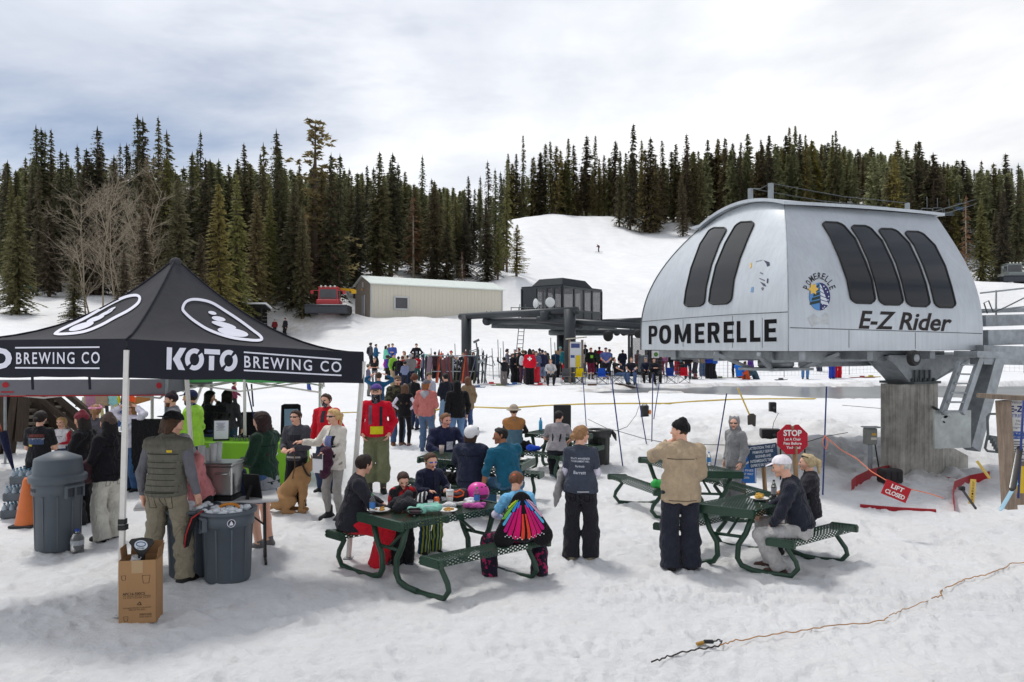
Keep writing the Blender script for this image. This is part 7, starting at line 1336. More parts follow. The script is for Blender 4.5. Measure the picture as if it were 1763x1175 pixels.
 lump('black_jacket','black fur trimmed jacket on the second bench by the white helmet','jacket',tpos('t2',.82,-.74,.47),[((-.12,0,.07),(.10,0,.07),.09)],(22,22,24),am=.015);lump('green_bag','bright green bag on the bench behind the man in tan','bag',tpos('t5',.15,.74,.47),[((-.06,0,.06),(.08,0,.05),.07)],(60,170,80),am=.01)
tabletop_things()
BLUEP=mat('blue_pole',lin((46,62,120)),rough=.5,var=.1,bump=0);REDB=mat('red_board',lin((158,34,42)),rough=.6,var=.2,vs=6,bump=.05);OAK=wood((170,140,108));GREYW=wood((158,140,124));WPAINT=paint((232,228,226))
def signs():
 p=at(1366,11.4);c=P(1364.5,757,11.4);e=empty('stop_sign','red octagonal board lettered STOP Let A Chair Pass Before You Load','sign',c,R(-4));r_=.228
 g=random.Random(1);oc=[(r_*1.06*math.cos(R(22.5+45*i)),r_*1.06*math.sin(R(22.5+45*i)))for i in range(8)];oc.insert(2,(.0,r_*.86));oc.insert(2,(.05,r_*.98));oc.insert(4,(-.03,r_*.98))
 b=MB();b.prism(oc,.022,V(0,.0,0),V(1,0,0),V(0,0,1),0,V(0,1,0));b.build('board',mat('stop_red',lin((176,22,44)),rough=.55,var=.12,vs=9,bump=.03),e)
 F=lambda tx,w_,h_,x,z,bd=.02:put_text('lettering',fit(text_mesh(tx,1,bd),w_,h_),V(x,-.001,z),(1,0,0),(0,0,1),WPAINT,e,.003)
 F('STOP',.27,.095,.0,.098,.035);F('Let A Chair',.245,.042,.0,.005);F('Pass Before',.265,.042,.0,-.058);F('You  oad',.205,.042,.01,-.12);F('L',.018,.026,.006,-.11)
 b=MB();b.add([(.0,-.002,r_*.88),(-.035,-.002,r_*.95),(.03,-.002,r_*.96),(.012,-.002,r_*.66),(-.005,-.002,r_*.62)],[(0,1,3,4),(0,4,3,2)]);b.build('worn_patch',OAK,e)
 b=MB();b.bar(V(.04,.03,-.10),V(.10,.05,p.z-c.z-.25),.085,.03);b.build('stake',OAK,e)
 for x in(-.16,.20):b=MB();b.bar(V(x,.06,-.15),V(x,.06,-.62),.018,.018);b.build('rod',BLKP,e)
 c=P(1313.5,785,11.9);p=at(1318,11.9);e=empty('notice_board','blue board lettered ATTENTION THIS LIFT PRIMARILY SERVES BEGINNER','sign',c,R(4));Mr=Matrix.Rotation(R(7),3,'Y');b=MB();b.box(V(0,0,0),(.47,.022,.36),Matrix.Rotation(R(-6),3,'Y'));b.build('board',mat('blue_board',lin((40,66,96)),rough=.6,var=.12,vs=8,bump=.03),e)
 ex,ey=V(math.cos(R(6)),0,math.sin(R(6))),V(-math.sin(R(6)),0,math.cos(R(6)))
 for i,(tx,w_)in enumerate((('ATTENTION: THIS LIFT',.42),('PRIMARILY SERVES',.33),('BEGINNER AND',.25),('INTERMEDIATE TERRAIN',.43),('EXPERTS SKI WITH CARE',.43))):put_text('lettering',fit(text_mesh(tx,1,.015),w_,.044),V(0,-.0115,0)+ey*(.135-.068*i),ex,ey,paint((206,214,220)),e,.002)
 b=MB();b.bar(V(.02,.03,-.15),V(.09,.05,p.z-c.z-.2),.07,.03);b.build('stake',OAK,e)
 c=P(1283,808,12.4);e=empty('trail_sign','small light blue trail sign behind the person in the grey suit','sign',c,0);b=MB();b.box(V(0,0,0),(.36,.02,.46));b.build('board',mat('sky_blue_board',lin((40,112,190)),rough=.5,var=.06,bump=0),e)
 b=MB();b.box(V(.163,-.012,0),(.012,.006,.43));b.build('border',WPAINT,e);b=MB();b.tube([V(-.16,-.012,.02),V(-.05,-.012,.05),V(.05,-.012,.12),V(.12,-.012,.17)],.014,6);b.build('piste_mark',WPAINT,e)
 for i,tx in enumerate(('THE PINES','EASIEST WAY','DOWN')):put_text('lettering',fit(text_mesh(tx,1,.01),.26 if i<2 else .12,.038),V(.0,-.011,-.02-.06*i),(1,0,0),(0,0,1),WPAINT,e,.002)
 b=MB();b.bar(V(-.02,.02,-.2),V(-.02,.02,gz(c.x,c.y)-c.z-.2),.08,.04);b.build('stake',OAK,e)
 c=P(1543,846,10.3);e=empty('closed_sign','tilted red board lettered LIFT CLOSED hanging on the rope by the red barriers','sign',c,R(-8));b=MB();a=R(-22);ex,ey=V(math.cos(a),0,math.sin(a)),V(-math.sin(a),0,math.cos(a));b.prism([(-.17,-.105),(.17,-.105),(.17,.105),(-.17,.105)],.012,(0,0,0),ex,ey,0,V(0,1,0));b.build('board',mat('closed_red',lin((182,26,40)),rough=.5,var=.06,bump=0),e)
 put_text('lettering',fit(text_mesh('LIFT',1,.035),.17,.062),ey*.045+V(0,-.001,0),ex,ey,WPAINT,e,.003);put_text('lettering',fit(text_mesh('CLOSED',1,.035),.27,.062),ey*-.045+V(0,-.001,0),ex,ey,WPAINT,e,.003)
 rope=mat('orange_rope',lin((226,128,96)),rough=.8,var=.1,bump=0)
 b=MB();b.tube([P(1421,752,11.6),P(1448,775,11.6),P(1475,790,11.4),P(1500,812,11.0),P(1530,830,10.35),P(1565,842,10.35),P(1600,850,10.5),P(1624,858,10.7)],.007,5);tag(b.build('orange_rope',rope),'thin orange rope carrying the red LIFT CLOSED board','rope');b=MB();b.tube([P(1421,750,11.6),P(1415,762,11.6),P(1422,775,11.6),P(1426,760,11.6),P(1421,751,11.58)],.008,5);tag(b.build('orange_string',rope),'knot of orange cord on the right hand blue pole','cord')
 b=MB();b.box(V(0,0,.16),(.40,.26,.26),None,0,.03);
 for k in range(3):b.box(V(-.12+.12*k,-.13,.18),(.09,.02,.16))
 tag(b.build('black_crate',plastic((32,28,30)),None,gpos(1532,834),.1),'black crate on the snow behind the LIFT CLOSED board','crate');
 def barrier(pts,h,lab):
  q=[gpos(*p)for p in pts];b=MB();n=len(q);out=[]
  for k,p in enumerate(q):out+=[p+V(0,0,-.05),p+V(0,0,h),p+V(.02,.05,h),p+V(.02,.05,-.05)]
  b.add(out,[(4*k+j,4*k+4+j,4*k+4+(j+1)%4,4*k+(j+1)%4)[::-1]for k in range(n-1)for j in range(4)]+[(0,1,2,3),(4*n-1,4*n-2,4*n-3,4*n-4)]);tag(b.build('red_barrier',REDB),lab,'barrier')
 barrier([(1466,846),(1474,838),(1500,825),(1535,816),(1565,812),(1590,811)],.19,'red curved board edging the loading area behind the black crate');barrier([(1481,873),(1540,878),(1612,882)],.035,'low red strip in the snow in front of the LIFT CLOSED board');barrier([(1644,881),(1641,862),(1644,845),(1670,833),(1704,826)],.16,'red curved board edging the loading area at the right');barrier([(1610,822),(1650,827),(1680,829)],.03,'thin red strip between the pier and the right curved board')
 p=gpos(1674,870);b=MB();b.box(V(0,0,.22),(.085,.02,.40),Matrix.Rotation(R(5),3,'Y'));o=tag(b.build('marker_board',paint((214,180,90)),None,p),'upright yellow marker with a column of black lettering','sign');
 for i,ch in enumerate('LOADING'):put_text('lettering',fit(text_mesh(ch,1,.02),.028,.030),V(.02*(i-3)/3.5*-.8+.0,-.0115,.37-.046*i),(1,0,0),(0,0,1),BLK,o,.002)
 b=MB();b.bar(V(0,0,-.05),V(0,0,.04),.03,.02);b.build('foot',REDB,o)
 b=MB();b.bar(P(1656,842,9.9),P(1680,876,9.4),.022,.022);b.box(P(1656,841,9.9),(.06,.05,.05));tag(b.build('hammer',BLKP),'black handled mallet leaning by the yellow marker','mallet');b=MB();b.bar(P(1682,794,11.4),P(1704,824,11.3),.07,.03);tag(b.build('yellow_board',paint((196,168,84))),'yellow board leaning on the end of the red barrier','board')
 e=empty('info_board','weathered wooden notice shelter lettered E-Z R TRIPLE at the right edge','notice board',(0,0,0));Y=9.2
 b=MB();b.bar(P(1727,690,Y),P(1738,876,Y),.12,.12,up=(0,1,0));b.build('post',GREYW,e);b=MB();b.bar(P(1750,690,Y+.35),P(1753,868,Y+.35),.12,.12,up=(0,1,0));b.build('post',GREYW,e);b=MB();b.bar(P(1694,682,Y),P(1830,689,Y),.30,.055);b.build('roof_board',wood((140,126,112)),e)
 b=MB();b.bar(P(1725,800,Y+.1),P(1830,806,Y-.1),.08,.09);b.build('crossbar',wood((140,126,112)),e);a0,a1=P(1734,689,Y+.12),P(1830,692,Y-.1);zz=P(1734,797,Y+.12).z-a0 .z;b=MB();b.prism([(0,0),(1,0),(1,1),(0,1)],.02,a0,a1-a0,V(0,0,zz),0,V(0,.02,0).normalized());pn=b.build('panel',paint((214,214,214)),e);bv=bvh_of([pn])
 X=lambda tx,q,m,bd=0:px_text('lettering',tx,q,bv,m,e,.004,bold=bd);bl=paint((40,52,110));gy=paint((110,112,116))
 X('Welcome to',[(1738,690),(1774,691),(1774,696),(1738,695)],gy);X('E-Z Rider',[(1739,699),(1800,700),(1800,711),(1739,710)],bl,.03);X('TRIPLE CHAIR',[(1741,713),(1800,714),(1800,720),(1741,719)],paint((50,90,160)));X('Hours',[(1750,723),(1768,723),(1768,727),(1750,727)],gy);X('Daily 9:00 am',[(1748,729),(1790,730),(1790,734),(1748,733)],gy);X('Nights 4:00 pm',[(1741,735),(1790,735),(1790,739),(1741,739)],gy)
 px_poly('blue_band',[(1735,743),(1800,744),(1800,756),(1735,756)],bv,paint((40,84,160)),e,.004);X('INSTRUCTIONS',[(1738,744.5),(1775,745),(1775,749),(1738,748.5)],WPAINT);X('AND WARNINGS',[(1738,750.5),(1775,751),(1775,755),(1738,754.5)],WPAINT)
 for i in range(8):px_poly('text_line',[(1739,760+4.3*i),(1757+(i%3)*6,760+4.3*i),(1757+(i%3)*6,761.8+4.3*i),(1739,761.8+4.3*i)],bv,gy,e,.004,0)
 b=MB();b.box(P(1748,826,Y),(.20,.02,.33));b.build('yellow_notice',paint((214,180,40)),e);b=MB();b.lathe([(.035,0),(.05,0),(.05,.004),(.035,.004)],P(1742,815,Y-.02),14,axis=(0,-1,0));b.build('symbol',BLK,e)
 for(x0,y0,x1,y1,c,lab,w_)in((1756,768,1742,846,(40,36,36),'dark snowboard leaning on the notice shelter',.075),(1752,828,1722,880,(150,186,204),'pale blue snowboard edge leaning in front of the notice shelter',.05)):b=MB();p,q=P(x0,y0,Y-.35),P(x1,y1,Y-.8);b.tube([p,p.lerp(q,.08),p.lerp(q,.5),p.lerp(q,.93),q],[w_*.25,w_*.5,w_*.48,w_*.5,w_*.2],10,flat=.12);tag(b.build('snowboard',plastic(c,rough=.3)),lab,'snowboard')
 b=MB();b.tube([P(1762,690,8.8),P(1753,858,8.8)],.014,6);tag(b.build('bamboo_pole',BLUEP),'blue pole at the right edge before the notice shelter','pole')
 e=empty('lift_chair','dark slatted lift chair hanging behind the notice shelter','chairlift chair',(0,0,0));Y=13.5;b=MB();b.tube([P(1722,713,Y),P(1703,713,Y),P(1700,718,Y),P(1701,748,Y),P(1696,772,Y),P(1700,777,Y),P(1730,780,Y)],.022,6);b.build('arm',DKSTEEL,e)
 for k in range(5):b=MB();b.bar(P(1704+3*k,754+5.4*k,Y),P(1724+3*k,757+5.4*k,Y+.5),.05,.09);b.build('slat',DKSTEEL,e)
 b=MB();b.tube([P(1718,712,Y+.2),P(1720,740,Y+.2),P(1724,760,Y+.2),P(1722,784,Y+.2)],.025,6);b.build('frame',DKSTEEL,e)
 for i,(x0,y0,x1,y1,lab)in enumerate(((1003,641,1010,735,'blue pole left of the black trash barrel, farther one'),(1053,652,1074,805,'long blue pole right of the black trash barrel'),(1091,634,1115,766,'blue pole leaning left of the black cylinder'),(1124,645,1122,762,'upright blue pole just right of the black cylinder'),(1135,660,1124,724,'short blue pole leaning right of the black cylinder'),(1251,678,1228,806,'blue pole slanting left of the person in the grey suit'),(1423,666,1416,852,'tall blue pole right of the STOP board'))):
  q=gpos(x1,y1);b=MB();b.tube([P(x0,y0,q.y+.15),q-V(0,0,.15)],.014,6);tag(b.build('bamboo_pole',BLUEP),lab,'pole')
 cord=mat('grey_cord',lin((88,84,80)),rough=.8,var=.1,bump=0)
 for pts,lab in((((1012,722),(1045,738),(1062,742),(1110,756),(1160,765),(1228,766)),'thin grey cord strung along the blue poles at the left'),(((1228,766),(1300,768),(1380,764),(1420,752),(1460,745)),'thin grey cord strung past the grey suit to the right pole'),(((1062,742),(1080,735),(1095,715),(1100,700)),'cable running to the black cylinder'),(((1340,712),(1332,728),(1330,740)),'cable from the upper to the lower black speaker'),(((1450,698),(1520,704),(1600,702)),'thin dark cord before the pond edge')):
  q=[P(x,y,gpos(x,y+25).y)for x,y in pts];b=MB();b.tube(q,.008,4);tag(b.build('cord',cord),lab,'cord')
 def speaker(px,py,w_,h_,d_,lab,nm='loudspeaker',cyl=False):
  q=gpos(px,py);e=empty(nm,lab,'speaker' if not cyl else 'heater',q,R(-6));b=MB()
  if cyl:b.lathe([(0,0),(w_/2,0),(w_/2,h_*.9),(w_*.42,h_),(0,h_)],n=20);b.build('drum',BLKP,e);b=MB();b.tube([V(-w_*.3,0,h_),V(-w_*.2,0,h_*1.1),V(w_*.2,0,h_*1.1),V(w_*.3,0,h_)],.012,5);b.build('handle',BLKP,e);b=MB();b.ball(V(w_*.62,-.05,h_*.45),.06,8,0,(.7,.7,1.4));b.build('orange_tape',plastic((226,130,60)),e);return
  b.box(V(0,0,h_/2),(w_,d_,h_),None,0,.02);b.build('cabinet',BLKP,e);b=MB();b.box(V(0,-d_/2-.004,h_/2),(w_*.88,.008,h_*.88));b.build('grille',mat('speaker_grille',(.02,.02,.022),rough=.8,var=.3,vs=90,bump=.3),e);b=MB();b.lathe([(0,0),(.05,0),(.05,.02),(0,.02)],V(w_*.15,-d_/2-.01,h_*.5),14,axis=(0,-1,0));b.build('badge',plastic((60,60,62)),e)
 speaker(1330,711,.21,.34,.2,'black loudspeaker standing on the snow bank');speaker(1326,757,.50,.28,.3,'wide black amplifier behind the blue notice board','amplifier');speaker(1110,719,.26,.38,0,'black cylinder with orange tape on the snow bank','black_cylinder',True)
 e=empty('shovel','yellow handled snow shovel stuck in the snow bank','shovel',gpos(1294,735));q=e.location;b=MB();b.tube([P(1270,668,q.y)-q,P(1291,716,q.y)-q],.022,6);b.build('handle',plastic((220,186,60)),e);b=MB();pt=P(1294,716,q.y)-q;b.prism([(-.12,0),(-.05,.06),(.05,.06),(.12,0),(.11,-.30),(-.11,-.30)],.02,pt,V(1,0,.05),V(0,0,1));b.build('blade',plastic((70,66,62)),e)
 e=empty('trash_barrel','black barrel lined with a black bag beside the blue pole','trash can',gpos(1031,799));bin_body(e,.21,.25,.72,plastic((44,46,44)));b=MB();b.lathe([(.26+.0,.60),(.285,.70),(.27,.735),(.24,.72),(.22,.60),(0,.52)],n=26);b.build('liner',mat('bin_bag',(.02,.02,.022),rough=.3,spec=.5,var=.2,bump=.6,bs=14),e);b=MB();b.tube([V(.26,-.05,.72),V(.32,-.06,.62),V(.36,-.06,.5)],[.03,.05,.015],6);b.build('knot',mat('bin_bag',(.02,.02,.022),rough=.3,spec=.5,var=.2,bump=.6,bs=14),e)
 e=empty('black_screen','black upright panel behind the person in overalls','panel board',at(968,17.4));b=MB();b.box(V(0,0,.62),(.40,.12,1.0),None,0,.02);b.build('cabinet',BLKP,e);b=MB();b.box(V(0,0,.08),(.12,.1,.2));b.build('stand',BLKP,e)
 yl=mat('yellow_hose',lin((204,176,70)),rough=.7,var=.2,vs=2,bump=0);b=MB();b.tube([gpos(x,y)+V(0,0,.02)for x,y in((735,712),(765,703),(810,702),(870,704),(930,700),(1000,697),(1080,696),(1150,696),(1200,692),(1260,689),(1320,688),(1400,688),(1450,686),(1484,680))],.030,6);tag(b.build('yellow_hose',yl),'long yellow hose lying across the snow before the pond','hose')
 b=MB();b.tube([gpos(x,y)+V(0,0,.02)for x,y in((540,716),(580,712),(615,711))],.018,5);tag(b.build('yellow_hose',yl),'piece of yellow line behind the man in the red jacket','hose')
 br=mat('tan_cord',lin((168,122,66)),rough=.8,var=.3,vs=4,bump=.1);dk=mat('dark_cord',lin((56,48,46)),rough=.8,var=.2,bump=0)
 for nm,m,pts,r_,lab in(('extension_cable',br,((1531,1067),(1550,1058),(1575,1048),(1604,1037)),.004,'thin half buried stretch of tan cord between its two ends'),('extension_cable',br,((1240,1119),(1262,1110),(1290,1106),(1330,1099),(1370,1093),(1420,1086),(1480,1080),(1520,1074),(1531,1067)),.005,'tan cord snaking over the snow in the foreground'),('extension_cable',br,((1604,1037),(1622,1030),(1618,1023),(1650,1008),(1672,999),(1700,995),(1726,984),(1742,974),(1790,971)),.0055,'tan cord zigzagging to the right edge of the snow'),('extension_cable',dk,((1122,1148),(1145,1139),(1165,1132),(1190,1127),(1215,1122),(1240,1119),(1243,1110),(1235,1108),(1222,1112)),.0065,'dark end of the cord half sunk in the foreground snow')):
  g=random.Random(5);q=[gpos(x,y)for x,y in pts];fine=[]
  for a,c in zip(q,q[1:]):
   for k in range(5):t=a.lerp(c,k/5);fine.append(V(t.x+g.gauss(0,.003),t.y+g.gauss(0,.003),gz(t.x,t.y)+.028+g.uniform(-.004,.016)))
  b=MB();b.tube(fine,r_,6);tag(b.build(nm,m),lab,'cord')
 q=gpos(1220,1112);e=empty('plug','black plug end of the cord on the foreground snow','plug',q);b=MB();b.box(V(.0,0,.035),(.09,.035,.03),None,0,.008);b.build('body',BLKP,e);b=MB();b.bar(V(-.045,0,.03),V(-.11,-.02,.02),.03,.02);b.build('prongs',mat('brass',lin((170,130,60)),rough=.4,metal=.6,var=.2),e)
signs()
def cname(c):
 r,g_,b=c;m=max(c)
 return 'dark' if m<75 else 'pale grey' if min(c)>180 else 'grey' if max(c)-min(c)<25 else 'blue' if b==m else 'green' if g_==m else 'yellow' if g_>150 else 'orange' if g_>75 and r>180 else 'red' if r>150 else 'brown'
def far_things():
 net=mat('safety_net',(.30,.31,.33),rough=.8,var=.1,bump=0);red=mat('orange_mesh',lin((214,110,80)),rough=.8,var=.1,bump=0)
 def fence(pts,h,lab,m=net,step=.22):
  q=[at(px,Y)for px,Y in pts];e=empty('net_fence',lab,'fence',(0,0,0));b=MB()
  for a,c in zip(q,q[1:]):
   L=(c-a).length;n=int(L/step)
   for i in range(n+1):p=a.lerp(c,i/n);b.bar(p+V(0,0,.05),p+V(0,0,h),.006,.006)
   for j in range(int(h/.2)+1):b.bar(a+V(0,0,.08+.2*j),c+V(0,0,.08+.2*j),.008,.008,up=(0,1,0))
   p=MB();p.tube([a-V(0,0,.2),a+V(0,0,h+.5)],.018,5);p.build('pole',DKSTEEL,e)
  b.build('net',m,e)
 fence([(830,42.5),(862,43),(885,43.5)],1.1,'square mesh net behind the ski rack at the dark lift');fence([(1085,44),(1165,43.8),(1253,43),(1350,43),(1462,43.5),(1560,44)],1.15,'long safety net behind the pond');fence([(1690,43),(1763,42),(1850,42)],1.2,'safety net right of the lift ladder')
 for px,y0,y1,Y in((742,600,640,42),(760,605,640,42),(783,592,640,43),(847,600,650,41),(857,585,640,42),(866,588,645,41),(948,582,640,43),(955,590,640,42),(1007,590,640,43),(1205,600,655,42),(1147,600,655,41)):b=MB();p=P(px,y0,Y);b.tube([p,V(p.x+.08,p.y,gz(p.x,p.y)-.1)],.022,5);tag(b.build('marker_pole',DKSTEEL),'thin dark slalom pole standing among the spectators','pole','thin poles among the spectators')
 Y=38.5;e=empty('ski_rack','metal rack full of skis and snowboards left of the dark lift post','rack',(0,0,0));b=MB()
 for z in(.45,1.25):b.bar(P(736,655,Y)*1+V(0,0,z),P(836,655,Y)+V(0,0,z),.045,.045)
 b.build('rail',STEEL,e)
 for px in(737,780,805,835):b=MB();p=at(px,Y);b.bar(p,p+V(0,0,1.3),.05,.05);b.build('post',STEEL,e)
 g=random.Random(12);cols=[(30,30,34),(34,34,40),(110,40,42),(196,84,44),(150,150,156),(40,48,84),(30,30,34),(28,28,32),(60,64,44),(24,24,27)]
 for i in range(26):
  px=728+4.3*i+g.uniform(-3.5,3.5);p=at(px,Y-.25+g.uniform(-.1,.25));board=i in(9,10,2,17);w_=.26 if board else .10;L=g.uniform(1.25,1.45)if board else g.uniform(1.2,1.7);t=V(p.x+g.gauss(0,.16),p.y+.3,p.z+L);c=g.choice(cols)if not board else[(122,44,40),(96,46,48),(120,100,112),(44,44,52)][i%4]
  b=MB();b.tube([p,p.lerp(t,.06),p.lerp(t,.5),p.lerp(t,.92),t+V(0,.06,.04)],[w_*.3,w_*.5,w_*.42,w_*.5,w_*.2],8,flat=.14)
  tag(b.build('snowboard' if board else 'ski',plastic(c,rough=.35)),cname(c)+(' snowboard standing in the ski rack by the dark lift' if board else ' ski standing in the rack by the dark lift'),'snowboard' if board else 'ski','boards in the ski rack' if board else 'skis in the ski rack')
 for i,(x,y,dx,c)in enumerate(((822,668,14,(90,110,150)),(836,664,16,(196,196,200)),(846,662,14,(196,60,60)),(858,665,14,(120,130,90)),(872,664,16,(60,110,160)),(886,663,12,(40,90,150)),(930,664,12,(190,40,50)),(462,659,22,(60,60,66)),(485,657,24,(150,196,90)),(505,660,20,(50,50,54)),(520,657,16,(90,90,96)),(1240,652,24,(90,100,60)),(1275,652,20,(60,60,62)),(1195,652,10,(60,60,62)),(1485,651,24,(150,60,50)),(1500,650,18,(200,186,60)),(1345,655,12,(70,70,74)))):
  q=gpos(x,y);b=MB();k=dx/FPX*q.y;b.tube([q+V(-k,0,.04),q+V(-k*.8,.02,.03),q+V(k*.9,.1,.03),q+V(k,.1,.07)],[.03,.07,.06,.03],6,flat=.3);b.box(q+V(0,.05,.08),(.25,.07,.08));tag(b.build('ski',plastic(c,rough=.35)),cname(c)+(' ski lying flat on the snow right of the tent' if x<600 else ' ski lying on the snow before the spectators' if x<1000 else ' ski lying on the snow by the net beyond the pond'),'ski','skis lying on the snow')
 e=empty('camera_crane','camera jib on a tripod right of the ski rack','camera crane',(0,0,0));Y=37.5;T=lambda pts,r_,nm='arm':MB().tube([P(x,y,Y)for x,y in pts],r_,5).build(nm,DKSTEEL,e)
 T([(822,598),(822,640)],.06,'column');T([(822,604),(838,660)],.03,'leg');T([(822,606),(808,655)],.03,'leg');T([(822,604),(820,590)],.04,'neck');T([(815,590),(825,585)],.06,'camera_head');T([(808,606),(822,601)],.02);T([(808,609),(822,604)],.02);T([(832,620),(846,613)],.02);T([(832,626),(850,631)],.02);T([(846,613),(852,630)],.02)
 b=MB();b.box(P(828,622,Y),(.35,.1,.12),Matrix.Rotation(R(-20),3,'Y'));b.build('monitor',STEEL,e)
 e=empty('info_board','small wooden notice shelter beside the right post of the dark lift','notice board',at(991,38.6));q=e.location
 for x in(-.30,.34):b=MB();b.bar(V(x,0,-.2),V(x,0,2.2),.09,.09);b.build('post',GREYW,e)
 b=MB();b.bar(V(-.5,-.05,2.24),V(.55,-.05,2.34),.35,.06);b.build('roof_board',wood((206,200,184)),e);b=MB();b.box(V(0,-.06,1.45),(.58,.03,1.3));b.build('panel',paint((206,210,214)),e);b=MB();b.box(V(-.02,-.08,1.9),(.44,.01,.22));b.build('heading',paint((70,80,130)),e);b=MB();b.box(V(.12,-.09,1.1),(.26,.01,.62));b.build('yellow_notice',paint((216,190,50)),e);b=MB();b.box(V(-.16,-.08,1.35),(.2,.01,.14));b.build('blue_notice',paint((60,80,150)),e)
 def chair(px,Y,rz,c,lab):
  e=empty('camp_chair',lab,'camp chair',at(px,Y),R(rz));e.scale=(.92,.92,.92);F=MB();F.tube([V(-.28,-.02,.44),V(-.24,.02,.40),V(.24,.02,.40),V(.28,-.02,.44)],.02,5);s=MB();s.box(V(0,0,.42),(.52,.46,.025));s.build('seat',cloth(c),e);s=MB();s.prism([(-.22,.40),(.22,.40),(.20,.86),(-.20,.86)],.03,V(0,.22,0),V(1,0,0),V(0,.12,1),0,V(0,1,0));s.build('backrest',cloth(c),e)
  for a,d in(((-.27,-.25,0),(.27,-.22,.42)),((.27,-.25,0),(-.27,-.22,.42)),((-.27,.25,0),(.27,.25,.42)),((.27,.25,0),(-.27,.25,.42)),((-.28,.25,0),(-.30,.30,.92)),((.28,.25,0),(.30,.30,.92)),((-.3,-.25,0),(-.3,-.22,.62)),((.3,-.25,0),(.3,-.22,.62))):s=MB();s.tube([V(*a),V(*d)],.012,4);s.build('leg',DKSTEEL,e)
  for x in(-.3,.3):s=MB();s.box(V(x,.02,.63),(.07,.5,.03));s.build('armrest',cloth(c),e)
 for px,Y,rz,c,lab in((976,37.6,185,(96,96,100),'grey camp chair left of the yellow one'),(998,37.6,175,(222,196,20),'bright yellow camp chair with a black jacket on it'),(1037,37.8,180,(40,90,190),'blue camp chair in front of the man in the blue t-shirt'),(1062,38.0,160,(60,60,62),'dark camp chair under the seated man in jeans'),(1088,38.0,180,(60,60,62),'dark camp chair under the bald seated man'),(1112,39.2,180,(50,50,60),'camp chair under the man in the navy shirt'),(1128,38.6,185,(44,44,50),'camp chair under the man left of the blue empty chair'),(1155,38.6,180,(40,70,150),'empty blue camp chair below the lettered cabin'),(1178,39,170,(196,30,50),'bright red camp chair below the lettered cabin')):chair(px,Y,rz-180,c,lab)
 p=gpos(1127,655);b=MB();b.box(V(0,0,.25),(.75,.04,.38),Matrix.Rotation(R(28),3,'Y'));tag(b.build('white_board',paint((214,210,204)),None,p),'white board tilted in the snow below the seated men','board');b=MB();b.bar(at(1060,37.2)+V(0,0,.04),at(1128,37.4)+V(0,0,.04),.2,.08);tag(b.build('plank',wood((96,70,60))),'brown plank under the feet of the seated men','plank');b=MB();b.bar(at(1012,37)+V(0,0,.04),at(1027,37)+V(0,0,.04),.2,.08);tag(b.build('plank',wood((120,96,80))),'short plank beside the yellow camp chair','plank')
 p=P(733,613,45);b=MB();b.box(p,(.62,.9,.02),Matrix.Rotation(R(12),3,'X'));tag(b.build('table_cloth_board',mat('teal_board',lin((120,170,160)),rough=.8,var=.1)),'pale teal tabletop beside the man in the black shirt','table');b=MB();b.bar(V(p.x,p.y,gz(p.x,p.y)),V(p.x,p.y,p.z),.08,.08);b.build('leg',DKSTEEL,bpy.data.objects['table_cloth_board'])
 for a,c in(((1600,367,60),(1700,338,190)),((1600,376,60),(1700,346,190))):b=MB();b.tube([P(*a),P(*c)],.05,4);tag(b.build('lift_cable',DKSTEEL),'upper lift cable rising into the right hand woods' if a[1]<370 else 'lower lift cable rising into the right hand woods','cable')
 for i,(px,py,Y)in enumerate(((1596,375,95),(1614,372,110),(1634,371,120),(1652,362,130))):
  e=empty('lift_chair',['empty lift chair hanging lowest on the cable by the cabin roof','second lift chair up the cable','third lift chair up the cable','blue seated lift chair highest on the cable'][i],'chairlift chair',P(px,py,Y));b=MB();b.tube([V(-.75,0,0),V(-.75,0,1.0),V(-.6,0,1.15),V(.6,0,1.15),V(.75,0,1.0),V(.75,0,0)],.05,5);b.tube([V(0,0,1.15),V(0,0,2.6)],.05,5);b.build('hanger',DKSTEEL,e);b=MB();b.box(V(0,-.1,0),(1.5,.5,.1));b.box(V(0,.15,.35),(1.5,.08,.4));b.build('seat',paint((60,84,110))if i==3 else DKSTEEL,e)
 for px,py,lab in((58,508,'tiny picnic table far off under the left hand firs'),(8,514,'tiny dark picnic table at the left edge')):e=empty('picnic_table',lab,'picnic table',gpos(px,py));b=MB();b.box(V(0,0,.75),(1.7,.7,.06));b.build('tabletop',GREENM,e);b=MB();b.box(V(0,-.7,.45),(1.7,.3,.05));b.build('bench_seat',GREENM,e);b=MB();b.bar(V(-.6,-.6,0),V(-.6,.3,.74),.06,.06);b.bar(V(.6,-.6,0),V(.6,.3,.74),.06,.06);b.build('leg',GREENM,e)
far_things()
BK=(34,34,38);NV=(32,38,58);GY=(112,112,116);JN=(74,98,134);DJ=(48,60,88);BR=(64,46,36);DK=(38,30,28);BL=(196,160,104);WT=(226,224,230)
p_=person
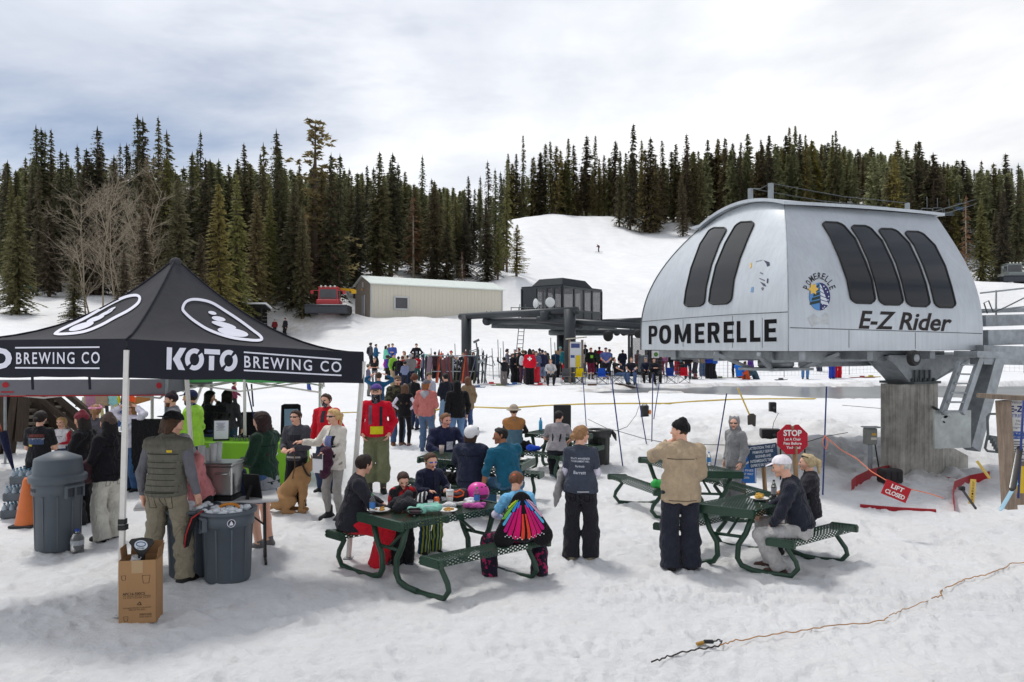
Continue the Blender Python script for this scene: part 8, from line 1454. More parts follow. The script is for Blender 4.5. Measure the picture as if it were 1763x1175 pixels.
def near_people():
 p_('man in a grey quilted vest and khaki trousers standing over the ice bins',px=286,foot=1002,head=706,face=-8,lean=5,pitch=14,yaw=28,stance=.20,top=((104,102,92),'vest',{'under':(108,108,114),'hem':-.05}),legs=((138,130,112),'chino'),shoes=((34,32,32),'boot'),hair=((74,52,38),'shag'),hat=((28,28,30),'cap_back'),arms=('down','relax'),wide=1.06,extra=(('patch',((214,186,60),.05,.024,.09,.40,'back')),))
 p_('woman in a black t-shirt with a printed back behind the trash can',px=68,foot=886,head=706,face=4,sex='f',top=(BK,'tee',{'sleeve':.40}),legs=((30,30,34),'shorts'),hair=(DK,'bun'),arms=('front','front'),wide=1.1,extra=(('patch',((104,58,56),.24,.05,0,.40,'back')),('patch',((70,86,116),.24,.09,0,.30,'back')),('print',('CHAMPIONSHIP',.25,.035,.345,(170,170,180),'back')),('patch',((190,170,60),.07,.03,-.09,.24,'back'))))
 p_('small girl in a white shirt with red sleeves',px=107,Y=14.2,H=1.24,face=178,sex='c',top=(WT,'fit',{'sleevecol':(190,40,60)}),legs=(DJ,'jeans'),hair=((186,150,104),'pony'),arms=('front','front'),extra=(('print',('Becky\nis',.16,.07,.28,(60,50,60),'front')),))
 p_('woman in a maroon beanie and black jacket facing left',px=145,foot=902,head=708,face=82,sex='f',sk='tan',pitch=10,top=((28,28,32),'jacket'),legs=((28,28,32),'snow'),hair=(DK,'long'),hat=((116,46,56),'beanie'),arms=('front','front'),shoes=(BK,'boot'),extra=(('scarf',(60,80,110)),))
 p_('woman in a brown beanie, black jacket and white snow trousers',px=188,foot=928,head=712,face=66,sex='f',sk='tan',top=((30,28,34),'jacket'),legs=((206,204,194),'snow'),hair=((26,22,24),'long'),hat=((84,70,64),'beanie'),arms=('front','front'),shoes=(BK,'boot'),extra=(('bag',((96,70,76),-.20,.16)),))
 p_('person in a dark grey hoodie behind the woman in white snow trousers',px=164,Y=12.7,H=1.62,face=20,sex='f',top=((92,90,100),'hoodie',{'hood':1}),legs=(BK,'legging'),hair=((150,110,80),'pony'),shoes=(BK,'boot'),arms=('relax','front'),extra=(('goggles_up',(214,130,170)),))
 p_('girl in a white hoodie and jeans with her hands behind her head',px=226,foot=846,head=690,face=158,sex='f',top=((220,218,232),'hoodie',{'hood':1}),legs=((66,98,140),'jeans'),hair=((150,112,72),'bob'),shoes=(BK,'boot'),arms=('head','head'),extra=('shades',('patch',((150,168,184),.20,.14,0,.32,'front'))))
 p_('person in a pink fleece reaching into the ice bin',px=346,Y=9.0,H=1.66,face=140,sex='f',lean=16,pitch=18,top=((206,132,134),'sweater'),legs=(BK,'jeans'),hair=((150,150,150),'bob'),hat=((168,168,172),'cap'),arms=('reachlow','down'),extra=('shades',))
 p_('man in a lime green hoodie and navy cap behind the tent pole',px=331,Y=12.6,H=1.84,face=92,sk='tan',top=((150,204,64),'hoodie',{'hood':1}),legs=(NV,'jeans'),hair=(DK,'short'),hat=((34,42,72),'cap',(28,34,60)),arms=('front','relax'),wide=1.12,extra=(('shades',((190,176,60),)),('beard',(52,38,32)),('scarf',(50,56,110))))
 p_('bearded man in a dark beanie and grey jacket behind the man in lime',px=298,Y=13.4,H=1.76,face=112,top=((122,122,128),'jacket'),legs=(BK,'jeans'),hair=(BR,'short'),hat=((46,36,46),'beanie'),extra=(('beard',(96,64,44)),))
 p_('woman in a black hoodie holding her hand to her forehead',px=357,Y=14.9,H=1.68,face=-58,sex='f',pitch=16,top=((20,20,24),'hoodie'),legs=(DJ,'jeans'),hair=((16,14,16),'long'),arms=('relax','face'))
 p_('woman with long black hair and a grey sweater seen from behind',px=391,Y=15.3,H=1.66,face=6,sex='f',wide=1.12,top=((78,76,84),'sweater'),legs=((56,84,104),'jeans'),hair=((30,24,24),'long'))
 p_('child in a maroon jacket holding a camera on the snow beyond the green table',px=403,foot=716,H=1.2,face=-65,sex='c',top=((112,40,66),'jacket'),legs=(BK,'snow'),hair=(BR,'short'),arms=('reachlow','relax'))
 p_('woman in a dark green jacket and denim skirt at the folding table',px=455,foot=941,head=706,face=72,sex='f',pitch=12,top=((34,58,46),'jacket',{'hem':-.12}),legs=((66,98,140),'skirt'),hair=((50,32,32),'long'),shoes=((104,104,106),'shoe'),arms=('front','front'),wide=1.04,extra=(('skirt_top',(150,152,158)),))
 p_('young man in sunglasses and a dark grey sweater holding the dog leash',px=511,foot=878,head=704,face=166,yaw=6,top=((72,72,80),'sweater'),legs=(BK,'jeans'),hair=((58,40,34),'short'),arms=('front','front'),extra=('shades',('patch',((46,46,54),.26,.10,0,.33,'front')),('patch',((180,176,170),.26,.03,0,.0,'front')),('patch',((230,100,170),.07,.06,.07,.14,'front'))))
 p_('tall man in a red jacket and patterned mask behind the blonde woman',px=563,foot=846,head=676,face=160,top=((204,26,44),'jacket',{'hem':-.10}),legs=(DJ,'jeans'),hair=(BR,'short'),shoes=(BK,'shoe'),arms=('relax','relax'),extra=(('mask',(52,54,66)),('patch',((60,58,66),.08,.20,0,.40,'front'))))
 p_('blonde woman in a cream cardigan and sunglasses stroking the dog',px=576,foot=893,head=702,face=152,yaw=10,sex='f',top=((222,216,206),'sweater',{'hem':-.14}),legs=((156,152,148),'legging'),hair=((210,174,120),'pony'),shoes=((40,40,44),'boot'),arms=('front','out'),extra=('shades',('coat_arm',(66,36,54)),'papers',('patch',((128,136,186),.12,.26,0,.26,'front')),('patch',((40,40,46),.05,.34,.085,.22,'front'))))
 p_('man in a red sweater and olive trousers with yellow cuffs and black neck gaiter',px=648,foot=848,head=660,face=184,top=((204,20,46),'sweater',{'hem':-.02}),legs=((118,122,92),'snow',{'cuff':(196,188,30),'upto':.86,'socks':(88,88,80)}),hair=(BR,'short'),hat=((96,74,150),'cap',(40,38,46)),shoes=(BK,'shoe'),arms=('pocket','pocket'),extra=(('gaiter',(36,38,48)),('patch',((214,204,40),.20,.12,.02,.08,'front')),('patch',((44,46,56),.045,.30,.085,.30,'front')),('patch',((90,92,108),.045,.30,-.085,.32,'front'))))
 p_('child in a teal shirt with both hands clasped on top of the head',px=652,Y=21.5,H=1.72,face=4,top=((30,84,122),'fit'),legs=(NV,'jeans'),hair=(BR,'short'),arms=('head','head'),extra=(('pack',(48,50,60)),))
 p_('man in a camouflage jacket and brown cap with sunglasses',px=684,foot=766,head=646,face=-152,top=((88,86,68),'jacket',{'kind':'camo','col2':(50,48,42),'ps':12}),legs=(JN,'jeans'),hair=(BR,'short'),hat=((104,84,70),'cap'),shoes=((112,72,48),'boot'),extra=('shades',('beard',(150,96,66))))
 p_('woman with long brown hair in a black vest and white sleeves',px=697,foot=768,head=660,face=-6,sex='f',top=((26,26,30),'vest',{'under':(228,222,240),'hem':-.10}),legs=((28,28,32),'legging'),hair=((96,72,56),'long'),shoes=((120,92,84),'shoe'),arms=('akimbo','akimbo'))
 p_('person with curly auburn hair in a black jacket',px=713,foot=740,head=644,face=-36,sex='f',top=((22,22,26),'jacket'),legs=(DJ,'jeans'),hair=((92,52,36),'curly'),shoes=(BK,'shoe'))
 p_('person in a blue and white striped shirt and green cap',px=738,foot=737,head=640,face=-140,top=((214,218,228),'shirt',{'kind':'stripe','col2':(90,100,140),'ps':9}),legs=((150,120,90),'chino'),hair=(BR,'short'),hat=((112,104,86),'cap'),shoes=((150,110,70),'shoe'))
 p_('person in a salmon hoodie, grey cap and jeans seen from behind',px=734,foot=777,head=653,face=-18,yaw=20,top=((196,118,112),'hoodie',{'hoodcol':(166,166,174)}),legs=((84,106,136),'jeans'),hair=((146,92,58),'shag'),hat=((104,100,106),'cap_back'),shoes=((70,90,120),'shoe'),arms=('relax','front'),wide=1.06)
 p_('dark haired man in a navy pullover and pale jeans',px=768,foot=741,head=642,face=48,top=((30,32,44),'sweater'),legs=((116,142,168),'jeans'),hair=((24,22,24),'short'),arms=('front','relax'),wide=1.08)
 p_('person in a black hoodie with the hood up and blue jeans',px=787,foot=777,head=654,face=22,top=((24,24,27),'hoodie',{'hood_up':1,'hem':-.10}),legs=((98,130,168),'jeans'),shoes=((150,122,92),'shoe'),wide=1.12)
 p_('woman with long brown hair in an olive coat beside the black hoodie',px=806,foot=743,head=648,face=34,sex='f',top=((128,108,84),'coat'),legs=((64,84,124),'jeans'),hair=((98,66,46),'long'),shoes=((96,84,66),'boot'))
 def seat(key,u,v):O,e3,n3,bo,Lt=TABLES[key];q=O+e3*u+n3*v;return V(q.x,q.y,O.z)
 S=dict(pose='sit',seat=.46)
 p_('dark haired man in a black fleece and bright red trousers on the nearest bench',loc=seat('t1',.26,.86),H=1.76,face=-72,yaw=-30,lean=10,top=((44,44,52),'sweater',{'hem':-.09}),legs=((214,36,52),'snow'),hair=((44,34,30),'short'),shoes=((90,90,104),'boot'),arms=('table','table'),feet=((-.10,.38,0),(.14,.30,0)),wide=1.05,**S)
 p_('small boy in a black and red jacket bent over the nearest table',px=693,Y=9.12,H=1.16,face=-160,sex='c',pitch=26,top=((44,44,48),'jacket',{'kind':'camo','col2':(190,30,40),'ps':4.5}),legs=((28,28,32),'snow'),hair=((66,46,38),'short'),shoes=((70,74,92),'boot'),arms=('hold','front'))
 p_('boy in green framed mirrored sunglasses and a navy jacket',px=740,Y=9.62,H=1.30,face=-148,sex='c',pitch=8,top=((34,38,60),'jacket'),legs=((26,72,96),'snow',{'kind':'vstripe','col2':(170,176,60),'ps':6}),hair=((78,56,42),'short'),shoes=(BK,'boot'),arms=('hold','hold'),extra=(('shades',((60,60,190),(120,190,110))),))
 o=p_('girl in a light blue t-shirt with a butterfly wing backpack on the nearest bench',loc=seat('t1',1.22,-.84),H=1.52,face=16,sex='f',yaw=34,pitch=20,lean=12,top=((118,186,228),'tee',{'under':(226,218,240),'sleeve':.42}),legs=((34,30,46),'snow',{'kind':'floral','col2':(170,40,90),'ps':13}),hair=((112,74,54),'bun'),shoes=(BK,'boot'),arms=('table','table'),feet=((-.34,.24,0),(.30,.10,0)),extra=(('shades',((50,50,56),(226,226,230))),('tie',(240,100,50))),**S);wings(o)
 p_('young man in a navy hoodie with white print at the second table',loc=seat('t2',-.02,.80),H=1.82,face=-158,yaw=-16,lean=6,top=((36,40,68),'hoodie',{'hood':1}),legs=(DJ,'jeans'),hair=((128,92,66),'short'),sk='pink',arms=('table','table'),wide=1.12,extra=(('patch',((196,198,210),.12,.14,.05,.26,'front')),),**S)
 p_('person in a white ski helmet and navy jacket on the second bench',loc=seat('t2',1.20,-.78),H=1.74,face=-16,pitch=8,top=((40,46,66),'jacket',{'hood':1}),legs=(BK,'snow'),hair=(BR,'shag'),hat=((226,226,228),'helmet'),arms=('table','table'),wide=1.08,**S)
 p_('dark haired man in a teal shirt leaning at the end of the second bench',loc=seat('t2',1.86,-.74),H=1.80,face=22,yaw=-72,lean=16,roll=-6,sk='brown',top=((28,92,118),'shirt',{'sleeve':.62}),legs=((70,110,140),'jeans'),hair=((26,22,22),'short'),arms=('bench','knee'),wide=1.12,**S)
 p_('person in a sun hat and blue quilted vest with a tan yoke',loc=seat('t3',.0,-.78),H=1.70,face=2,sex='f',top=((82,112,128),'vest',{'under':(30,30,34),'yoke':(168,118,72)}),legs=(BK,'jeans'),hat=((172,158,142),'bucket'),hair=(BR,'short'),arms=('front','table'),**S)
 p_('dark haired person in a grey t-shirt and black overalls on the far bench',loc=seat('t3',1.08,-.80),H=1.64,face=-14,lean=14,yaw=20,top=((150,146,150),'tee',{'sleeve':.44}),legs=((30,32,40),'snow'),hair=((34,28,30),'short'),arms=('table','table'),shoes=((150,190,220),'boot'),extra=(('overalls',(32,34,44)),),**S)
 p_('woman in a dark grey t-shirt with white sleeves and black snow trousers',px=1000,foot=961,head=731,face=-12,yaw=48,sex='f',top=((66,72,86),'tee',{'under':(230,224,240),'sleeve':.36,'hem':-.06}),legs=((40,40,46),'snow'),hair=((150,112,78),'bun'),shoes=((150,140,116),'snowboot'),arms=('front','front'),stance=.13,extra=(('shades',((120,110,104),(60,50,50))),('print',('SPLATT AWARENESS\nTOURNAMENT HILL',.25,.06,.37,(206,210,220),'back')),('print',('Northside',.12,.03,.29,(206,210,220),'back')),('print',('Barrett',.16,.04,.21,(206,210,220),'back')),('patch',((190,190,196),.15,.014,.05,-.03,'back')),('hang',(148,146,146))))
 p_('man in a tan jacket and black beanie standing by the right hand table',px=1172,foot=979,head=722,face=-4,yaw=-62,top=((176,156,130),'jacket',{'hem':-.14,'collar':(46,44,46)}),legs=((42,44,56),'snow'),hair=(BR,'crop'),hat=((24,24,27),'beanie'),shoes=((36,34,36),'boot'),arms=('drink','clasp'),wide=1.12,stance=.12)
 p_('person in a grey hooded animal suit with round ears and sunglasses',px=1266,Y=12.1,head=716,face=112,yaw=-44,top=((138,138,140),'coat',{'hood_up':1,'ears':1,'hem':-.16}),legs=((138,138,140),'snow'),arms=('relax','down'),extra=('shades',('mane',(52,58,84))),shoes=((138,138,140),'boot'))
 p_('older man in a white cap and black pullover eating at the right hand table',loc=seat('t4',.42,-.70),H=1.84,face=66,lean=14,pitch=6,top=((38,40,52),'sweater',{'hem':-.02,'collar':(34,36,46)}),legs=((176,174,174),'chino'),hair=((186,182,178),'short'),hat=((232,226,232),'cap'),shoes=((74,48,44),'shoe'),arms=('lap','table'),wide=1.06,feet=((-.10,.22,0),(.12,.34,0)),**S)
 p_('woman with tied grey blonde hair in a black puffer beside the white capped man',px=1394,Y=9.62,H=1.58,face=72,sex='f',top=((44,42,48),'puffer'),legs=((40,40,46),'jeans'),hair=((186,166,130),'pony'),arms=('table','lap'),extra=('shades_up',),**S)
def wings(o):
 F=Field();T,f,rt,u,tl=o['T'],o['f'],o['rt'],o['u'],o['tl'];b=o['body'];F.cap(T(0,-.16,tl-.04),T(0,-.20,.05),.07,.17,.55,f,(),.03)
 for s in(-1,1):F.cap(T(s*.05,-.17,tl-.08),T(s*.26,-.17,-.04),.08,.14,.36,f,(),.04)
 v,q=F.mesh(.016);w_=np_mesh('wing_backpack',v,q,cloth((24,22,26)),b);bv=bvh_of([w_]);ap=(0.0,tl-.02)
 def seg(pts,c):decal('wing_cell',subdiv2((pts,[tuple(range(len(pts)))]),3),bv,T(0,-.3,0),rt,u,f,cloth(c,var=.05,bump=.1),b,.008)
 for s in(-1,1):
  for a0,a1,r0,r1,c in((2,7,.22,.50,(226,70,50)),(9,17,.12,.50,(214,26,110)),(18.5,25,.16,.48,(206,24,110)),(26.5,32,.22,.46,(190,30,120)),(19,27,.07,.15,(70,130,220)),(29,37,.09,.21,(60,140,226)),(39,46,.07,.34,(110,180,70)if s<0 else(210,160,186)),(48,55,.09,.40,(206,214,60)if s<0 else(206,170,196)),(33.5,38,.24,.40,(90,180,220))):
   pts=[(s*math.sin(R(a))*r*1.12,ap[1]-math.cos(R(a))*r*1.08)for a,r in((a0,r0),(a1,r0),(a1,r1),((a0+a1)/2,r1+.02),(a0,r1))];seg(pts,c)
  for k in range(9):x,z=s*(.05+.026*k),-.07+.006*k+.02*(k%2);seg([(x+.008*math.cos(t),z+.008*math.sin(t))for t in(0,1,2,3.1,4.2,5.2)],(226,226,230))
def dog():
 q=at(494,11.75);F=Field();c=F.cap
 c((-.10,0,.19),(.02,0,.34),.155,.135);c((.02,0,.34),(.20,0,.57),.125,.13);c((.20,0,.57),(.26,0,.52),.13,.11);c((.22,0,.62),(.40,0,.75),.09,.066);c((.42,0,.765),(.46,0,.765),.082,.075);c((.46,0,.75),(.58,.0,.715),.058,.042,1,None,(),.03);c((.57,0,.735),(.60,0,.73),.022,.018)
 for s in(-1,1):
  c((-.08,s*.10,.20),(.10,s*.13,.20),.115,.075);c((.10,s*.13,.20),(-.02,s*.14,.05),.06,.035);c((-.02,s*.14,.04),(.14,s*.14,.03),.036,.03);c((.25,s*.09,.48),(.25,s*.09,.26),.068,.045);c((.25,s*.09,.26),(.22,s*.09,.06),.042,.033);c((.22,s*.09,.035),(.29,s*.09,.03),.036,.032);c((.38,s*.07,.81),(.35,s*.095,.88),.034,.016,.5,(1,0,0),(),.015)
 c((-.20,.02,.10),(-.34,.06,.03),.035,.022);c((-.34,.06,.03),(-.30,.18,.03),.022,.016)
 v,qd=F.mesh(.015);o=np_mesh('dog',v,qd,mat('tan_fur',lin((168,130,90)),rough=.8,spec=.15,var=.22,vs=7,bump=.3,bs=50));o.location=q;o.rotation_euler=(0,0,R(4));tag(o,'large tan dog sitting beside the blonde woman','dog')
 b=MB();b.ball(V(.615,0,.735),.018,8);b.build('nose',BLKP,o)
 for s in(-1,1):b=MB();b.ball(V(.50,s*.055,.785),.011,6);b.build('eye',BLKP,o)
 b=MB();b.tube([V(.30,.10*math.cos(a),.66+.10*math.sin(a))+V(-.055*math.sin(a),0,0)for a in[6.283*k/14 for k in range(14)]],.015,6,closed=True);b.build('collar',cloth((60,54,46)),o)
 b=MB();b.tube([q+V(.24,-.08,.62),q+V(.12,-.12,.55),P(508,800,11.7),P(505,770,11.8)],.008,5);tag(b.build('leash',cloth((110,84,64))),'brown leash from the dog collar to the young man','leash')
def crowd():
 D=('relax','relax');Fh=('front','front');X=('cross','cross')
 L=[(638,633,590,-60,((78,78,84),'jacket'),(BK,'snow'),(DK,'short'),(BK,'helmet'),D,(('pack',(44,44,50)),),'skier in grey with a dark pack at the far left of the spectators'),(647,634,592,-75,((34,86,124),'jacket'),(BK,'snow'),(BR,'short'),None,Fh,(),'person in a teal blue jacket beside the skier with the pack'),(645,663,615,176,(BK,'tee'),(GY,'jeans'),((150,146,140),'short'),None,X,(),'grey haired man in a black shirt with folded arms'),(634,682,626,-96,((104,98,118),'shirt'),((120,116,110),'chino'),(BR,'short'),((122,126,108),'cap'),Fh,('shades',),'man in a mauve shirt and pale cap at the right tent corner'),(664,639,595,-62,((116,204,176),'jacket'),(BK,'legging'),(DK,'long'),None,Fh,(),'woman in a mint green jacket and black leggings'),(669,636,592,-100,((96,110,90),'jacket'),(BK,'jeans'),((150,120,90),'short'),None,D,(),'person half hidden behind the woman in mint'),(676,637,591,178,((74,92,172),'jacket'),(BK,'jeans'),(DK,'short'),None,X,(),'man in a royal blue jacket with folded arms'),(717,640,591,180,((26,26,32),'shirt'),(BK,'jeans'),(DK,'short'),None,('akimbo','akimbo'),(('patch',((150,150,156),.12,.14,.03,.25,'front')),),'man in a black shirt with hands on hips above the crowd'),(667,654,611,-20,((80,60,150),'jacket',{'sleevecol':(226,60,160)}),(BK,'snow'),(DK,'short'),(BK,'helmet'),D,(),'child in a purple jacket with pink sleeves'),(677,665,608,-120,((134,194,60),'jacket'),((178,156,124),'snow'),(DK,'short'),(BK,'beanie'),D,(('goggles_up',(50,100,220)),),'person in a lime jacket, khaki trousers and blue goggles'),(686,667,613,6,((24,24,28),'sweater'),(NV,'jeans'),(DK,'short'),None,D,(('pack',(30,30,36)),),'person in black with a backpack beside the lime jacket'),(693,660,612,10,((176,64,48),'jacket'),(BK,'snow'),((90,44,36),'short'),None,D,(),'red haired person in a rust jacket in the crowd'),(702,660,611,20,((206,66,46),'jacket',{'kind':'plaid','col2':(90,30,30),'ps':6}),(BK,'snow'),(DK,'short'),None,D,(),'person in an orange red checked jacket'),(696,655,604,150,((206,196,180),'sweater'),(BK,'jeans'),((150,110,76),'bob'),None,D,(),'fair haired person in cream looking out of the crowd'),(697,670,621,30,((118,126,156),'hoodie'),(NV,'jeans'),(DK,'short'),None,Fh,(),'child in a grey blue hoodie'),(707,668,609,4,((116,112,112),'hoodie',{'hood':1}),(NV,'jeans'),(BR,'short'),((150,150,156),'helmet'),Fh,(),'broad person in a grey hoodie and pale helmet'),(718,655,610,-8,((206,24,44),'jacket'),((70,110,110),'snow'),(DK,'short'),(BK,'helmet'),D,('cross',),'ski patroller in red with a white cross beside the grey hoodie'),(738,656,614,-30,((150,116,134),'jacket'),(BK,'snow'),(DK,'short'),(BK,'helmet'),D,(),'person in a mauve jacket at the left end of the ski rack'),(777,655,604,165,((136,116,98),'jacket',{'kind':'camo','col2':(96,78,62),'ps':6}),((110,80,80),'snow'),(BR,'short'),(BK,'beanie'),D,(('goggles_up',(230,90,40)),),'snowboarder in brown camouflage with orange goggles'),(786,656,611,170,((60,60,84),'jacket',{'kind':'camo','col2':(190,190,200),'ps':7}),(BK,'snow'),(BR,'short'),((216,214,224),'helmet'),D,(),'rider in a patterned jacket and white helmet behind the rack'),(797,656,607,160,(BK,'jacket'),(BK,'snow'),((168,132,92),'short'),None,D,(('patch',((210,210,214),.10,.10,0,.3,'front')),),'fair haired rider in black by the dark lift post'),(873,652,601,-95,((74,70,84),'shirt',{'kind':'plaid','col2':(150,146,160),'ps':7}),(BK,'jeans'),((30,26,26),'curly'),None,('drink','relax'),(),'dark haired person in a checked shirt drinking'),(868,664,615,26,((28,30,36),'hoodie'),((116,108,108),'snow'),(DK,'short'),(BK,'beanie'),('up','front'),(),'child in a black hoodie raising an arm'),(882,659,608,-110,((30,32,40),'jacket'),(BK,'snow'),((96,80,70),'short'),None,Fh,(),'person in a black jacket next to the child with the raised arm'),(891,659,607,168,((28,28,34),'jacket'),(BK,'snow'),(BR,'short'),None,Fh,(('patch',((200,160,90),.16,.05,0,.18,'front')),),'person in black holding a yellow bag'),(887,648,601,120,((60,60,66),'jacket'),(BK,'jeans'),(BR,'short'),((210,216,234),'cap'),D,(),'person in a white cap behind the group in black'),(894,652,599,100,((40,36,44),'jacket'),(BK,'jeans'),((106,58,46),'short'),None,D,(),'red haired person behind the group in black'),(900,660,602,-20,((26,26,30),'jacket'),((90,60,76),'jeans'),(BR,'short'),((122,116,96),'cap'),D,(('pack',(206,206,212)),),'person in an olive cap with a pale backpack'),(912,663,601,-2,((206,22,46),'jacket'),((26,26,30),'snow'),(DK,'long'),(BK,'beanie'),D,('cross',),'ski patroller seen from behind with a large white cross'),(923,659,604,172,((96,104,130),'hoodie'),((212,50,66),'snow'),(BR,'short'),((84,82,84),'cap'),Fh,(),'person in bright red trousers beside the patroller'),(934,658,602,28,((44,46,76),'jacket'),((128,148,178),'knee'),(BR,'short'),((50,50,70),'cap'),D,(),'man in a navy jacket and pale shorts'),(943,650,607,95,(BK,'jacket'),(BK,'jeans'),(DK,'long'),None,D,(),'dark haired woman in black behind the seated plaid shirt'),(965,646,597,150,((176,150,124),'coat'),((80,60,56),'snow'),(BR,'short'),((150,212,214),'beanie'),D,(),'person in a tan coat and mint hat'),(974,654,597,-150,((30,116,128),'jacket'),((206,28,50),'snow'),(BR,'short'),((84,84,90),'helmet'),D,(),'skier in a teal jacket and red trousers'),(990,652,606,8,((116,38,54),'jacket',{'sleevecol':(100,104,124)}),(NV,'jeans'),((70,60,54),'short'),None,D,(),'person in a maroon jacket with grey sleeves seen from behind'),(1008,644,593,62,(BK,'jacket'),((176,160,136),'chino'),(DK,'short'),None,Fh,(),'man in a black jacket and tan trousers reading the notice'),(1017,653,598,-162,((26,28,28),'sweater'),((112,30,58),'knee',{'upto':.60,'socks':(30,30,34)}),((122,58,40),'short'),None,D,(('patch',((130,200,60),.16,.16,0,.30,'front')),),'youth in a black shirt with a green print and maroon shorts'),(1032,643,597,4,((186,30,52),'jacket',{'sleevecol':(30,28,32)}),((64,60,46),'jeans'),(BR,'short'),((40,46,70),'cap'),D,(),'man in a red jacket with black sleeves seen from behind'),(1043,653,598,176,((88,104,164),'tee'),((34,34,40),'knee',{'upto':.80}),(BR,'short'),((84,86,104),'cap'),('clasp','clasp'),(),'heavy man in a blue t-shirt with clasped hands'),(1050,648,601,60,((58,58,48),'jacket'),(BK,'jeans'),(BR,'short'),((70,66,60),'cap'),D,(),'person in a dark olive jacket behind the blue t-shirt'),(1145,646,598,150,((206,126,186),'sweater'),((156,76,96),'legging'),(BL,'long'),None,Fh,(),'woman in pink under the left end of the silver cabin'),(1155,648,597,-85,((26,26,30),'jacket'),(DJ,'jeans'),(BR,'short'),None,Fh,(),'man in a black jacket and jeans under the silver cabin'),(1167,645,597,10,((58,56,56),'jacket'),((214,24,50),'snow'),(DK,'short'),None,D,(),'person in red trousers under the silver cabin'),(1184,653,599,178,((26,26,30),'hoodie'),(NV,'jeans'),(BR,'short'),None,('pocket','pocket'),(('patch',((190,190,200),.18,.10,0,.32,'front')),),'person in a black hoodie with pale lettering by the red chair'),(1198,653,598,58,((116,114,116),'sweater'),((50,48,56),'knee',{'upto':.72,'socks':(120,70,76)}),((196,170,126),'long'),None,Fh,(),'woman with long blonde hair and a grey top by the net'),(1221,652,596,150,((34,62,160),'jacket',{'hood_up':1}),(BK,'snow'),(BR,'short'),None,Fh,(),'person in a dark blue hooded jacket, left of a pair in blue'),(1230,652,598,70,((44,92,168),'jacket'),(BK,'snow'),(BR,'short'),None,Fh,(),'person in a lighter blue jacket, right of a pair in blue'),(1266,650,602,12,((22,22,25),'puffer',{'hem':-.14}),(NV,'jeans'),(DK,'short'),None,X,(),'person in a bulky black jacket behind the reclining pair'),(1386,653,598,170,((90,120,160),'jacket'),((84,124,172),'jeans'),(BR,'short'),None,D,(),'man in pale jeans under the silver cabin'),(1432,652,606,175,((150,80,100),'jacket'),((44,66,170),'snow',{'cuff':(220,214,60)}),(BR,'short'),(BK,'helmet'),D,(),'child in blue trousers with yellow cuffs'),(1442,651,598,165,(NV,'jacket'),((200,24,46),'snow'),(BR,'short'),(BK,'helmet'),D,(),'skier in red trousers beside the child in blue'),(1411,640,598,10,(BK,'jacket'),((60,64,80),'snow'),(BR,'short'),None,D,(),'person in dark clothes beyond the net'),(1293,637,595,20,((80,40,130),'jacket'),((80,40,130),'snow'),(DK,'short'),None,D,(),'person in purple beyond the net'),(473,577,550,178,((130,44,50),'jacket'),(BK,'snow'),(BR,'short'),None,D,(),'person in a maroon jacket on the slope above the black tent'),(491,581,546,140,((44,42,48),'jacket'),(BK,'snow'),(BR,'short'),None,D,(('bag',(BK,-.3,.05)),),'person in black carrying a bag on the slope above the tent'),(533,674,634,120,((210,210,216),'jacket'),((60,80,150),'snow'),(BR,'short'),(BK,'helmet'),D,(),'skier in pale clothes seen below the tent valance')]
 for px,ft,hd,fc,top,lg,hr_,ht,ar,ex,lab in L:
  g=random.Random(px);p_(lab,px=px,foot=ft,head=hd,face=fc,top=top,legs=lg,hair=hr_,hat=ht,arms=ar,extra=ex,sex='f' if hr_ and hr_[1]in('long','bob')or 'woman' in lab else 'm',wide=1.25 if 'heavy' in lab else 1.15 if 'broad' in lab else g.uniform(1.04,1.18),stride=g.uniform(-.07,.07))
 for px,ft,hd,c,lg,cn,ht,hc,where in((709,657,607,BK,NV,'black',None,DK,'between the two red jackets in the left crowd'),(728,656,611,(150,150,156),BK,'pale grey',BK,BR,'left of the ski rack'),(749,652,606,(60,44,50),BK,'plum',BK,DK,'behind the ski rack'),(761,652,608,(34,44,84),BK,'navy',(200,60,50),BR,'behind the ski rack'),(815,655,606,(40,40,44),BK,'charcoal',None,(120,86,60),'by the dark lift post'),(905,652,603,(44,54,96),JN,'blue',None,BR,'left of the ski patroller'),(918,650,602,(110,34,44),BK,'wine red',BK,BR,'behind the ski patroller'),(929,650,600,(120,120,124),DJ,'grey',(60,60,66),BR,'right of the ski patroller'),(939,652,604,(84,88,60),BK,'olive',None,DK,'right of the ski patroller'),(957,650,603,(30,60,90),BK,'petrol blue',None,BL,'left of the mint hat'),(983,648,603,(60,56,60),NV,'dark grey',(150,40,50),BR,'beside the teal skier'),(1001,646,603,(190,186,180),JN,'off white',None,DK,'by the small notice shelter'),(1025,646,602,(50,70,60),BK,'bottle green',None,BR,'right of the youth in maroon shorts'),(1072,645,602,(40,44,60),DJ,'navy',None,BR,'behind the seated men'),(1098,646,603,(150,60,60),BK,'brick red',BK,BR,'behind the seated men'),(1175,646,600,(60,110,120),BK,'blue green',None,BL,'under the silver cabin'),(1210,648,600,(150,126,100),JN,'beige',None,BR,'left of the pair in blue')):
  g=random.Random(px+3);p_('person in a %s jacket %s'%(cn,where),px=px,foot=ft,head=hd,face=g.uniform(-180,180),top=(c,'jacket'),legs=(lg,'snow'),hair=(hc,g.choice(['short','bob'])),hat=(ht,'beanie')if ht else None,arms=(g.choice(['relax','front','cross']),g.choice(['relax','front'])),wide=g.uniform(1.05,1.18),stride=g.uniform(-.08,.08))
 S=dict(pose='sit',lean=-14,feet=((-.14,.52,0),(.14,.56,0)))
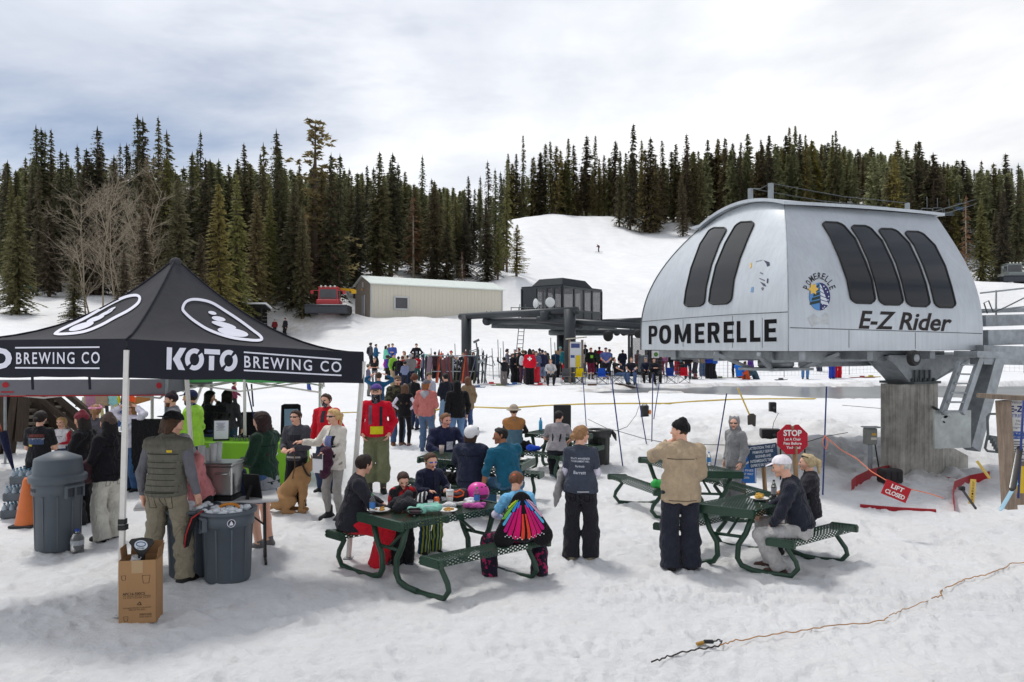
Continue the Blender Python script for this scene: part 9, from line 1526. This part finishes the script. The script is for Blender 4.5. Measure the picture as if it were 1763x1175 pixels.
 for px,Y,H,fc,seat,top,lg,hr_,ht,ar,lab in((948,37.2,1.72,178,.42,((110,108,112),'shirt',{'kind':'plaid','col2':(220,220,222),'ps':7}),(BK,'jeans'),((150,120,100),'short'),None,('lap','lap'),'seated person in a black and white checked shirt'),(1062,37.9,1.78,-112,.42,((26,26,32),'tee'),(JN,'jeans'),(BR,'short'),None,('drink','lap'),'seated man in a black shirt and jeans drinking'),(1087,37.9,1.82,172,.42,((34,34,44),'tee'),(JN,'jeans'),((120,90,76),'crop'),None,('lap','lap'),'bald man in a navy shirt sitting in a camp chair'),(1112,39.1,1.76,176,.42,(NV,'shirt'),(BK,'jeans'),((130,126,124),'short'),((150,150,156),'cap'),('lap','lap'),'seated man in a grey cap and navy shirt'),(1127,38.5,1.76,186,.42,((28,30,38),'shirt'),(BK,'jeans'),(BR,'short'),None,('cross','cross'),'seated man in dark clothes with folded arms'),(1273,41.6,1.70,-60,.22,((30,110,206),'jacket'),((206,84,44),'snow'),(BR,'short'),None,('lap','lap'),'person in a bright blue jacket and orange trousers reclining by the net'),(1287,41.8,1.66,-80,.18,((80,88,92),'jacket'),((60,84,100),'snow'),(BR,'short'),None,('lap','lap'),'person in grey reclining beside the bright blue jacket'),(52,84.5,1.7,180,.45,((70,120,110),'jacket'),(BK,'snow'),(BR,'short'),None,('lap','lap'),'tiny seated person in green at the far left picnic table'),(64,85,1.7,120,.45,((96,60,90),'jacket'),(BK,'snow'),(BR,'short'),None,('lap','lap'),'tiny seated person in plum at the far left picnic table')):p_(lab,px=px,Y=Y,H=H,face=fc,seat=seat,top=top,legs=lg,hair=hr_,hat=ht,arms=ar,**(S if seat<.45 else dict(pose='sit')))
 p_('lone rider bent forward on the open piste',px=1031,foot=434,H=1.75,face=70,lean=30,top=((110,60,58),'jacket'),legs=(BK,'snow'),hair=(DK,'short'),arms=('pole','back'),extra=(('pack',(50,40,44)),));q=gpos(1031,434.5);b=MB();b.tube([q+V(-.8,0,.06),q+V(0,0,.03),q+V(.8,0,.06)],.12,6,flat=.2);tag(b.build('snowboard',BLKP),'dark snowboard under the lone rider','snowboard')
near_people();dog();crowd()
